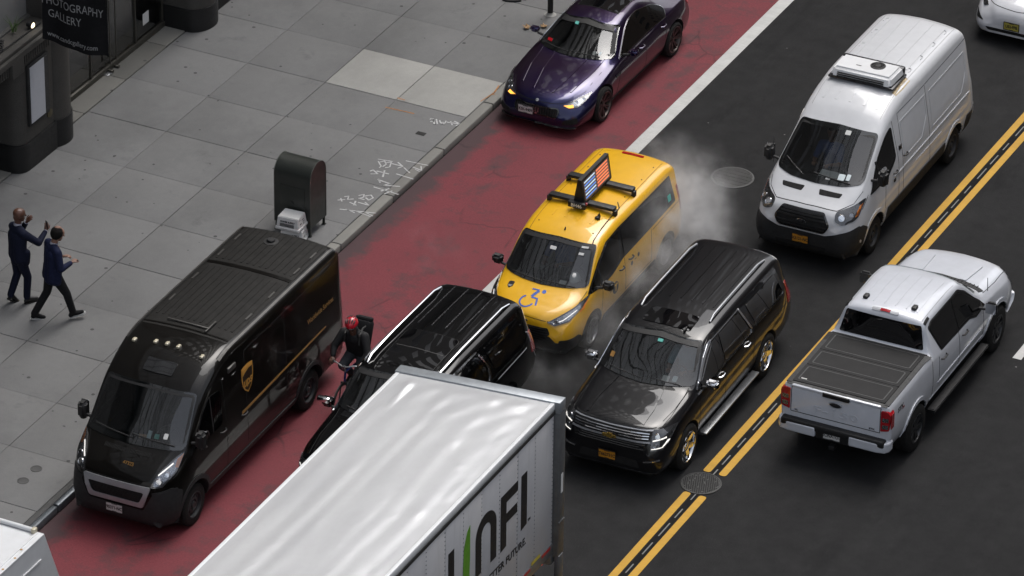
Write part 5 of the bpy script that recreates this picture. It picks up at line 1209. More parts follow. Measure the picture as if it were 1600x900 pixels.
    mirror_pair(root, -1.05, 1.30, .93, 'black', size=(.23, .13, .24), arm=.12, glassmat='mirror_glass')
    put(root, 10.79, 2.80, math.pi+R(.66)); return root
MAT['tonneau_edge'] = plain('tonneau_edge', (.030, .030, .031), .5); MAT['mirror_glass'] = plain('mirror_glass', (.55, .57, .6), .05, 1, var=0)

# ---------------------------------------------------------------- purple sports saloon
def purple_car():
    root = thing('sports_saloon', 'low four-door sports car in purple to blue pearl paint with amber lamps lit', 'car')
    P = dict(zt=[(-2.47, .44), (-2.45, .60), (-2.36, .69), (-2.0, .79), (-1.6, .87), (-1.12, .935), (-.25, 1.38), (.2, 1.445), (.6, 1.455), (1.1, 1.38), (1.75, 1.15), (2.2, 1.09), (2.42, 1.02), (2.5, .7)],
             zs=[(-2.47, .42), (-2.4, .55), (-2.2, .65), (-1.7, .79), (-.88, .90), (-.12, 1.30), (.3, 1.355), (.7, 1.35), (1.2, 1.22), (1.75, 1.04), (2.3, .98), (2.5, .66)],
             zbelt=[(-2.47, .40), (-2.35, .52), (-2.1, .62), (-1.5, .765), (-.7, .88), (.6, .93), (1.3, .97), (1.8, .965), (2.3, .9), (2.5, .62)],
             wbelt=[(-2.47, .42), (-2.38, .62), (-2.15, .77), (-1.5, .87), (-.6, .86), (.4, .85), (1.4, .88), (2, .84), (2.5, .66)],
             wm=[(-2.47, .52), (-2.42, .70), (-2.25, .85), (-1.6, .96), (-.8, .94), (.8, .94), (1.6, .975), (2.2, .92), (2.5, .74)],
             wt=[(-2.47, .30), (-2.2, .58), (-1.5, .74), (-.88, .80), (-.12, .60), (.7, .55), (1.3, .57), (1.8, .66), (2.5, .55)],
             zm=[(-2.47, .34), (-1.6, .60), (2.5, .65)], zb=[(-2.47, .22), (-2.35, .15), (-2, .14), (2.1, .16), (2.5, .28)], rail=[(-2.4, .5), (-.8, .35), (0, .5)], rr=[(-2.4, .12), (0, .12)])
    b = Body(P, ny=.045)
    ws = rpoly([(-.775, .955), (-.35, .945, .05), (0, .942, 0), (.35, .945, .05), (.775, .955), (.575, 1.325), (0, 1.375, 0), (-.575, 1.325)], .05)
    sw = rpoly([(-.70, .905, .02), (1.18, .965, .06), (1.36, 1.06, .08), (1.08, 1.21, .15), (.5, 1.325, .1), (.15, 1.315, .1), (-.1, 1.23, .1)], .05)
    b.finish('body', ['pearl', 'interior'], root, [(-1.5, .34, .40), (1.5, .345, .405)], dict(y0=-.92, y1=1.35, floor=.68), [('front', inset(ws, .035), -3, .1), ('side', inset(sw, .035), .4, 1.2)])
    b.patch('windscreen', 'glass', root, ws, 'front', .006, .004); frame_ring(b, 'windscreen_seal', 'black', root, ws, 'front', .055)
    for kd in ('side', 'right'):
        b.patch('side_window', 'glass_dark', root, sw, kd, .005, .004); m = MB(); b.strip(sw+[sw[0]], .018, kd, .010, .003, m); m.build('window_trim', 'chrome', root, fix=False)
        m = b.strip([(.32, .95), (.28, 1.33)], .07, kd, .010, .002); m.build('window_pillar', 'gloss_black', root, fix=False)
        b.patch('side_skirt', 'gloss_black', root, rpoly([(-1.05, .17), (1.05, .17), (1.05, .235), (-1.05, .235)], .02), kd, .016, .012, .1)
        m = MB(); b.strip([(-1.0, .72), (.3, .70), (1.2, .76)], .03, kd, .010, .006, m); m.build('door_crease', 'pearl', root)
        for q in (-.98, -.90, -.82): b.patch('fender_vent', 'under', root, [(q, .66), (q+.04, .66), (q+.05, .70), (q+.01, .70)], kd, .004, .002, .05)
    for x in (-.36, .36): seat(root, x, .0, .42, 'seat', .6); seat(root, x, .85, .42, 'seat', .5)
    steering(root, .36, -.42, .86, .18, -35)
    m = MB(); m.box((-.68, -.92, .62), (.68, -.62, .86), .04); m.build('dashboard', 'interior', root)
    gp = rpoly([(-.46, .56, .1), (.46, .56, .1), (.44, .37, .08), (-.44, .37, .08)], .08)
    b.patch('grille', 'under', root, gp, 'front', .012, .01, .05); frame_ring(b, 'grille_frame', 'gloss_black', root, gp, 'front', .022, .022)
    m = MB()
    for i in range(17): x = -.40+i*.05; b.strip([(x, .40), (x, .53)], .008, 'front', .02, .003, m)
    m.build('grille_bar', 'black', root, fix=False)
    c, n = b.hit('front', .0, .46); m = MB()
    for dx in (-.05, 0, .05): m.tube([c+Vector((dx*.3, -.03, -.06)), c+Vector((dx, -.03, .0)), c+Vector((dx*1.1, -.03, .065))], .006, 5)
    m.tube([c+Vector((0, -.03, -.08)), c+Vector((0, -.03, .06))], .006, 5); m.build('grille_emblem', 'chrome', root)
    c, n = b.hit('front', 0, .645); m = MB(); m.lathe([(.035, -.005), (.03, .012), (.001, .014)], 16, M=Matrix.Translation(c) @ n.to_track_quat('X', 'Z').to_matrix().to_4x4()); m.build('nose_badge', 'chrome', root)
    b.patch('lower_intake', 'under', root, rpoly([(.52, .26), (.80, .30), (.78, .42), (.56, .36)], .03), 'front', .006, .004, .05, mirror=True)
    b.patch('splitter', 'gloss_black', root, rpoly([(-.72, .17), (.72, .17), (.76, .22), (-.76, .22)], .01), 'front', .035, .03, .05)
    headlight(b, root, rpoly([(.48, .60), (.60, .555), (.75, .575), (.82, .66), (.825, .72), (.70, .69)], .02), lamps=[(.68, .63, .03, 'chrome'), (.76, .66, .024, 'chrome')])
    for sg in (1, -1): b.patch('turn_signal', 'amber_on', root, [(sg*.50, .592), (sg*.60, .565), (sg*.68, .572), (sg*.65, .605)], 'front', .022, .003, .03)
    seams(b, root, [[(-.48, .625), (0, .60+.03), (.48, .625), (.72, .73), (.74, .86)], [(-.48, .625), (-.72, .73), (-.74, .86)]], 'front', .008, mirror=False)
    m = MB(); b.strip([(.20, -2.2), (.30, -1.6), (.34, -1.0)], .03, 'top', .010, .006, m, .08, True); b.strip([(.50, -2.05), (.60, -1.5), (.63, -.95)], .03, 'top', .012, .006, m, .08, True); m.build('bonnet_crease', 'pearl', root, 20)
    seams(b, root, [[(-.92, .30), (-.78, .85)], [(.30, .28), (.32, .92)], [(1.10, .55), (1.22, .94)]])
    b.patch('sunroof', 'glass_black', root, rrect(-.42, .08, .42, .72, .05), 'top', .006, .004, .08)
    seams(b, root, [[(-.42, .08), (.42, .08), (.42, .72), (-.42, .72), (-.42, .08)]], 'top', .012, 'iron', mirror=False, name='sunroof_seal', off=.009)
    b.patch('rear_window', 'glass_black', root, rpoly([(-.52, 1.02), (.52, 1.02), (.5, 1.58), (-.5, 1.58)], .06), 'top', .006, .004, .08)
    handles(b, root, [(.15, .80), (1.05, .84)], 'pearl', .18)
    for x0, x1 in ((-.6, -.02), (-.05, .55)): wiper(root, [b.cast('front', x0+(x1-x0)*q, .972+.015*(1-q))[0]+Vector((0, -.01, .015)) for q in (0, .3, .6, 1)])
    add_wheels(root, [(.83, -1.5), (-.83, -1.5), (.835, 1.5), (-.835, 1.5)], .345, .25, dict(spokes=7, rim=.74, sw=.022, split=.14, dish=.04, hub=.055), 'bronze_alloy')
    mirror_pair(root, -.50, 1.0, .88, 'pearl', size=(.20, .12, .13), arm=.06)
    plate(root, (-.20, -2.505, .44), 'KSK-9409')
    stick(b, root, [('windscreen_sticker', .42, 1.01, .08, .035, 'paper'), ('windscreen_sticker', .52, 1.01, .04, .035, 'sticker'), ('windscreen_sticker', -.18, 1.30, .07, .03, 'teal'), ('windscreen_sticker', -.55, 1.03, .1, .03, 'red_lens')])
    for sx in (1, -1): b.patch('tail_light', 'red_lens', root, rpoly([(2.2, .78), (2.42, .80), (2.40, .90), (2.15, .92)], .02), 'side' if sx > 0 else 'right', .01, .004, .06)
    put(root, 1.18, 10.51, R(-.48)); return root

# ---------------------------------------------------------------- pale hatchback, mostly beyond the frame
def pale_car():
    root = thing('electric_car', 'silvery white car with a smooth nose, cut off by the top right corner', 'car')
    P = dict(zt=[(-2.38, .42), (-2.36, .55), (-2.28, .68), (-2.0, .82), (-1.5, .93), (-1.1, 1.02), (-.1, 1.53), (.3, 1.62), (.8, 1.60), (1.6, 1.36), (2.2, 1.10), (2.38, .8)],
             zs=[(-2.38, .40), (-2.3, .55), (-2.1, .68), (-1.5, .84), (-.95, .97), (-.0, 1.45), (.4, 1.52), (.9, 1.48), (1.6, 1.25), (2.2, 1.02), (2.38, .76)],
             zbelt=[(-2.38, .38), (-2.25, .52), (-2.0, .66), (-1.5, .80), (-.8, .92), (1.4, 1.04), (2.2, .95), (2.38, .7)],
             wbelt=[(-2.38, .50), (-2.28, .66), (-2.0, .78), (-1.4, .86), (1.5, .86), (2.38, .7)], wm=[(-2.38, .58), (-2.32, .74), (-2.1, .87), (-1.5, .95), (1.6, .95), (2.38, .78)],
             wt=[(-2.38, .42), (-2.1, .60), (-1.5, .70), (-.95, .72), (0, .57), (.9, .56), (1.7, .6), (2.38, .55)], zm=[(-2.38, .34), (-1.5, .6), (2.38, .65)], zb=[(-2.38, .22), (-2.2, .17), (2.38, .25)], rail=[(-2.4, .5)], rr=[(-2.4, .12)])
    b = Body(P); ws = rpoly([(-.66, 1.03), (.66, 1.03), (.54, 1.46), (-.54, 1.46)], .06); sw = rpoly([(-.8, .96), (1.3, 1.06), (1.1, 1.36), (.5, 1.46), (.0, 1.40)], .06)
    b.finish('body', ['tesla', 'interior'], root, [(-1.44, .35, .41), (1.44, .35, .41)])
    b.patch('windscreen', 'glass_black', root, ws, 'front', .006, .004); b.patch('glass_roof', 'glass_black', root, rrect(-.5, .1, .5, 1.2, .1), 'top', .006, .004)
    for kd in ('side', 'right'): b.patch('side_window', 'glass_black', root, sw, kd, .005, .004)
    headlight(b, root, rpoly([(.60, .66), (.70, .62), (.84, .72), (.84, .78)], .02))
    b.patch('lower_intake', 'under', root, rpoly([(-.50, .27), (.50, .27), (.56, .33), (-.56, .33)], .02), 'front', .008, .004, .05)
    b.patch('fog_recess', 'under', root, rpoly([(.62, .42), (.80, .42), (.83, .55), (.78, .52)], .02), 'front', .006, .004, .05, mirror=True)
    seams(b, root, [[(-.66, .72), (0, .70), (.66, .72)]], 'front', .008, mirror=False)
    plate(root, (-.02, -2.40, .44), 'U52-FPB', 'plate_yellow')
    add_wheels(root, [(.82, -1.44), (-.82, -1.44), (.82, 1.44), (-.82, 1.44)], .35, .25, dict(spokes=5, rim=.7, sw=.1, dish=.02), 'dark_alloy')
    mirror_pair(root, -.70, 1.08, .88, 'tesla', size=(.2, .12, .13), arm=.06)
    put(root, 7.72, 17.72, 0); return root
# ================================================================ GROUND
def sheet(name, poly, z, mat, kind='structure', loc=(0, 0)):
    m = MB(); m.add([(x, y, z) for x, y in poly], [list(range(len(poly)))]); return tag(m.build(name, mat, None), kind=kind)
def rect(x0, y0, x1, y1): return [(x0, y0), (x1, y0), (x1, y1), (x0, y1)]
def ground():
    sheet('ground', rect(-400, -400, 400, 900), -.02, 'asphalt')
    # road with a gentle camber
    m = MB(); xs = [.09, 1.6, 3.2, 6, 9.1, 12, 15, 18.2]; zs = [0]*8
    vs = [(x, y, z) for y in (-120, 400) for x, z in zip(xs, zs)]; m.add(vs, [[i, i+1, 9+i, 8+i] for i in range(7)]); tag(m.build('road', 'asphalt'), kind='structure')
    sheet('bus_lane', rect(.10, -120, 2.955, 400), .004, 'red')
    sheet('lane_line', rect(2.96, -120, 3.22, 400), .008, 'white_line')
    m = MB()
    for x0, x1 in ((8.93, 9.065), (9.215, 9.35)):
        for y0, y1 in ((-120, -2.02), (-1.30, 400)):
            m.add([(x, y, .008) for x, y in rrect(x0, y0, x1, y1, .05)], [list(range(20))])
    tag(m.build('centre_lines', 'yellow_line'), kind='structure')
    m = MB(); y = -14
    while y < 40:
        m.add([(x, yy, .006) for x, yy in rrect(9.128, y, 9.152, y+.38+.08*math.sin(y*7), .011)], [list(range(20))]); y += .62
    tag(m.build('centre_dashes', 'worn_line'), kind='structure')
    m = MB(); m.add([(x, yy, .005) for x, yy in rect(9.085, -120, 9.195, 400)], [[0, 1, 2, 3]]); tag(m.build('tar_seam', 'tar'), kind='structure')
    m = MB()
    for y0 in (4.52, 13.6): m.add([(x, y, .008) for x, y in rect(12.13, y0, 12.29, y0+3.05)], [[0, 1, 2, 3]])
    for y0 in (5.2, -7.5): m.add([(x, y, .008) for x, y in rect(6.15, y0, 6.28, y0+.0)], [[0, 1, 2, 3]]) if 0 else None
    tag(m.build('lane_mark', 'white_line'), kind='structure')
    # pavement slabs
    X = [-6.455, -4.77, -3.10, -1.585, -.11]; m = MB(); base = 9.22
    for i in range(-14, 26):
        y1 = base+1.54*i; y0 = y1-1.54
        for j in range(4):
            if i == 0 and j >= 2: continue
            gx0 = .014 if j in (0, 2) else .006; gx1 = .014 if j in (1, 3) else .006
            gy0 = .013 if i % 5 in (0, 3) else .005; gy1 = .013 if (i+1) % 5 in (0, 3) else .005
            a = (X[j]+gx0*.5, y0+gy0*.5, .05); c = (X[j+1]-gx1*.5, y1-gy1*.5, .15+random.uniform(-.002, .002))
            m.box(a, c, .006)
    tag(m.build('pavement', 'conc'), kind='structure')
    m = MB()
    for j in (2, 3): m.box((X[j]+.008, base-1.53, .05), (X[j+1]-.008, base, .152), .006)
    tag(m.build('pavement_patch', 'conc_new'), kind='structure')
    m = MB(); m.box((-6.455, -120, -.02), (-.10, 400, .135)); tag(m.build('pavement_bed', 'joint'), kind='structure')
    m = MB(); m.box((-6.455, -120, .05), (-.11, base-1.54*15, .15)); m.box((-6.455, base+1.54*25, .05), (-.11, 400, .15)); tag(m.build('far_pavement', 'conc'), kind='structure')
    m = MB(); y = -5.6
    while y < 60: m.box((-.105, y+.006, 0), (.095, y+1.98, .148+random.uniform(-.003, .003)), .02); y += 2
    tag(m.build('kerb', 'kerb'), kind='structure')
    m = MB(); y = -5.61
    for k in range(20): m.box((.0, y-1.78, .0), (.11, y-.012, .152), .03); y -= 1.8
    tag(m.build('steel_kerb', 'kerb_steel'), kind='structure')
    m = MB(); m.box((-.105, -45, .0), (.0, -5.61, .146), .01); tag(m.build('kerb_strip', 'conc_dark'), kind='structure')
    m = MB(); y = -20
    while y < 40: m.box((-7.3, y+.005, .05), (-6.465, y+1.52, .165), .008); y += 1.53
    tag(m.build('entrance_sill', 'sill'), kind='structure')
    # far side pavement (beyond the frame to the right)
    m = MB(); m.box((18.2, -120, -.01), (23, 400, .15)); tag(m.build('opposite_pavement', 'conc'), kind='structure')
    # sprayed utility marks, laid flat on the slabs
    def Pz(a, b, off=(400, 0), sc=2.25): return (off[0]+a/sc, off[1]+b/sc)
    m = MB()
    def stroke(pts, w=.028):
        P = [Vector(upx(*Pz(*p))) for p in pts]
        for i in range(len(P)-1):
            d = (P[i+1]-P[i]); L = d.length
            if L < 1e-4: continue
            d /= L; n = Vector((-d.y, d.x, 0)); a = P[i]-d*w*.3; c = P[i+1]+d*w*.3
            ww = w*random.uniform(.75, 1.15)
            m.add([a+n*ww/2, c+n*ww/2, c-n*ww/2, a-n*ww/2], [[0, 1, 2, 3]])
    S = [[(612, 420), (618, 416), (626, 419), (624, 428), (614, 428)], [(624, 419), (627, 436)], [(634, 420), (637, 436)], [(646, 424), (650, 437), (656, 428), (661, 438), (668, 426)], [(672, 430), (712, 436)], [(698, 427), (716, 436), (704, 443)], [(684, 428), (690, 440)],
         [(430, 568), (440, 585), (434, 590)], [(438, 570), (452, 566), (458, 578), (446, 586)], [(460, 572), (476, 570), (470, 588), (456, 590)], [(478, 576), (510, 584)], [(500, 572), (516, 586), (498, 592)], [(528, 566), (604, 582)], [(430, 560), (480, 568)],
         [(402, 602), (412, 598), (428, 612), (404, 612)], [(425, 602), (466, 612)], [(452, 600), (446, 622)], [(494, 612), (552, 630)], [(520, 590), (540, 608)], [(552, 588), (582, 600), (580, 585)], [(560, 596), (576, 604)], [(428, 632), (470, 646), (450, 652), (505, 656)], [(430, 630), (436, 642)],
         [(415, 658), (500, 684)], [(440, 672), (468, 664)], [(452, 682), (478, 672)], [(288, 704), (312, 702)], [(298, 698), (302, 708)], [(312, 692), (326, 690), (322, 702), (342, 700)], [(362, 688), (380, 684), (378, 694), (362, 698), (380, 702)], [(384, 690), (404, 686), (412, 696), (396, 704), (386, 696)], [(330, 712), (352, 722)], [(350, 708), (344, 722)], [(360, 712), (396, 722), (384, 712)],
         [(296, 736), (420, 750)], [(316, 736), (346, 748)], [(350, 742), (402, 762)], [(380, 744), (410, 760)]]
    for s_ in S: stroke(s_)
    m.v = [(v[0], v[1], .1545) for v in m.v]; tag(m.build('sprayed_marks', 'chalk', fix=False), kind='structure')
    m = MB(); 
    for s_ in ([(790, 357), (838, 326), (854, 302)], [(826, 334), (838, 332)], [(456, 378), (520, 392), (555, 400)], [(498, 345), (522, 352)]): stroke(s_, .03)
    m.v = [(v[0], v[1], .1565) for v in m.v]; tag(m.build('orange_marks', 'orange_mark', fix=False), kind='structure')
MAT['tar'] = plain('tar_seam', (.009, .009, .009), .9, spec=.15); MAT['conc_dark'] = plain('dark_kerb_strip', (.06, .06, .06), .85, var=.2)
FX, FM, FC = 8297.8, M3, Vector((39.45, -70, 47.0333))
def upx(u, v, z=.15):
    d = Vector(((u-800)/FX, -(v-450)/FX, -1)); d = M3 @ d; t = (z-FC.z)/d.z; p = FC+d*t; return (p.x, p.y, z)

def covers():
    def disc(name, label, x, y, r, z, build, mat, grp=None):
        m = MB(); build(m, r); o = m.build(name, mat, None); o.location = (x, y, z); tag(o, label, 'manhole cover' if 'man' in name or 'cover' in name else 'drain', grp); return o
    def studded(m, r):
        m.lathe([(r, 0), (r, .010), (r*.93, .012), (r*.92, .006), (.001, .006)], 40, axis='Z', mi=0)
        k = int(r/.035)
        for i in range(-k, k+1):
            for j in range(-k, k+1):
                x, y = i*.035+(.017 if j % 2 else 0), j*.032
                if x*x+y*y < (r*.88)**2 and random.random() < .93: m.box((x-.009, y-.009, .006), (x+.009, y+.009, .013), mi=1)
    def slotted(m, r):
        m.lathe([(r, 0), (r, .010), (r*.92, .012), (r*.91, .002), (.001, .002)], 44, axis='Z', mi=0)
        for i in range(-11, 12):
            x = i*r*.078; h = math.sqrt(max(0, (r*.9)**2-x*x))
            for a, b_ in ((-1, -.68), (-.64, -.34), (-.30, -.02), (.02, .30), (.34, .64), (.68, 1)):
                y0, y1 = a*r*.9, b_*r*.9
                y0, y1 = max(y0, -h), min(y1, h)
                if y1-y0 > .03: m.box((x-.010, y0, .002), (x+.010, y1, .012), mi=1)
    def plainc(m, r):
        m.lathe([(r, 0), (r, .006), (r*.85, .008), (r*.83, .004), (.001, .004)], 28, axis='Z', mi=0)
    disc('manhole_cover', 'round studded iron manhole cover interrupting the yellow centre lines', 9.08, -1.68, .345, .006, studded, ['iron', 'iron_dark'])
    disc('manhole_cover', 'round slotted iron grate in the asphalt beside the drifting steam', 5.15, 8.12, .40, .006, slotted, ['iron_rim', 'iron'])
    disc('valve_cover', 'small round cover in the pavement nearer the kerb corner, left of its twin', -.80, -7.02, .10, .151, plainc, ['iron_rim', 'iron'])
    disc('valve_cover', 'small round cover in the pavement, the one nearer the brown van', -.80, -6.60, .10, .151, plainc, ['iron_rim', 'iron'])
    m = MB(); m.box((-.09, -.06, 0), (.09, .06, .006), .003); o = m.build('utility_lid', 'iron_dark'); o.location = (-.56, 6.72, .151); tag(o, 'small dark square lid in the pavement near the white sprayed marks', 'utility lid')
    # round dark plate by the pole, with notches
    m = MB(); n = 48; pts = []
    for i in range(n):
        a = 2*math.pi*i/n; r = .37
        if 33 <= i <= 34 or i in (44,): r = .30
        pts.append((r*math.cos(a), r*math.sin(a)))
    m.prism(pts, 0, .035, 'XY'); o = m.build('base_plate', 'iron_dark'); o.location = (-1.62, 12.62, .151); tag(o, 'dark round notched plate lying on the pavement at the top edge', 'metal plate')

def street_items():
    # mailbox
    root = thing('relay_mailbox', 'dark olive round-topped relay mailbox standing on short legs near the kerb', 'mailbox', (-.86, 2.63, .15))
    w, d, h0, h1 = .365, .29, .17, 1.13
    arch = [(-d, h0), (-d, h1)]+[(-d*math.cos(math.pi*i/20), h1+.27*math.sin(math.pi*i/20)) for i in range(1, 20)]+[(d, h1), (d, h0)]
    m = MB(); m.prism(arch, -w, w, 'YZ'); m.build('body', 'olive', root, 25)
    for sx in (1, -1):
        m = MB(); ring = arch; m.tube([(sx*w, y*1.0, z) for y, z in ring], .009, 6); m.build('rim', 'olive_rim', root)
    for sx in (1, -1):
        for sy in (1, -1):
            m = MB(); m.box((sx*(w-.03)-.02, sy*(d-.03)-.02, 0), (sx*(w-.03)+.02, sy*(d-.03)+.02, h0+.02), .004); m.box((sx*(w-.03)-.035, sy*(d-.03)-.035, 0), (sx*(w-.03)+.035, sy*(d-.03)+.035, .012)); m.build('leg', 'olive', root)
    m = MB(); m.box((-.25, -d-.008, .3), (.25, -d+.002, .95), .004); q = m.build('door', 'olive', root); m = MB(); m.box((-.03, -d-.02, .6), (.03, -d-.006, .66), .004); m.build('lock', 'iron', q)
    # two white moulded boxes stacked in front
    def pack(label, x, y, z, rz, s=1):
        r0 = thing('moulded_box', label, 'box', (x, y, z), rz, 'white boxes by the mailbox')
        m = MB(); w1, d1, w0, d0, h = .225, .19, .195, .16, .25
        vs = [(-w1, -d1, 0), (w1, -d1, 0), (w1, d1, 0), (-w1, d1, 0), (-w0, -d0, h), (w0, -d0, h), (w0, d0, h), (-w0, d0, h)]
        bm = bmesh.new(); V = [bm.verts.new(v) for v in vs]; [bm.faces.new([V[i] for i in f]) for f in ((0, 3, 2, 1), (4, 5, 6, 7), (0, 1, 5, 4), (1, 2, 6, 5), (2, 3, 7, 6), (3, 0, 4, 7))]
        bmesh.ops.bevel(bm, geom=bm.edges[:], offset=.012, segments=2, affect='EDGES'); m.bm(bm, 0, None, True); m.box((-w1-.008, -d1-.008, .0), (w1+.008, d1+.008, .05), .01); m.build('box_shell', 'paper', r0)
        t = MB(); sl = math.atan2(d1-d0, h)
        def face(u, v): k = v/h; return Vector((u, -(d1+(d0-d1)*k)-.003, v))
        Mx = MF(face(0, .16), (1, 0, 0), (0, d1-d0, h)); text_on(t, 'POWER SUPPLY', .042, Mx, .002, .95); text_on(t, 'DAILY NEWS', .036, MF(face(0, .115), (1, 0, 0), (0, d1-d0, h)), .002, .95) if 0 else None
        for i in range(5): a = face(0, .125-.013*i); t.box((a.x-.15, a.y-.001, a.z-.0035), (a.x+.13, a.y+.002, a.z+.0035))
        def fs(u, v): k = v/h; return Vector((w1+(w0-w1)*k+.003, u, v))
        for (u, v, a_, b_) in ((-.07, .12, .03, .008), (.03, .17, .04, .004), (.06, .13, .03, .004), (.05, .09, .012, .01), (-.1, .2, .03, .003)): c = fs(u, v); t.box((c.x-.002, c.y-a_, c.z-b_), (c.x+.002, c.y+a_, c.z+b_))
        t.build('box_print', 'ink', r0, fix=False); return r0
    pack('white printed box on top of the short stack in front of the mailbox', -.77, 2.14, .42, R(4))
    pack('white printed box under another one in front of the mailbox', -.74, 2.16, .152, R(14))
    # black pole
    root = thing('sign_pole', 'slim black pole rising out of the top of the frame beside the purple car', 'pole', (-.58, 12.15, .15))
    m = MB(); m.cyl((0, 0, 0), (0, 0, 3.4), .055, n=16); m.build('pole', 'black', root)
    m = MB(); m.lathe([(.12, 0), (.12, .01), (.07, .03), (.055, .06)], 20, axis='Z'); m.build('collar', 'conc_new', root)
    m = MB(); m.box((-.23, -.02, 2.7), (.23, -.005, 3.3), .005); m.build('sign_panel', 'alu', root)
    # dead leaf / crushed thing near the mirror
    for i, (x, y, lab) in enumerate(((-.72, 11.42, 'crumpled dry brown leaf on the pavement left of the purple car mirror'), (-.45, 11.62, 'dry brown leaf on the pavement right behind the purple car mirror'))):
        m = MB(); n = 14; vs = [(0, 0, .05)]
        for k in range(n):
            a = 2*math.pi*k/n; r = .095*(1 if k % 2 else .55)*random.uniform(.8, 1.15); vs.append((r*math.cos(a), r*math.sin(a), random.uniform(.02, .07)))
        vs += [(v[0], v[1], v[2]-.006) for v in vs]; k0 = n+1
        m.add(vs, [[0, 1+k, 1+(k+1) % n] for k in range(n)]+[[k0, k0+1+(k+1) % n, k0+1+k] for k in range(n)]+[[1+k, k0+1+k, k0+1+(k+1) % n, 1+(k+1) % n] for k in range(n)])
        o = m.build('dry_leaf', 'leafbrown', fix=False); o.location = (x, y, .152); tag(o, lab, 'leaf', 'dry leaves')
MAT['iron_rim'] = plain('iron_rim', (.075, .075, .075), .55, .3, var=.2); MAT['olive_rim'] = plain('olive_rim', (.075, .08, .07), .35, .2)

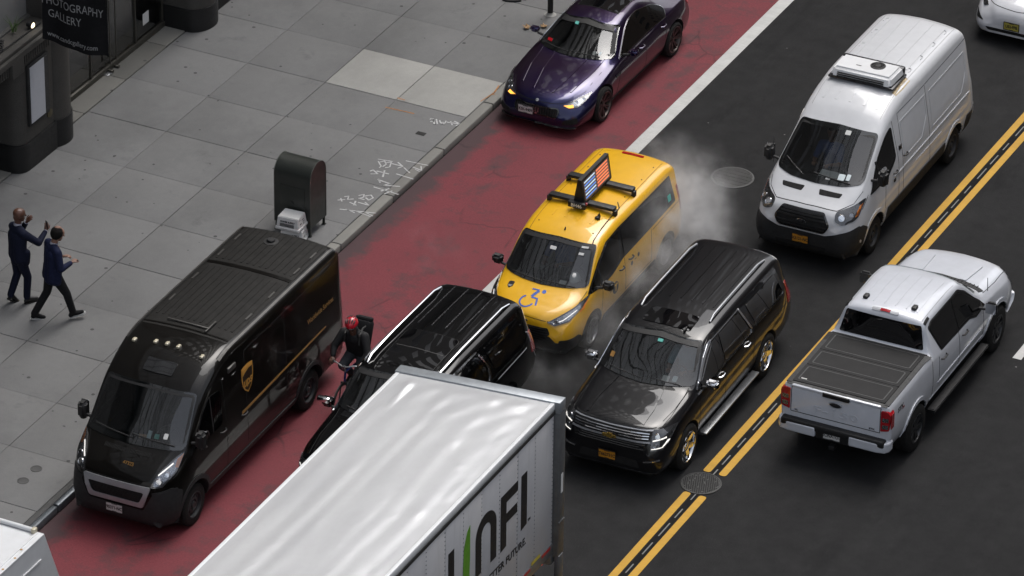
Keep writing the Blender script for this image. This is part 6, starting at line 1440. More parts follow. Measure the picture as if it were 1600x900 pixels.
# ================================================================ STOREFRONT BUILDING
def storefront():
    root = thing('storefront_building', 'grey stone building with black pier bases and a glass gallery front on the left', 'building', (-6.5, 5, 0))
    O = Vector((-6.5, 5, 0))
    def B(m, name, mat, parent=root, **k): m.v = [tuple(Vector(v)-O) for v in m.v]; return m.build(name, mat, parent, **k)
    def pier(poly, z0, z1, mat, name): m = MB(); m.prism(poly, z0, z1, 'XY'); return B(m, name, mat)
    # pier A: a wide rounded block with a half round column at its right end
    def block(off): return rpoly([(-7.0, 3.2+.7+off*.0, 0), (-7.0, 1.85-off, 0), (-6.27+off, 1.85-off, .28), (-6.27+off, 3.16, .05)], .05, 6)
    def half(cx, cy, r): return [(cx+r*math.cos(R(a)), cy+r*math.sin(R(a))) for a in range(-115, 116, 10)]
    blk = rpoly([(-7.2, 3.10, 0), (-7.2, 1.93, 0), (-6.27, 1.93, .30), (-6.27, 3.10, 0)], .1, 7); blkb = rpoly([(-7.2, 3.12, 0), (-7.2, 1.88, 0), (-6.22, 1.88, .32), (-6.22, 3.12, 0)], .1, 7)
    pier(blk, .70, 2.62, 'granite', 'pier'); pier(blkb, .14, .70, 'black_stone', 'pier_base')
    colp = [(-6.45+.37*math.cos(R(a))*.75, 3.42+.37*math.sin(R(a))) for a in range(-90, 91, 9)]+[(-7.2, 3.79), (-7.2, 3.05)]
    colb = [(-6.45+.41*math.cos(R(a))*.75, 3.42+.40*math.sin(R(a))) for a in range(-90, 91, 9)]+[(-7.2, 3.82), (-7.2, 3.02)]
    pier(colp, .70, 4, 'granite', 'pier_column'); pier(colb, .14, .70, 'black_stone', 'column_base')
    # pier B further up the street
    colp2 = [(-6.45+.40*math.cos(R(a))*.85, 8.72+.44*math.sin(R(a))) for a in range(-90, 91, 9)]+[(-7.2, 9.16), (-7.2, 8.28)]
    colb2 = [(-6.45+.44*math.cos(R(a))*.85, 8.72+.47*math.sin(R(a))) for a in range(-90, 91, 9)]+[(-7.2, 9.19), (-7.2, 8.25)]
    pier(colp2, .62, 12, 'granite', 'pier_column'); pier(colb2, .14, .62, 'black_stone', 'column_base')
    m = MB(); m.box((-7.2, 9.17, .14), (-6.34, 14.5, .95), .01); m.box((-7.2, 9.17, .95), (-6.42, 14.5, 3.1), .01); B(m, 'plinth_wall', 'black_stone')
    m = MB(); m.box((-6.40, 9.28, .62), (-6.36, 9.44, .80), .004); B(m, 'wall_label', 'paper')
    # recess left of the pier
    m = MB(); m.box((-7.6, -12, .14), (-7.2, 1.93, 2.6)); B(m, 'recess_wall', 'granite')
    m = MB(); m.box((-7.19, .2, .2), (-7.14, 1.9, 2.35)); B(m, 'recess_glass', 'glass_black')
    # ledge with fluted frieze above the pier
    m = MB(); m.box((-7.4, -12, 2.60), (-6.13, 3.08, 2.72), .015); m.box((-7.4, -12, 2.72), (-6.20, 3.08, 2.80), .01); B(m, 'ledge', 'granite')
    m = MB(); y = -3.0
    while y < 3.0:
        if not (1.55 < y < 1.95): m.box((-6.24, y, 2.36), (-6.205, y+.045, 2.60), .008)
        y += .075
    m.box((-6.5, -12, 2.34), (-6.23, 1.93, 2.60), .01); m.box((-6.3, 1.55, 2.30), (-6.12, 1.95, 2.66), .03); B(m, 'frieze', 'granite')
    m = MB(); m.box((-7.4, -12, 2.80), (-6.66, 3.08, 2.84)); B(m, 'ledge_top', 'joint')
    m = MB(); m.box((-7.4, -12, 2.80), (-6.74, 3.08, 14)); B(m, 'upper_wall', 'stucco')
    m = MB(); m.tube([(-6.40, -4, 2.83), (-6.36, 1.2, 2.84), (-6.33, 2.9, 2.83)], .012, 6); m.tube([(-6.5, .6, 2.82), (-6.42, .9, 2.88), (-6.50, 1.3, 2.83), (-6.35, 1.6, 2.86), (-6.55, 1.9, 2.83)], .014, 6); m.tube([(-6.6, 1.0, 2.83), (-6.4, 1.25, 2.9), (-6.62, 1.5, 2.83)], .01, 5)
    for i in range(26): a = Vector((random.uniform(-6.66, -6.38), random.uniform(.2, 1.9), 2.84)); m.box(a-Vector((.03, .02, .01)), a+Vector((.03, .03, .02)), .006)
    B(m, 'ledge_cables', 'iron_dark')
    # display case with a white poster
    cs = MB(); cs.box((-6.275, 2.20, 1.02), (-6.215, 2.90, 2.26), .01); B(cs, 'display_case', 'iron_dark')
    m = MB(); m.box((-6.222, 2.25, 1.07), (-6.206, 2.74, 2.21)); B(m, 'poster', 'paper_grey')
    m = MB(); m.box((-6.222, 2.74, 1.07), (-6.204, 2.86, 2.21)); B(m, 'case_side', 'iron')
    m = MB(); m.lathe([(.085, -.02), (.085, .006), (.001, .012)], 22, M=Matrix.Translation((-6.255, 2.95, .95))); B(m, 'round_plaque', 'rust_plaque')
    m = MB(); m.box((-6.27, 2.92, 1.12), (-6.245, 2.96, 1.2), .005); B(m, 'small_switch', 'iron')
    # glazed shopfront, set back behind the sill
    g_ = empty('shopfront'); g_.parent = root
    def G(m, name, mat): m.v = [tuple(Vector(v)-O) for v in m.v]; return m.build(name, mat, g_)
    m = MB(); m.box((-7.02, 3.8, .155), (-6.90, 8.3, .27), .01); m.box((-6.99, 3.8, 3.0), (-6.92, 8.3, 3.12))
    for y in (3.84, 5.55, 7.20, 8.22): m.box((-6.985, y-.02, .2), (-6.925, y+.02, 3.1), .006)
    G(m, 'window_frame', 'bronze_frame')
    for y0, y1 in ((3.86, 5.53), (5.57, 7.18), (7.22, 8.20)):
        m = MB(); m.box((-6.962, y0, .27), (-6.95, y1, 3.05)); G(m, 'window_pane', 'glass_shop')
    m = MB(); m.box((-10.5, 3.8, .10), (-7.02, 8.3, .16)); G(m, 'shop_floor', 'shop_floor')
    m = MB(); m.box((-10.6, 3.8, .1), (-10.5, 8.3, 3.2)); m.box((-10.5, 3.7, .1), (-7.05, 3.8, 3.2)); m.box((-10.5, 8.3, .1), (-7.05, 8.4, 3.2)); m.box((-10.5, 3.8, 3.1), (-7.02, 8.3, 3.2)); G(m, 'shop_wall', 'shop_wall')
    m = MB(); m.box((-7.9, 7.72, .16), (-7.6, 8.05, 2.4), .01); G(m, 'shop_partition', 'pale_panel'); m = MB(); m.box((-9.6, 4.6, .16), (-8.9, 5.6, .9), .02); G(m, 'shop_counter', 'shop_dark')
    for y in (6.12, 6.34):
        m = MB(); m.tube([(-6.86, y, .34), (-6.86, y, 1.9)], .014, 8); m.tube([(-6.95, y, .40), (-6.86, y, .40)], .01, 6); m.tube([(-6.95, y, 1.8), (-6.86, y, 1.8)], .01, 6); m.box((-6.93, y-.03, .165), (-6.80, y+.03, .22), .01); G(m, 'door_handle', 'bronze_frame')
    m = MB(); m.box((-6.948, 7.50, .50), (-6.944, 7.72, .74)); G(m, 'window_notice', 'paper')
    m = MB(); m.box((-6.94, 5.95, .168), (-6.80, 6.12, .185), .005); G(m, 'floor_bolt', 'steel')
    m = MB(); m.box((-7.2, 3.8, 3.12), (-6.80, 8.3, 14)); B(m, 'shop_fascia', 'granite')
    # upper storeys with real window openings: they are what the cars' paint and glass reflect
    m = MB(); m.box((-7.6, -120, 14), (-6.7, 5, 15), .05); B(m, 'cornice', 'granite')
    # fire extinguisher inside
    r2 = thing('fire_extinguisher', 'red fire extinguisher standing behind the shop glass', 'fire extinguisher', (-7.22, 7.42, .16))
    m = MB(); m.lathe([(.001, 0), (.075, 0), (.08, .02), (.08, .42), (.05, .49), (.028, .52), (.028, .56), (.001, .56)], 20, axis='Z'); m.build('cylinder', 'ext_red', r2)
    m = MB(); m.box((-.03, -.06, .56), (.03, .04, .62), .01); m.tube([(0, -.04, .58), (0, -.13, .5), (.02, -.11, .2)], .014, 6); m.build('valve', 'black', r2)
    # banner
    r3 = thing('hanging_banner', 'black cloth banner with white gallery lettering hanging over the pavement', 'banner', (-5.42, 2.55, 2.62))
    m = MB(); NX, NZ = 26, 36; W_, H_ = 1.36, 2.3
    def bp(i, k, o=0):
        u = i/NX; v = k/NZ; x = (u-.5)*W_*(1-.03*math.sin(v*3)); z = v*H_+.05*math.cos((u-.4)*3)*(1-v) - (.10*math.sin(u*math.pi))*(1-v)**2+.06
        y = .035*math.sin(u*7+v*3)*(1-v*.5)+.02*math.sin(u*15-v*6)+o; return (x, y, z)
    vs = [bp(i, k) for k in range(NZ+1) for i in range(NX+1)]+[bp(i, k, .006) for k in range(NZ+1) for i in range(NX+1)]; n = (NX+1)*(NZ+1)
    fs = [[k*(NX+1)+i, k*(NX+1)+i+1, (k+1)*(NX+1)+i+1, (k+1)*(NX+1)+i] for k in range(NZ) for i in range(NX)]
    bd = [k*(NX+1) for k in range(NZ+1)], [k*(NX+1)+NX for k in range(NZ+1)], list(range(NX+1)), [NZ*(NX+1)+i for i in range(NX+1)]
    fs2 = [[a+n for a in f[::-1]] for f in fs]; sk = [[q[j], q[j+1], q[j+1]+n, q[j]+n] for q in bd for j in range(len(q)-1)]
    m.add(vs, fs+fs2+sk, 0, True); m.build('cloth', 'banner', r3)
    t = MB()
    def tt(s_, size, x, z, sq=.95, bold=0):
        v_, f_ = text_geo(s_, size, bold, 0, sq)
        out = []
        for p in v_:
            X = x+p.x; Z = z+p.y; u = X/W_+.5; k = (Z-.06)/H_; y = .035*math.sin(u*7+k*3)*(1-k*.5)+.02*math.sin(u*15-k*6)
            zz = Z+.05*math.cos((u-.4)*3)*(1-k)-(.10*math.sin(u*math.pi))*(1-k)**2; out.append((X, y-.008, zz))
        t.add(out, f_)
    tt('PHOTOGRAPHY', .225, -.03, .88, .78); tt('GALLERY', .225, -.20, .62, .78); tt('www.candcgallery.com', .135, -.05, .20, .86, .001)
    t.build('lettering', 'banner_ink', r3, fix=False)
    m = MB(); m.cyl((-.9, 0, 2.36), (.72, 0, 2.36), .025, n=10); m.build('banner_rod', 'black', r3)
    # spotlight on the ledge
    r4 = thing('spotlight', 'small lit spotlight on the stone ledge next to the banner', 'lamp', (-6.36, 2.62, 2.84))
    m = MB(); m.cyl((-.09, 0, .05), (.02, 0, .04), .055, .065, 16); m.cyl((-.05, 0, 0), (-.05, 0, .05), .012, n=8); m.build('housing', 'black', r4)
    m = MB(); m.lathe([(.058, 0), (.05, .012), (.001, .02)], 18, M=Matrix.Translation((.02, 0, .04))); m.build('lens', 'warm_on', r4)
    # weed on the ledge
    m = MB()
    for i in range(14):
        a = random.uniform(0, 6.3); L = random.uniform(.15, .38); p0 = Vector((random.uniform(-.03, .03), random.uniform(-.04, .04), 0)); d = Vector((math.cos(a)*.4, math.sin(a)*.4, 1)).normalized()
        m.tube([p0, p0+d*L*.5, p0+d*L+Vector((math.cos(a), math.sin(a), -.3))*L*.25], [.006, .005, .002], 4)
    o = m.build('weed', 'leafgreen'); o.location = (-6.55, 2.30, 2.84); tag(o, 'thin green weed growing on the stone ledge behind the spotlight', 'plant')
MAT['paper_grey'] = plain('poster_paper', (.36, .37, .40), .6, var=.04); MAT['rust_plaque'] = plain('rust_plaque', (.06, .05, .025), .6)
MAT['bronze_frame'] = plain('bronze_frame', (.07, .066, .056), .4, .5); MAT['glass_shop'] = glass('shop_glass', (.82, .86, .84), .04)
MAT['shop_floor'] = plain('shop_floor', (.42, .45, .42), .4, scale=2); MAT['shop_wall'] = plain('shop_wall', (.35, .37, .36), .8, scale=1)
MAT['pale_panel'] = plain('pale_panel', (.30, .36, .38), .6); MAT['shop_dark'] = plain('shop_dark', (.02, .02, .022), .6)

def facade_mat(name, wall, win, sx, sz, fr=.62, fz=.6, glassy=.9):
    """wall with a regular grid of glossy windows"""
    t = NT(name); sep = t.n('ShaderNodeSeparateXYZ'); t.l(t.coord(), sep.inputs[0])
    u = t.math('FRACT', t.math('MULTIPLY', t.math('ADD', sep.outputs[1], sep.outputs[0]), 1/sx)); v = t.math('FRACT', t.math('MULTIPLY', sep.outputs[2], 1/sz))
    a = t.math('MULTIPLY', t.math('LESS_THAN', t.math('ABSOLUTE', t.math('SUBTRACT', u, .5)), fr/2), t.math('LESS_THAN', t.math('ABSOLUTE', t.math('SUBTRACT', v, .5)), fz/2))
    n = t.noise(.25, 3); wc = t.mix(t.ramp(n, [(.3, (0,)*3), (.7, (1,)*3)]), win, tuple(c*2.2 for c in win))
    t.l(t.mix(a, wall, wc), t.b.inputs['Base Color']); r = t.math('SUBTRACT', .85, t.math('MULTIPLY', a, .75*glassy)); t.l(r, t.b.inputs['Roughness']); return t.m
def canyon():
    """the buildings that wall in the street outside the frame: they shade it and show in the paint and glass"""
    spec = [('office_tower', 'glass curtain-wall tower rising above the street on the left', (-45, -60, -6.9, 1.0), 80, facade_mat('curtain_wall', (.02, .02, .02), (.36, .365, .37), 1.3, 3.4, .84, .93, .2), 14),  # panels pale and matte: the sky they mirror is put into their colour
            ('office_tower', 'stone tower above the gallery front with deep rows of windows', (-45, 1.2, -6.9, 26), 62, facade_mat('stone_windows', (.06, .055, .05), (.012, .012, .013), 2.6, 3.5, .45, .55), 14),
            ('office_tower', 'dark brick block further up the street on the left', (-45, 27, -6.6, 62), 34, facade_mat('brick_windows', (.07, .045, .035), (.012, .012, .013), 3, 3.4, .4, .5), 0),
            ('office_tower', 'pale block far up the street on the left', (-45, 64, -6.6, 110), 50, facade_mat('pale_windows', (.20, .19, .17), (.02, .02, .022), 2.8, 3.4, .45, .5), 0),
            ('office_tower', 'brown block on the far side of the street at the right', (23, 16, 55, 60), 62, facade_mat('brown_windows', (.09, .06, .045), (.012, .012, .013), 3, 3.5, .42, .5), 0),
            ('office_tower', 'grey block further up the far side of the street', (23, 62, 55, 120), 60, facade_mat('grey_windows', (.15, .15, .15), (.02, .02, .022), 2.6, 3.5, .5, .55), 0),
            ('low_shop', 'low shop row on the far side of the street', (23, -14, 40, 15), 7, facade_mat('low_windows', (.12, .11, .1), (.02, .02, .022), 3, 3, .6, .6), 0)]
    for nm, lab, (x0, y0, x1, y1), h, mt, z0 in spec:
        r = thing(nm, lab, 'building', ((x0+x1)/2, (y0+y1)/2, z0)); ox, oy = (x0+x1)/2, (y0+y1)/2
        m = MB(); m.box((x0-ox, y0-oy, 0), (x1-ox, y1-oy, h-z0)); m.build('wall', mt, r)
        m = MB(); m.box((x0-ox-.3, y0-oy-.3, h-z0), (x1-ox+.3, y1-oy+.3, h-z0+.8), .1); m.build('parapet', 'granite', r)
        if z0: 
            m = MB(); m.box((x0-ox, y0-oy, 3.2-z0), (-7.25-ox, y1-oy, 0)); m.build('lower_wall', 'granite', r)

# ================================================================ TRAILER
def trailer():
    root = thing('box_trailer', 'white box trailer with charcoal and green lettering and a wavy silver roof', 'trailer', (7.39, -12, 0))
    x0, x1, y0, y1, zb, zt = -1.31, 1.31, -7.5, 5.52, 1.44, 4.05     # local; rear end at +Y
    # roof skin: stretched, dimpled sheet
    m = MB(); NX, NY = 52, 240; L = y1-y0; vs = []
    for j in range(NY+1):
        for i in range(NX+1):
            u = i/NX; v = j/NY; x = x0+.03+(x1-x0-.06)*u; y = y0+.03+(L-.06)*v
            e = min(1, min(u, 1-u)/.10)*min(1, (1-v)*L/.35); e = e*e*(3-2*e)
            q = noise.noise(Vector((x*1.3, y*.35, 3)))*.009+noise.noise(Vector((x*3.0+3, y*.6, 7)))*.004+max(0, noise.noise(Vector((x*5, y*3, 1)))-.3)*.012
            bow = .006*noise.noise(Vector((x*5.5, y*.22, 9)))+.004*math.sin(x*2*math.pi/.37+noise.noise(Vector((0, y*.4, 2))))
            d = (y1-y); right = max(0, 1-(1-u)/.35)
            wr = .006*math.sin((y*9+x*5)+2*noise.noise(Vector((x*2, y, 0))))*right*math.exp(-d*.30)+.006*math.sin(x*14-y*8)*math.exp(-d*1.3)
            fold = .035*math.exp(-((x-(x0+.33+d*.05))/.035)**2)*math.exp(-((d-.55)/.40)**2)
            z = zt+.015+(.030*(1-(2*u-1)**2)+q+bow+wr+fold)*e; vs.append((x, y, z))
    m.add(vs, [[j*(NX+1)+i, j*(NX+1)+i+1, (j+1)*(NX+1)+i+1, (j+1)*(NX+1)+i] for j in range(NY) for i in range(NX)], 0, True); m.build('roof_skin', 'roof_skin', root, 80)
    m = MB()
    for sx in (1, -1): m.box((sx*1.285-.035, y0, zt-.09), (sx*1.285+.030, y1-.02, zt+.022), .012)
    m.box((x0, y0-.03, zt-.09), (x1, y0+.03, zt+.02), .01); m.build('roof_rail', 'boxw', root)
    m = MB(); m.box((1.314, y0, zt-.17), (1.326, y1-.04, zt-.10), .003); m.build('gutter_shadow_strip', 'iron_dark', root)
    m = MB(); m.box((x0+.01, y0, zb), (x1-.012, y1-.05, zt-.06)); m.build('box', 'side_skin', root)
    # side sheets with rivet rows
    m = MB(); rv = MB(); y = y1-.06; k = 0
    while y > y0:
        ya = max(y0, y-1.22); m.box((x1-.012, ya+.002, zb+.04), (x1-.002-.002*(k % 2), y-.002, zt-.10), .001)
        for yy in (y-.03, y-.64):
            z = zb+.1
            while z < zt-.15: rv.box((x1-.004, yy-.008, z-.008), (x1+.004, yy+.008, z+.008)); z += .075
        y -= 1.22; k += 1
    m.build('side_panel', 'side_skin', root); rv.build('rivets', 'alu', root)
    m = MB(); m.box((x1-.03, y0, zb-.14), (x1+.012, y1-.02, zb+.05), .01); m.box((x0-.012, y0, zb-.14), (x0+.03, y1-.02, zb+.05), .01); m.build('bottom_rail', 'alu', root)
    for yy, mt in ((y1-.30, 'red_tape'), (y1-.66, 'gold_tape'), (y1-1.0, 'red_tape'), (y1-2.2, 'red_tape'), (y1-2.5, 'paper')):
        m = MB(); m.box((x1+.012, yy-.15, zb-.01 if mt != 'gold_tape' else zb+.06), (x1+.015, yy+.15, zb+.04 if mt != 'gold_tape' else zb+.12)); m.build('reflective_tape', mt, root)
    # rear frame with header, posts, doors, lamps
    fr = empty('rear_frame'); fr.parent = root
    m = MB(); m.box((x0-.03, y1-.05, zt-.16), (x1+.09, y1+.16, zt+.045), .012); m.build('header', 'alu_dull', fr)
    m = MB(); m.box((x1-.04, y1-.05, zb-.20), (x1+.09, y1+.17, zt-.16), .012); m.box((x0-.04, y1-.05, zb-.20), (x0+.06, y1+.17, zt-.16), .012); m.build('corner_post', 'post_grey', fr)
    m = MB(); m.box((x0+.06, y1+.02, zb-.1), (x1-.04, y1+.09, zt-.16)); m.build('rear_door', 'side_skin', fr)
    m = MB(); m.box((x0, y1-.1, zb-.34), (x1, y1+.12, zb-.10), .01); m.build('sill', 'alu', fr)
    m = MB(); m.box((x1+.092, y1+.03, 2.4), (x1+.095, y1+.10, 2.75)); m.build('post_label', 'paper', fr)
    m = MB(); m.box((x1+.02, y1-.02, zb-.75), (x1+.10, y1+.14, zb-.20), .01); m.box((x1+.088, y1-.03, zb+.42), (x1+.10, y1+.17, zb+.44)); m.build('side_bracket', 'post_grey', fr)
    m = MB(); m.box((x1-.10, y1-.35, zb-.22), (x1-.04, y1-.28, zb-.17), .01); m.build('marker_lamp', 'red_on', fr)
    # running gear
    m = MB(); 
    for sx in (1, -1): m.box((sx*.5-.06, y0, .95), (sx*.5+.06, y1-.1, 1.25), .01)
    for j in range(12): m.box((-1.2, y0+.6+j*1.08, 1.2), (1.2, y0+.7+j*1.08, 1.30))
    m.build('chassis', 'under', root)
    m = MB(); m.box((-1.0, y1-.05, .45), (1.0, y1+.05, .58), .01); m.box((-.5, y1-.05, .5), (-.42, y1+.02, 1.2)); m.box((.42, y1-.05, .5), (.5, y1+.02, 1.2)); m.build('impact_guard', 'steel_dark', root)
    add_wheels(root, [(s*x, y) for y in (y1-1.6, y1-2.9) for s in (1, -1) for x in (1.12, .80)], .50, .28, dict(spokes=0, rim=.58), 'alu')
    for sx in (1, -1): m = MB(); m.box((sx*.96-.33, y1-.62, .25), (sx*.96+.33, y1-.60, 1.2)); m.build('mud_flap', 'black', root)
    # lettering on the street side
    X = x1+.001
    def yz(pts, mat, name): m = MB(); m.prism([(p[0]+12, p[1]) for p in pts], X, X+.004, 'YZ'); return m.build(name, mat, lg)
    lg = empty('side_logo'); lg.parent = root
    yz([(-7.66, 2.36), (-7.46, 2.39), (-7.46, 3.36), (-7.66, 3.36)], 'unfi_ink', 'logo_letter')
    yz([(-8.36, 2.36), (-8.17, 2.38), (-8.17, 2.80), (-7.80, 2.80), (-7.80, 2.97), (-8.17, 2.97), (-8.17, 3.18), (-7.78, 3.18), (-7.78, 3.36), (-8.36, 3.36)], 'unfi_ink', 'logo_letter')
    n = [(-9.21, 2.38), (-9.21, 3.04)]+[(-8.86+.35*math.cos(R(a)), 3.04+.33*math.sin(R(a))) for a in range(170, 5, -12)]+[(-8.51, 3.04), (-8.51, 2.38), (-8.70, 2.38), (-8.70, 3.02)]+[(-8.86+.16*math.cos(R(a)), 3.02+.16*math.sin(R(a))) for a in range(15, 170, 15)]+[(-9.02, 3.02), (-9.02, 2.38)]
    yz(n, 'unfi_ink', 'logo_letter')
    yz([(-9.40, 3.46), (-9.50, 3.38), (-9.60, 3.15), (-9.63, 2.8), (-9.63, 2.4), (-9.60, 2.1), (-9.50, 2.2), (-9.42, 2.5), (-9.40, 2.9)], 'unfi_green', 'logo_leaf')
    yz([(-10.12, 2.38), (-9.93, 2.42), (-9.93, 3.34), (-10.12, 3.34)], 'unfi_ink', 'logo_letter')
    m = MB(); text_on(m, 'BETTER FOOD. BETTER FUTURE.', .185, MF((X+.002, 3.19, 2.09), (0, 1, 0), (0, 0, 1)), .004, .93, .002, spacing=1.08)
    text_on(m, 'TM', .07, MF((X+.002, 4.62, 2.42), (0, 1, 0), (0, 0, 1)), .001, 1, .002); m.build('slogan', 'unfi_ink', lg, fix=False)
    SH = Matrix.Identity(4); SH[1][0] = .115; SH[1][3] = -.115*1.31
    for o in list(root.children)+list(fr.children):
        if o.type == 'MESH': o.data.transform(SH)
MAT['alu_dull'] = plain('alu_dull', (.27, .29, .31), .45, .5, var=.15); MAT['alu_bright'] = plain('alu_bright', (.50, .52, .54), .4, .4, var=.1); MAT['post_grey'] = plain('post_grey', (.13, .135, .14), .45, .5, var=.2)
MAT['gold_tape'] = plain('gold_tape', (.5, .40, .05), .4); MAT['red_on'] = emit('red_marker', (1, .05, .03), 1.0)

def corner_truck():
    root = thing('box_truck', 'white box truck with rust spots whose roof corner shows at the bottom left', 'box truck', (1.62, -12, 0))
    x0, x1, zt = -1.08, 1.10, 3.0
    m = MB(); pr = [(-5.5, .95), (-5.5, zt), (0, zt), (.95, .95)]; pr = [(-5.5, .95), (-5.5, zt), (0, zt), (.78, 1.0), (.78, .95)]
    m.prism(pr, x0, x1, 'YZ'); m.build('box', 'boxw', root, 20)
    m = MB(); m.box((x1-.05, -5.5, zt-.03), (x1+.006, -.02, zt+.008), .008); m.box((x1-.13, -5.5, zt-.02), (x1-.09, -.05, zt+.018), .008); m.box((x0, -5.5, zt-.03), (x0+.05, -.02, zt+.008), .008); m.build('roof_rail', 'boxw', root)
    m = MB(); m.cyl((x0, -.04, zt+.04), (x1-.18, -.04, zt+.04), .038, n=12); m.build('roof_bar', 'boxw', root)
    m = MB(); m.box((x1-.18, -.10, zt), (x1-.11, .0, zt+.09), .015); m.build('bar_bracket', 'lamp_cream', root)
    m = MB(); m.box((x1, -5.2, zt-.42), (x1+.02, -.12, zt-.38), .01); m.build('side_crease', 'boxw', root)
    m = MB()
    for (x, y) in ((x1-.07, -.55), (x1-.03, -1.15), (x1-.03, -.8), (x1-.45, -.75), (x1-.35, -1.3), (x1-.6, -1.35), (x1-.85, -.25)): 
        m.lathe([(.022, 0), (.018, .004), (.001, .005)], 12, M=Matrix.Translation((x, y, zt+.009)), axis='Z')
    m.build('rust_spots', 'rust_spot', root)
    m = MB(); m.box((-.5, -7.6, .55), (.5, .3, .95)); m.build('chassis', 'under', root)
    c = MB(); c.prism([(-7.8, .6), (-7.8, 1.4), (-7.3, 2.3), (-5.6, 2.4), (-5.6, .6)], x0+.1, x1-.1, 'YZ'); c.build('cab', 'boxw', root)
    add_wheels(root, [(.95, -1.0), (-.95, -1.0), (.95, -6.9), (-.95, -6.9)], .42, .25, dict(spokes=0, rim=.6), 'steel_dark')
MAT['rust_spot'] = plain('rust_spot', (.34, .20, .07), .8, var=.4, scale=40)

# ================================================================ STEAM
def steam():
    t = NT('steam'); t.t.nodes.remove(t.b); pv = t.n('ShaderNodeVolumePrincipled'); pv.inputs['Color'].default_value = (.93, .93, .94, 1); pv.inputs['Anisotropy'].default_value = .1
    co = t.n('ShaderNodeTexCoord').outputs['Object']
    def blob(c, r, s):
        vm = t.n('ShaderNodeMapping'); vm.vector_type = 'TEXTURE'; vm.inputs['Location'].default_value = c; vm.inputs['Scale'].default_value = r; t.l(wv, vm.inputs['Vector'])
        ln = t.n('ShaderNodeVectorMath', operation='LENGTH'); t.l(vm.outputs[0], ln.inputs[0]); q = t.math('SUBTRACT', 1, ln.outputs['Value'], True); q = t.math('MULTIPLY', q, q); return t.math('MULTIPLY', q, s)
    nn = t.n('ShaderNodeTexNoise'); nn.inputs['Scale'].default_value = 1.1; nn.inputs['Detail'].default_value = 4; t.l(co, nn.inputs['Vector'])
    sb = t.n('ShaderNodeVectorMath', operation='SUBTRACT'); sb.inputs[1].default_value = (.5, .5, .5); t.l(nn.outputs['Color'], sb.inputs[0])
    sc = t.n('ShaderNodeVectorMath', operation='SCALE'); sc.inputs['Scale'].default_value = 1.2; t.l(sb.outputs[0], sc.inputs[0])
    ad = t.n('ShaderNodeVectorMath', operation='ADD'); t.l(co, ad.inputs[0]); t.l(sc.outputs[0], ad.inputs[1]); wv = ad.outputs[0]
    B_ = [((5.35, 5.3, .75), (1.25, 1.6, 1.35), 4.4), ((5.65, 4.3, .8), (.9, 1.4, 1.2), 2.0), ((5.85, 3.0, .7), (.65, 1.3, 1.0), 1.3), ((5.7, 1.5, .6), (.7, 1.2, .9), .9), ((4.6, 6.4, .7), (1.2, 1.3, 1.0), 1.6), ((5.4, -.1, .5), (.7, 1.0, .7), .45), ((1.9, 2.6, .5), (.9, .5, .5), .20)]
    tot = None
    for b_ in B_: q = blob(*b_); tot = q if tot is None else t.math('ADD', tot, q)
    n2 = t.noise(2.3, 7, .66, co); f = t.ramp(n2, [(.42, (.06,)*3), (.64, (1,)*3)])
    t.l(t.math('MULTIPLY', t.math('MULTIPLY', tot, f), 1.3), pv.inputs['Density']); t.l(pv.outputs[0], t.out.inputs['Volume'])
    m = MB(); m.box((1.0, -1.2, .03), (7.0, 8.6, 2.6)); o = m.build('steam', t.m); tag(o, 'thin white steam drifting between the taxi and the dark SUV', 'steam', kind='stuff')
# ================================================================ PEOPLE
def blob(name, mat, parent, chains, vox=.012, smooth=4, ell=()):
    """one continuous surface from tapered limbs (point, radius) and ellipsoids"""
    m = MB()
    def sph(p, r, M=None):
        bm = bmesh.new(); bmesh.ops.create_icosphere(bm, subdivisions=2, radius=1); mt = Matrix.Translation(p) @ (M if M is not None else Matrix.Scale(r, 4)); m.bm(bm, 0, mt, True)
    for ch in chains:
        for i, (p, r) in enumerate(ch):
            p = Vector(p); sph(p, r)
            if i: q, rq = ch[i-1]; m.cyl(Vector(q), p, rq, r, 14)
    for p, rad, rot in ell:
        sph(Vector(p), 1, Matrix.Rotation(rot[0], 4, rot[1]) @ Matrix.Diagonal((rad[0], rad[1], rad[2], 1)) if rot else Matrix.Diagonal((rad[0], rad[1], rad[2], 1)))
    o = m.build(name, mat, parent, 180)
    md = o.modifiers.new('r', 'REMESH'); md.mode = 'VOXEL'; md.voxel_size = vox
    if smooth: ms = o.modifiers.new('s', 'SMOOTH'); ms.factor = .5; ms.iterations = smooth
    me = evalmod(o); o.modifiers.clear(); old = o.data; o.data = me; bpy.data.meshes.remove(old); me.name = name
    if not me.materials: me.materials.append(MAT[mat])
    me.polygons.foreach_set('use_smooth', [True]*len(me.polygons)); return o
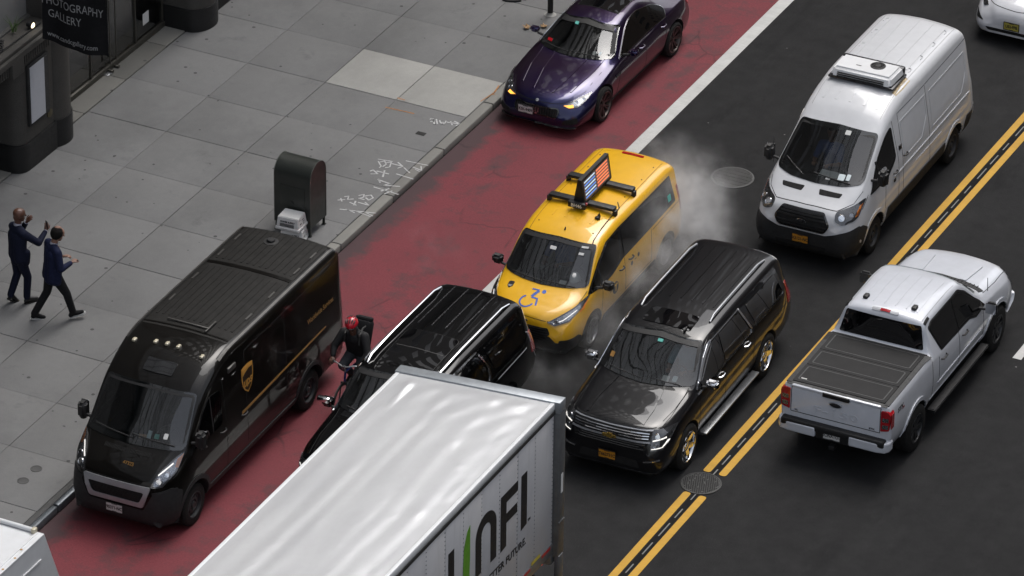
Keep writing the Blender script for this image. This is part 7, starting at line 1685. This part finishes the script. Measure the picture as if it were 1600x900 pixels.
def hand(wrist, d, up, side, curl=.5, s=1.0, spread=.12):
    """chains of a hand: palm and five separate bent fingers. d: palm direction, up: back of the hand, side: towards the thumb"""
    d = Vector(d).normalized(); up = Vector(up); up = (up-d*up.dot(d)).normalized(); sd_ = d.cross(up).normalized()
    if sd_.dot(Vector(side)) < 0: sd_ = -sd_
    w = Vector(wrist); ch = []
    for k, (o, L, r) in enumerate(((.030, .070, .0092), (.011, .078, .0095), (-.009, .073, .0090), (-.028, .058, .0080))):
        root = w+d*.082*s+sd_*o*s; base = w+d*.02*s+sd_*o*.7*s
        dirs = []; a = curl*.6; p = root; pts = [(base, .0145*s), (root, .0125*s)]
        for seg in (.45, .32, .26):
            dd = (d*math.cos(a)-up*math.sin(a)+sd_*spread*(o*18)).normalized(); p = p+dd*L*seg*s; pts.append((p.copy(), r*s*(1 if seg > .4 else .88))); a += curl*1.1
        ch.append(pts)
    tb = w+d*.03*s+sd_*.03*s; t1 = tb+(d*.55+sd_*.75-up*.25).normalized()*.035*s; t2 = t1+(d*.85+sd_*.35-up*.35).normalized()*.03*s; t3 = t2+(d*.9-up*.4).normalized()*.022*s
    ch.append([(w+d*.012*s, .017*s), (tb, .0145*s), (t1, .0115*s), (t2, .0102*s), (t3, .0085*s)])
    ch.append([(w-d*.03*s, .024*s), (w, .023*s), (w+d*.04*s, .024*s)])
    return ch
def shoe(parent, pos, yaw, pitch, mat='leather', sole='leather', name='shoe', L=.29):
    M = Matrix.Translation(pos) @ Matrix.Rotation(yaw, 4, 'Z') @ Matrix.Rotation(pitch, 4, 'X')   # toe along -Y; origin at the heel bottom
    m = MB(); out = [(0, .035), (.032, .02), (.040, -.04), (.036, -.11), (.048, -.18), (.042, -.235), (.018, -.262), (-.012, -.262), (-.036, -.235), (-.044, -.18), (-.034, -.11), (-.038, -.04), (-.030, .02)]
    m.prism(out, 0, .026, 'XY', M=M); s_ = m.build('sole', sole, parent, 40)
    ch = [[((0, -.0, .055), .040), ((0, -.03, .085), .046), ((0, -.09, .07), .042), ((0, -.15, .050), .040), ((0, -.205, .042), .034)]]
    ch = [[(M @ Vector(p), r) for p, r in c] for c in ch]
    o = blob(name, mat, parent, ch, .011, 3); s_.parent = o; return o
def head(chains, ells, neck, top, face, r=.098):
    """adds skull, jaw, nose, ears and neck. face: unit direction the face looks; top: unit up axis of the head; neck: base of the neck"""
    f = Vector(face).normalized(); u = Vector(top).normalized(); f = (f-u*f.dot(u)).normalized(); s_ = f.cross(u)
    c = Vector(neck)+u*.185+f*.012
    chains.append([(Vector(neck)-u*.03, .062), (Vector(neck)+u*.09, .056)])
    chains.append([(c+u*.02-f*.014, r*.97), (c+u*.025+f*.022, r*.90)]); chains.append([(c-u*.045+f*.035, .062), (c-u*.085+f*.055, .040), (c-u*.098+f*.068, .028)])
    chains.append([(c-u*.05-f*.03, .07), (c-u*.1-f*.02, .055)])
    chains.append([(c+f*.098+u*.012, .009), (c+f*.118-u*.022, .014)])
    for q in (1, -1):
        chains.append([(c+s_*q*.084-f*.004+u*.016, .014), (c+s_*q*.090-f*.010-u*.012, .016), (c+s_*q*.083-f*.002-u*.032, .010)])
        chains.append([(c+f*.085+s_*q*.034+u*.03, .016), (c+f*.088+s_*q*.012+u*.032, .015)])       # brow
    chains.append([(c+f*.094-u*.058+s_*.018, .009), (c+f*.097-u*.058-s_*.018, .009)])                  # mouth
    return c, f, u, s_
def eyes(parent, c, f, u, s_):
    m = MB()
    for q in (1, -1):
        bm = bmesh.new(); bmesh.ops.create_uvsphere(bm, u_segments=10, v_segments=8, radius=.011); m.bm(bm, 0, Matrix.Translation(c+f*.088+s_*q*.032+u*.008), True)
    m.build('eyes', 'eye', parent)
MAT['eye'] = plain('eye', (.08, .06, .05), .2)

def pedestrian_phone():
    # bald man in a navy suit, phone raised in the right hand, walking towards +Y/+X (away from the camera)
    rt = thing('person', 'bald man in a dark navy suit holding a phone up, walking on the left', 'person', (-3.88, -2.06, .15), R(0))
    rt.scale = (1.04, 1.04, 1.05)
    F = Vector((.50, .87, 0)); S_ = Vector((F.y, -F.x, 0))     # forward, right
    def P(f, s, z): return F*f+S_*s+Vector((0, 0, z))
    chains = []; c, f, u, s_ = head(chains, [], P(.02, 0, 1.50), (F.x*.10+S_.x*.0, F.y*.10, 1), (F+S_*.45))
    hipL, hipR = P(0, -.09, .95), P(0, .09, .95)
    kL, aL = P(.03, -.10, .52), P(-.12, -.09, .13); kR, aR = P(.12, .09, .52), P(.10, .07, .10)
    shL, shR = P(.02, -.180, 1.39), P(.03, .185, 1.40)
    eR, wR = P(.26, .26, 1.20), P(.48, .12, 1.30); eL, wL = P(.20, -.22, 1.24), P(.22, -.06, 1.46)
    tr = [[(P(0, 0, 1.02), .12), (P(.01, 0, 1.22), .115), (P(.02, 0, 1.36), .11)], [(shL, .055), (P(.02, 0, 1.42), .07), (shR, .055)]]
    chains += tr+[[(hipL, .08), (kL, .052), (aL, .036)], [(hipR, .08), (kR, .052), (aR, .036)], [(shR, .05), (eR, .038), (wR, .026)], [(shL, .05), (eL, .038), (wL, .026)]]
    chains += hand(wR, P(.25, -.12, 1)-Vector((0, 0, .0)), F*-.2+S_, F, .55); chains += hand(wL, P(.3, .5, .75), -F, P(0, .2, 1), .35, spread=.3)
    body = blob('body', 'skin_dark', rt, chains, .0085, 2); eyes(rt, c, f, u, s_)
    jk = [[(P(0, -.10, .90), .115), (P(0, -.07, 1.10), .12), (P(0, -.07, 1.30), .125)], [(P(0, .10, .90), .115), (P(0, .07, 1.10), .12), (P(.02, .07, 1.30), .125)], [(P(0, 0, .86), .13), (P(0, 0, 1.3), .13)],
          [(shL, .075), (P(.0, -.08, 1.44), .075), (P(.01, .08, 1.44), .075), (shR, .075)], [(shR, .075), (eR, .060), (wR-(wR-eR).normalized()*.03, .043)], [(shL, .075), (eL, .060), (wL-(wL-eL).normalized()*.03, .043)], [(P(.06, .14, .84), .08), (P(.08, .14, 1.0), .08)], [(P(-.005, -.05, 1.41), .080), (P(-.005, .05, 1.41), .080)], [(P(.012, 0, 1.44), .068), (P(.0, 0, 1.38), .10)]]
    blob('jacket', 'navy', rt, jk, .012, 4)
    blob('trousers', 'navy', rt, [[(hipL, .108), (P(.02, -.10, .72), .088), (kL, .070), (aL+Vector((0, 0, .03)), .060)], [(hipR, .108), (P(.05, .09, .72), .088), (kR, .070), (aR+Vector((0, 0, .03)), .060)], [(P(0, 0, .97), .12), (P(0, 0, .9), .11)]], .012, 4)
    m = MB(); nk = P(.02, 0, 1.50); m.lathe([(.066, -.015), (.070, .0), (.066, .035), (.060, .03)], 20, M=Matrix.Translation(nk) @ Matrix.Rotation(R(-10), 4, S_), axis='Z'); m.build('shirt_collar', 'shirt', rt)
    for w_, e_ in ((wR, eR), (wL, eL)): d = (w_-e_).normalized(); m = MB(); m.cyl(w_-d*.035, w_-d*.005, .036, .036, 16); m.build('shirt_cuff', 'shirt', rt)
    yaw = math.atan2(F.x, -F.y)*1; yaw = math.atan2(F.y, F.x)+math.pi/2
    shoe(rt, P(.08, .07, .0), yaw, 0); shoe(rt, P(-.17, -.09, .075), yaw, R(-0)+R(38))
    h = wR*1.04+Vector((F.x*.10, F.y*.10, 0))*.2+P(.25, -.12, 1).normalized()*.085
    ph = thing('phone', 'black phone held up in the bald man\'s right hand', 'phone', Vector(rt.location)+h-Vector((0, 0, .04)), math.atan2(F.y, F.x)+math.pi/2)
    m = MB(); m.box((-.037, .012, 0), (.037, .021, .15), .005); m.build('phone_case', 'gloss_black', ph); m = MB(); m.box((-.033, .0215, .006), (.033, .0225, .144)); m.build('phone_screen', 'screen', ph)
    return rt
def pedestrian_blazer():
    rt = thing('person', 'man with a bald patch in a blue blazer and white-soled shoes, mid-stride', 'person', (-3.06, -2.27, .15), 0)
    rt.scale = (1.03, 1.03, 1.04)
    F = Vector((.62, .78, 0)).normalized(); S_ = Vector((F.y, -F.x, 0))
    def P(f, s, z): return F*f+S_*s+Vector((0, 0, z))
    chains = []; nk = P(.05, .0, 1.46); c, f, u, s_ = head(chains, [], nk, (F.x*.38, F.y*.38, 1), (F+S_*.15))
    hipL, hipR = P(0, -.09, .93), P(0, .09, .93)
    # left leg trails (image left, heel up), right leg forward planted on its heel
    kL, aL = P(-.06, -.12, .50), P(-.30, -.13, .10); kR, aR = P(.20, .12, .52), P(.30, .12, .12)
    shL, shR = P(.02, -.19, 1.39), P(.04, .19, 1.38); eL, wL = P(.02, -.27, 1.12), P(.26, -.16, 1.08); eR, wR = P(.05, .28, 1.10), P(.30, .16, 1.12)
    chains += [[(P(0, 0, 1.0), .12), (P(.02, 0, 1.2), .118), (P(.04, 0, 1.34), .11)], [(shL, .055), (P(.04, 0, 1.39), .07), (shR, .055)], [(hipL, .08), (kL, .052), (aL, .036)], [(hipR, .08), (kR, .052), (aR, .036)], [(shR, .05), (eR, .038), (wR, .026)], [(shL, .05), (eL, .038), (wL, .026)]]
    chains += hand(wR, P(.8, -.5, .15), P(0, 0, 1), F, .6)+hand(wL, P(.8, .5, .15), P(0, 0, 1), F, .6)
    blob('body', 'skin', rt, chains, .0085, 2); eyes(rt, c, f, u, s_)
    hr = [[(c-f*.030+u*.022, .103), (c-f*.034-u*.010, .100), (c-f*.040-u*.05, .070)]]+[[(c+s_*q*.020-f*.012+u*.024, .096), (c+s_*q*.022-f*.022-u*.01, .090), (c+s_*q*.02-f*.03-u*.045, .070)] for q in (1, -1)]
    blob('hair', 'hair', rt, hr, .009, 2)
    blob('bald_patch', 'skin', rt, [[(c-f*.028+u*.085, .052), (c-f*.052+u*.074, .050), (c-f*.002+u*.086, .046)]], .009, 1)
    jk = [[(P(-.02, -.10, .84), .125), (P(0, -.07, 1.05), .118), (P(.02, -.08, 1.28), .12)], [(P(.0, .11, .84), .125), (P(0, .07, 1.05), .118), (P(.02, .08, 1.28), .12)], [(P(-.01, 0, .82), .14), (P(.02, 0, 1.28), .13)], [(shL, .072), (P(.03, -.08, 1.41), .072), (P(.03, .08, 1.41), .072), (shR, .072)],
          [(shR, .074), (eR, .062), (wR-(wR-eR).normalized()*.04, .044)], [(shL, .074), (eL, .062), (wL-(wL-eL).normalized()*.04, .044)], [(P(.02, .19, .82), .07), (P(.03, .15, 1.0), .09)], [(P(-.05, -.17, .78), .07), (P(-.01, -.15, 1.0), .09)], [(P(.012, -.05, 1.38), .080), (P(.012, .05, 1.38), .080)], [(P(.042, 0, 1.41), .069), (P(.02, 0, 1.35), .10)]]
    blob('blazer', 'blue_cloth', rt, jk, .012, 4)
    blob('trousers', 'black_cloth', rt, [[(hipL, .112), (P(-.02, -.11, .72), .092), (kL, .072), (aL+Vector((0, 0, .02)), .062)], [(hipR, .112), (P(.10, .11, .72), .092), (kR, .072), (aR+Vector((0, 0, .02)), .060)], [(P(0, 0, .95), .12), (P(0, 0, .88), .115)]], .012, 4)
    m = MB(); m.lathe([(.066, -.02), (.072, .0), (.068, .035), (.060, .03)], 20, M=Matrix.Translation(nk-Vector((0, 0, .01))) @ Matrix.Rotation(R(-16), 4, S_), axis='Z'); m.build('shirt_collar', 'shirt', rt)
    yaw = math.atan2(F.y, F.x)+math.pi/2
    shoe(rt, P(-.34, -.13, .02), yaw, R(14), 'black_cloth', 'sole', 'trainer'); shoe(rt, P(.27, .12, .035), yaw+R(-8), R(-14), 'black_cloth', 'sole', 'trainer')
    return rt

def cyclist():
    # bicycle faces the camera side (-Y), in the gap between the brown van and the black SUV
    ox, oy = 2.80, -2.12; az = R(3)
    bk = thing('bicycle', 'dark blue bicycle ridden between the brown van and the black SUV', 'bicycle', (ox, oy, 0), az)
    wr = .34; yf, yr = -.55, .52
    def wheel(y, nm):
        w = empty(nm); w.parent = bk; w.location = (0, y, wr)
        m = MB(); m.tube([(0, wr*math.cos(a), wr*math.sin(a)) for a in [2*math.pi*i/40 for i in range(40)]], .019, 8, closed=True); m.build('tyre', 'rubber', w)
        m = MB(); m.tube([(0, (wr-.025)*math.cos(a), (wr-.025)*math.sin(a)) for a in [2*math.pi*i/40 for i in range(40)]], .009, 6, closed=True)
        for i in range(24): a = 2*math.pi*i/24; m.cyl((.02*(1 if i % 2 else -1), 0, 0), (0, (wr-.03)*math.cos(a), (wr-.03)*math.sin(a)), .0016, n=4)
        m.cyl((-.04, 0, 0), (.04, 0, 0), .018, n=10); m.build('rim', 'iron', w)
    wheel(yf, 'wheel'); wheel(yr, 'wheel')
    m = MB(); bb = (0, .02, .28); st = (0, .16, .78); ht, hb = (0, -.38, .86), (0, -.42, .68)
    for a, b_ in ((bb, st), (st, ht), (bb, hb), (ht, hb)): m.cyl(a, b_, .019, n=10)
    for sx in (.05, -.05): m.cyl((sx*.6, .16, .76), (sx, yr, wr), .010, n=8); m.cyl((sx*.6, .02, .28), (sx, yr, wr), .011, n=8)
    m.build('frame', 'bike_blue', bk)
    m = MB()
    for sx in (.05, -.05): m.cyl((sx, -.43, .66), (sx, yf, wr), .013, .010, 8)
    m.cyl((-.06, -.43, .67), (.06, -.43, .67), .018, n=8); m.build('fork', 'black', bk)
    m = MB(); m.tube([(-.30, -.34, 1.00), (-.16, -.40, 1.02), (-.04, -.42, .98), (.04, -.42, .98), (.16, -.40, 1.02), (.30, -.34, 1.00)], .013, 8); m.cyl((0, -.38, .86), (0, -.42, .99), .016, n=8); m.build('handlebar', 'steel', bk)
    for sx in (1, -1): m = MB(); m.cyl((sx*.21, -.375, 1.012), (sx*.32, -.335, 1.0), .019, n=10); m.tube([(sx*.20, -.39, 1.01), (sx*.22, -.45, .98), (sx*.29, -.44, .97)], .006, 6); m.build('grip', 'rubber', bk)
    m = MB(); m.cyl((0, -.45, 1.0), (0, -.50, 1.0), .03, n=12); m.build('headlamp', 'reflector', bk)
    m = MB(); bm = bmesh.new(); bmesh.ops.create_cube(bm, size=1)
    for v in bm.verts: v.co = Vector((v.co.x*(.15 if v.co.y > 0 else .04), v.co.y*.27, v.co.z*.06))
    bmesh.ops.bevel(bm, geom=bm.edges[:], offset=.02, segments=2, affect='EDGES'); m.bm(bm, 0, Matrix.Translation((0, .16, .93)), True); m.cyl(st, (0, .17, .92), .014, n=8); m.build('saddle', 'black', bk)
    m = MB(); m.cyl((-.06, .02, .28), (.06, .02, .28), .02, n=8); m.lathe([(.09, .055), (.09, .06), (.06, .06)], 24, M=Matrix.Translation((0, .02, .28))); m.cyl((.07, .02, .28), (.09, -.10, .16), .01, n=6); m.cyl((-.07, .02, .28), (-.09, .14, .40), .01, n=6)
    m.box((.07, -.15, .145), (.17, -.06, .17), .005); m.box((-.17, .10, .385), (-.07, .18, .41), .005); m.build('crank', 'iron', bk)
    m = MB(); m.tube([(0, yf-.38*0+wr*1.08*math.cos(a), wr+wr*1.08*math.sin(a)) for a in [R(x) for x in range(30, 150, 12)]], .012, 6); m.build('mudguard', 'black', bk)
    # rider
    rt = thing('person', 'cyclist in a red helmet and black jacket between brown van and black SUV', 'person', (ox, oy, 0), az)
    chains = []; nk = Vector((0, -.06, 1.47)); c, f, u, s_ = head(chains, [], nk, (0, -.30, 1), (0.15, -1, -.45))
    hL, hR = Vector((.10, .17, .97)), Vector((-.10, .17, .97)); kL, aL = Vector((.13, -.22, .66)), Vector((.12, -.04, .24)); kR, aR = Vector((-.13, -.22, .86)), Vector((-.12, .12, .50))
    sL, sR = Vector((.19, -.02, 1.40)), Vector((-.19, -.02, 1.40)); eL, wL = Vector((.31, -.16, 1.17)), Vector((.27, -.30, 1.045)); eR, wR = Vector((-.31, -.16, 1.17)), Vector((-.27, -.30, 1.045))
    chains += [[((0, .16, 1.0), .12), ((0, .06, 1.2), .12), ((0, 0, 1.34), .11)], [(sL, .055), ((0, 0, 1.40), .07), (sR, .055)], [(hL, .082), (kL, .055), (aL, .038)], [(hR, .082), (kR, .055), (aR, .038)], [(sL, .05), (eL, .038), (wL, .027)], [(sR, .05), (eR, .038), (wR, .027)]]
    chains += hand(wL, (-.02, -.75, -.35), (0, -.4, 1), (-1, 0, 0), .95)+hand(wR, (.02, -.75, -.35), (0, -.4, 1), (1, 0, 0), .95)
    blob('body', 'skin_dark', rt, chains, .0085, 2); eyes(rt, c, f, u, s_)
    jk = [[((0, .18, .98), .15), ((0, .08, 1.18), .15), ((0, .01, 1.33), .15)], [(sL, .082), ((.06, 0, 1.41), .08), ((-.06, 0, 1.41), .08), (sR, .082)], [(sL, .085), (eL, .066), (wL-(wL-eL).normalized()*.03, .046)], [(sR, .085), (eR, .066), (wR-(wR-eR).normalized()*.03, .046)], [((.08, .12, 1.0), .12), ((.08, 0, 1.3), .11)], [((-.08, .12, 1.0), .12), ((-.08, 0, 1.3), .11)],
          [(nk+Vector((0, .05, -.02)), .085), (nk+Vector((0, .03, .04)), .075)]]
    blob('jacket', 'charcoal_cloth', rt, jk, .012, 3)
    blob('trousers', 'denim', rt, [[(hL, .11), (kL, .08), (aL+Vector((0, 0, .05)), .058)], [(hR, .11), (kR, .08), (aR+Vector((0, 0, .05)), .058)], [((0, .18, .98), .13), ((0, .16, .93), .12)]], .012, 3)
    for a_ in (aL, aR): shoe(rt, a_+Vector((0, .03, -.075)), 0, 0, 'leather', 'black')
    # helmet with vents
    hm = MB(); bm = bmesh.new(); bmesh.ops.create_uvsphere(bm, u_segments=28, v_segments=16, radius=1)
    bmesh.ops.delete(bm, geom=[v for v in bm.verts if v.co.z < -.12], context='VERTS')
    Mh = MF(c+u*.035-f*.005, s_, u); Mh = Matrix((s_, f, u)).transposed().to_4x4(); Mh.translation = c+u*.030-f*.008
    hm.bm(bm, 0, Mh @ Matrix.Diagonal((.112, .140, .112, 1)), True)
    for k in range(-2, 3):
        rows = []
        for i in range(9):
            a = R(-58+i*14.5); th = k*.36; x = math.sin(th)*math.cos(a)*.118; y = math.sin(a)*.146; z = math.cos(th)*math.cos(a)*.118; rows.append((Mh @ Vector((x, y, z)), .006+.007*math.cos(a)))
        hm.tube([q[0] for q in rows[1:4]], [.004, .012, .004], 6, mi=1); hm.tube([q[0] for q in rows[4:8]], [.004, .013, .012, .004], 6, mi=1)
    hm.build('helmet', ['helmet', 'black'], rt)
    m = MB(); bm = bmesh.new(); bmesh.ops.create_uvsphere(bm, u_segments=16, v_segments=10, radius=1); m.bm(bm, 0, Mh @ Matrix.Translation((0, .112, -.03)) @ Matrix.Diagonal((.07, .02, .02, 1)), True); m.build('glasses', 'gloss_black', rt)
    bp = thing('backpack', 'black backpack on the cyclist\'s back', 'backpack', (ox, oy, 0), az)
    m = MB(); Mb = Matrix.Translation((.0, .27, 1.26)) @ Matrix.Rotation(R(-22), 4, 'X'); m.box((-.17, -.10, -.25), (.17, .12, .25), .06, M=Mb); m.box((-.13, .10, -.2), (.13, .17, .05), .03, M=Mb); m.box((-.15, -.06, .22), (.15, .09, .30), .03, M=Mb); m.build('bag', 'black_cloth', bp)
    for sx in (1, -1): m = MB(); m.tube([(sx*.12, .17, 1.48), (sx*.13, .04, 1.515), (sx*.135, -.11, 1.44), (sx*.14, -.13, 1.28)], .018, 6); m.build('strap', 'iron', bp)
    m = MB(); m.lathe([(.018, 0), (.018, .008), (.010, .008), (.010, 0)], 14, M=Matrix.Translation((.135, -.10, 1.46)), axis='Z'); m.build('buckle', 'chrome', bp)

def driver(label, loc, az, shirt, skin='skin', arm=None, group=None, hair='hair'):
    """seated driver, face towards -Y, hands on the wheel"""
    rt = thing('person', label, 'person', loc, az)
    chains = []; nk = Vector((0, .10, .55)); c, f, u, s_ = head(chains, [], nk, (0, -.05, 1), (0, -1, -.05))
    sL, sR = Vector((.18, .08, .46)), Vector((-.18, .08, .46)); eL, wL = Vector((.24, -.12, .22)), Vector((.14, -.34, .30)); eR, wR = Vector((-.24, -.12, .22)), Vector((-.14, -.34, .30))
    kL, kR = Vector((.14, -.38, .08)), Vector((-.14, -.38, .08))
    chains += [[((0, .12, .02), .13), ((0, .12, .25), .12), ((0, .09, .40), .11)], [(sL, .055), ((0, .09, .46), .07), (sR, .055)], [(sL, .05), (eL, .038), (wL, .027)], [(sR, .05), (eR, .038), (wR, .027)], [((.09, .08, .0), .08), (kL, .06), (kL+Vector((0, -.1, -.3)), .04)], [((-.09, .08, .0), .08), (kR, .06), (kR+Vector((0, -.1, -.3)), .04)]]
    chains += hand(wL, (-.1, -.8, .3), (0, .3, 1), (-1, 0, 0), .8)+hand(wR, (.1, -.8, .3), (0, .3, 1), (1, 0, 0), .8)
    blob('body', skin, rt, chains, .010, 2); eyes(rt, c, f, u, s_)
    blob('shirt', shirt, rt, [[((0, .12, .0), .155), ((0, .11, .22), .15), ((0, .08, .38), .14)], [(sL, .078), ((0, .08, .48), .08), (sR, .078)], [(sL, .08), (sL.lerp(eL, .75), .062)], [(sR, .08), (sR.lerp(eR, .75), .062)]], .014, 3)
    blob('trousers', 'black_cloth', rt, [[((.09, .08, .0), .11), (kL, .08), (kL+Vector((0, -.1, -.28)), .06)], [((-.09, .08, .0), .11), (kR, .08), (kR+Vector((0, -.1, -.28)), .06)]], .016, 3)
    blob('hair', hair, rt, [[(c+u*.05-f*.03, .082), (c-f*.045, .078), (c-f*.03-u*.04, .06)], [(c+u*.06+f*.03, .065), (c+u*.06-f*.02, .08)]], .010, 2)
    return rt
import time as _t
SPLIT = {'roof_gutter', 'window_trim', 'roof_rib', 'rack_mount', 'roof_rack_foot', 'washer_nozzle', 'roof_bolt', 'bonnet_crease', 'fog_trim', 'windscreen_trim', 'dashboard', 'grille_bar', 'air_slot', 'roof_joint',
         'roof_channel', 'roof_seam', 'body_crease', 'door_crease', 'bed_rail_cap', 'lower_intake', 'fog_recess', 'cable_cover', 'body_trim', 'window_frame', 'ledge_cables', 'roof_rail', 'bottom_rail', 'corner_post', 'impact_guard', 'chassis', 'light_strip', 'unit_badge', 'dash_paper', 'unit_base', 'grille_emblem', 'door_window', 'front_window', 'rear_window', 'trim_badge', 'clearance_lamp', 'fork', 'panel_gap', 'step_pad', 'shop_wall', 'eyes', 'grip'}
def split_far(o, gap=.03):
    me = o.data; n = len(me.vertices); par = list(range(n))
    def f(a):
        while par[a] != a: par[a] = par[par[a]]; a = par[a]
        return a
    for e in me.edges:
        a, b = f(e.vertices[0]), f(e.vertices[1])
        if a != b: par[a] = b
    isl = {}
    for v in me.vertices: isl.setdefault(f(v.index), []).append(v.index)
    if len(isl) < 2 or len(isl) > 260: return
    ks = list(isl); bb = []
    for k in ks:
        c = [me.vertices[i].co for i in isl[k]]; bb.append([(min(p[j] for p in c)-gap, max(p[j] for p in c)+gap) for j in range(3)])
    g = list(range(len(ks)))
    def fg(a):
        while g[a] != a: g[a] = g[g[a]]; a = g[a]
        return a
    for i in range(len(ks)):
        for j in range(i):
            if all(bb[i][q][0] <= bb[j][q][1] and bb[j][q][0] <= bb[i][q][1] for q in range(3)): g[fg(i)] = fg(j)
    cl = {}
    for i in range(len(ks)): cl.setdefault(fg(i), set()).update(isl[ks[i]])
    cl = list(cl.values())
    if len(cl) < 2 or len(cl) > 24: return
    base = o.name.split('.')[0]
    for keep in cl[1:]:
        c = o.copy(); c.data = me.copy(); COL.objects.link(c); c.name = base
        bm = bmesh.new(); bm.from_mesh(c.data); bm.verts.ensure_lookup_table(); bmesh.ops.delete(bm, geom=[v for v in bm.verts if v.index not in keep], context='VERTS'); bm.to_mesh(c.data); bm.free()
    bm = bmesh.new(); bm.from_mesh(me); bmesh.ops.delete(bm, geom=[v for v in bm.verts if v.index not in cl[0]], context='VERTS'); bm.to_mesh(me); bm.free()
def run():
    t0 = _t.time()
    def lap(n): print('LAP', n, round(_t.time()-t0, 1))
    ground(); covers(); canyon(); storefront(); street_items(); lap('env')
    trailer(); corner_truck(); lap('trailer')
    for f in CARS: f(); lap(f.__name__)
    if PEOPLE:
        pedestrian_phone(); pedestrian_blazer(); cyclist()
        def seatpos(x, y, z, vx, vy, a): return (vx+math.cos(a)*x-math.sin(a)*y, vy+math.sin(a)*x+math.cos(a)*y, z)
        driver('driver in a blue shirt behind the windscreen of the white cargo van', seatpos(.0-.18, -1.25, 1.08, 7.51, 8.66, R(.7)), R(.7), 'shirt_navy')
        driver('driver in a blue shirt behind the windscreen of the yellow taxi', seatpos(.0-.1, -.72, .88, 4.60, 3.0, R(.8)), R(.8), 'shirt_navy', 'skin_dark')
        driver('driver in a light blue shirt inside the graphite SUV', seatpos(.42, -.42, .94, 7.58, .31, R(1.28)), R(1.28), 'shirt_blue')
        lap('people')
    if STEAM: steam()
    for o in [o for o in bpy.data.objects if o.type == 'MESH' and o.name.split('.')[0] in SPLIT]: split_far(o)
    lap('split')
CARS = [parcel_van, cargo_van, taxi_van, long_suv, black_suv, pickup, purple_car, pale_car]
PEOPLE = True; STEAM = True
run()
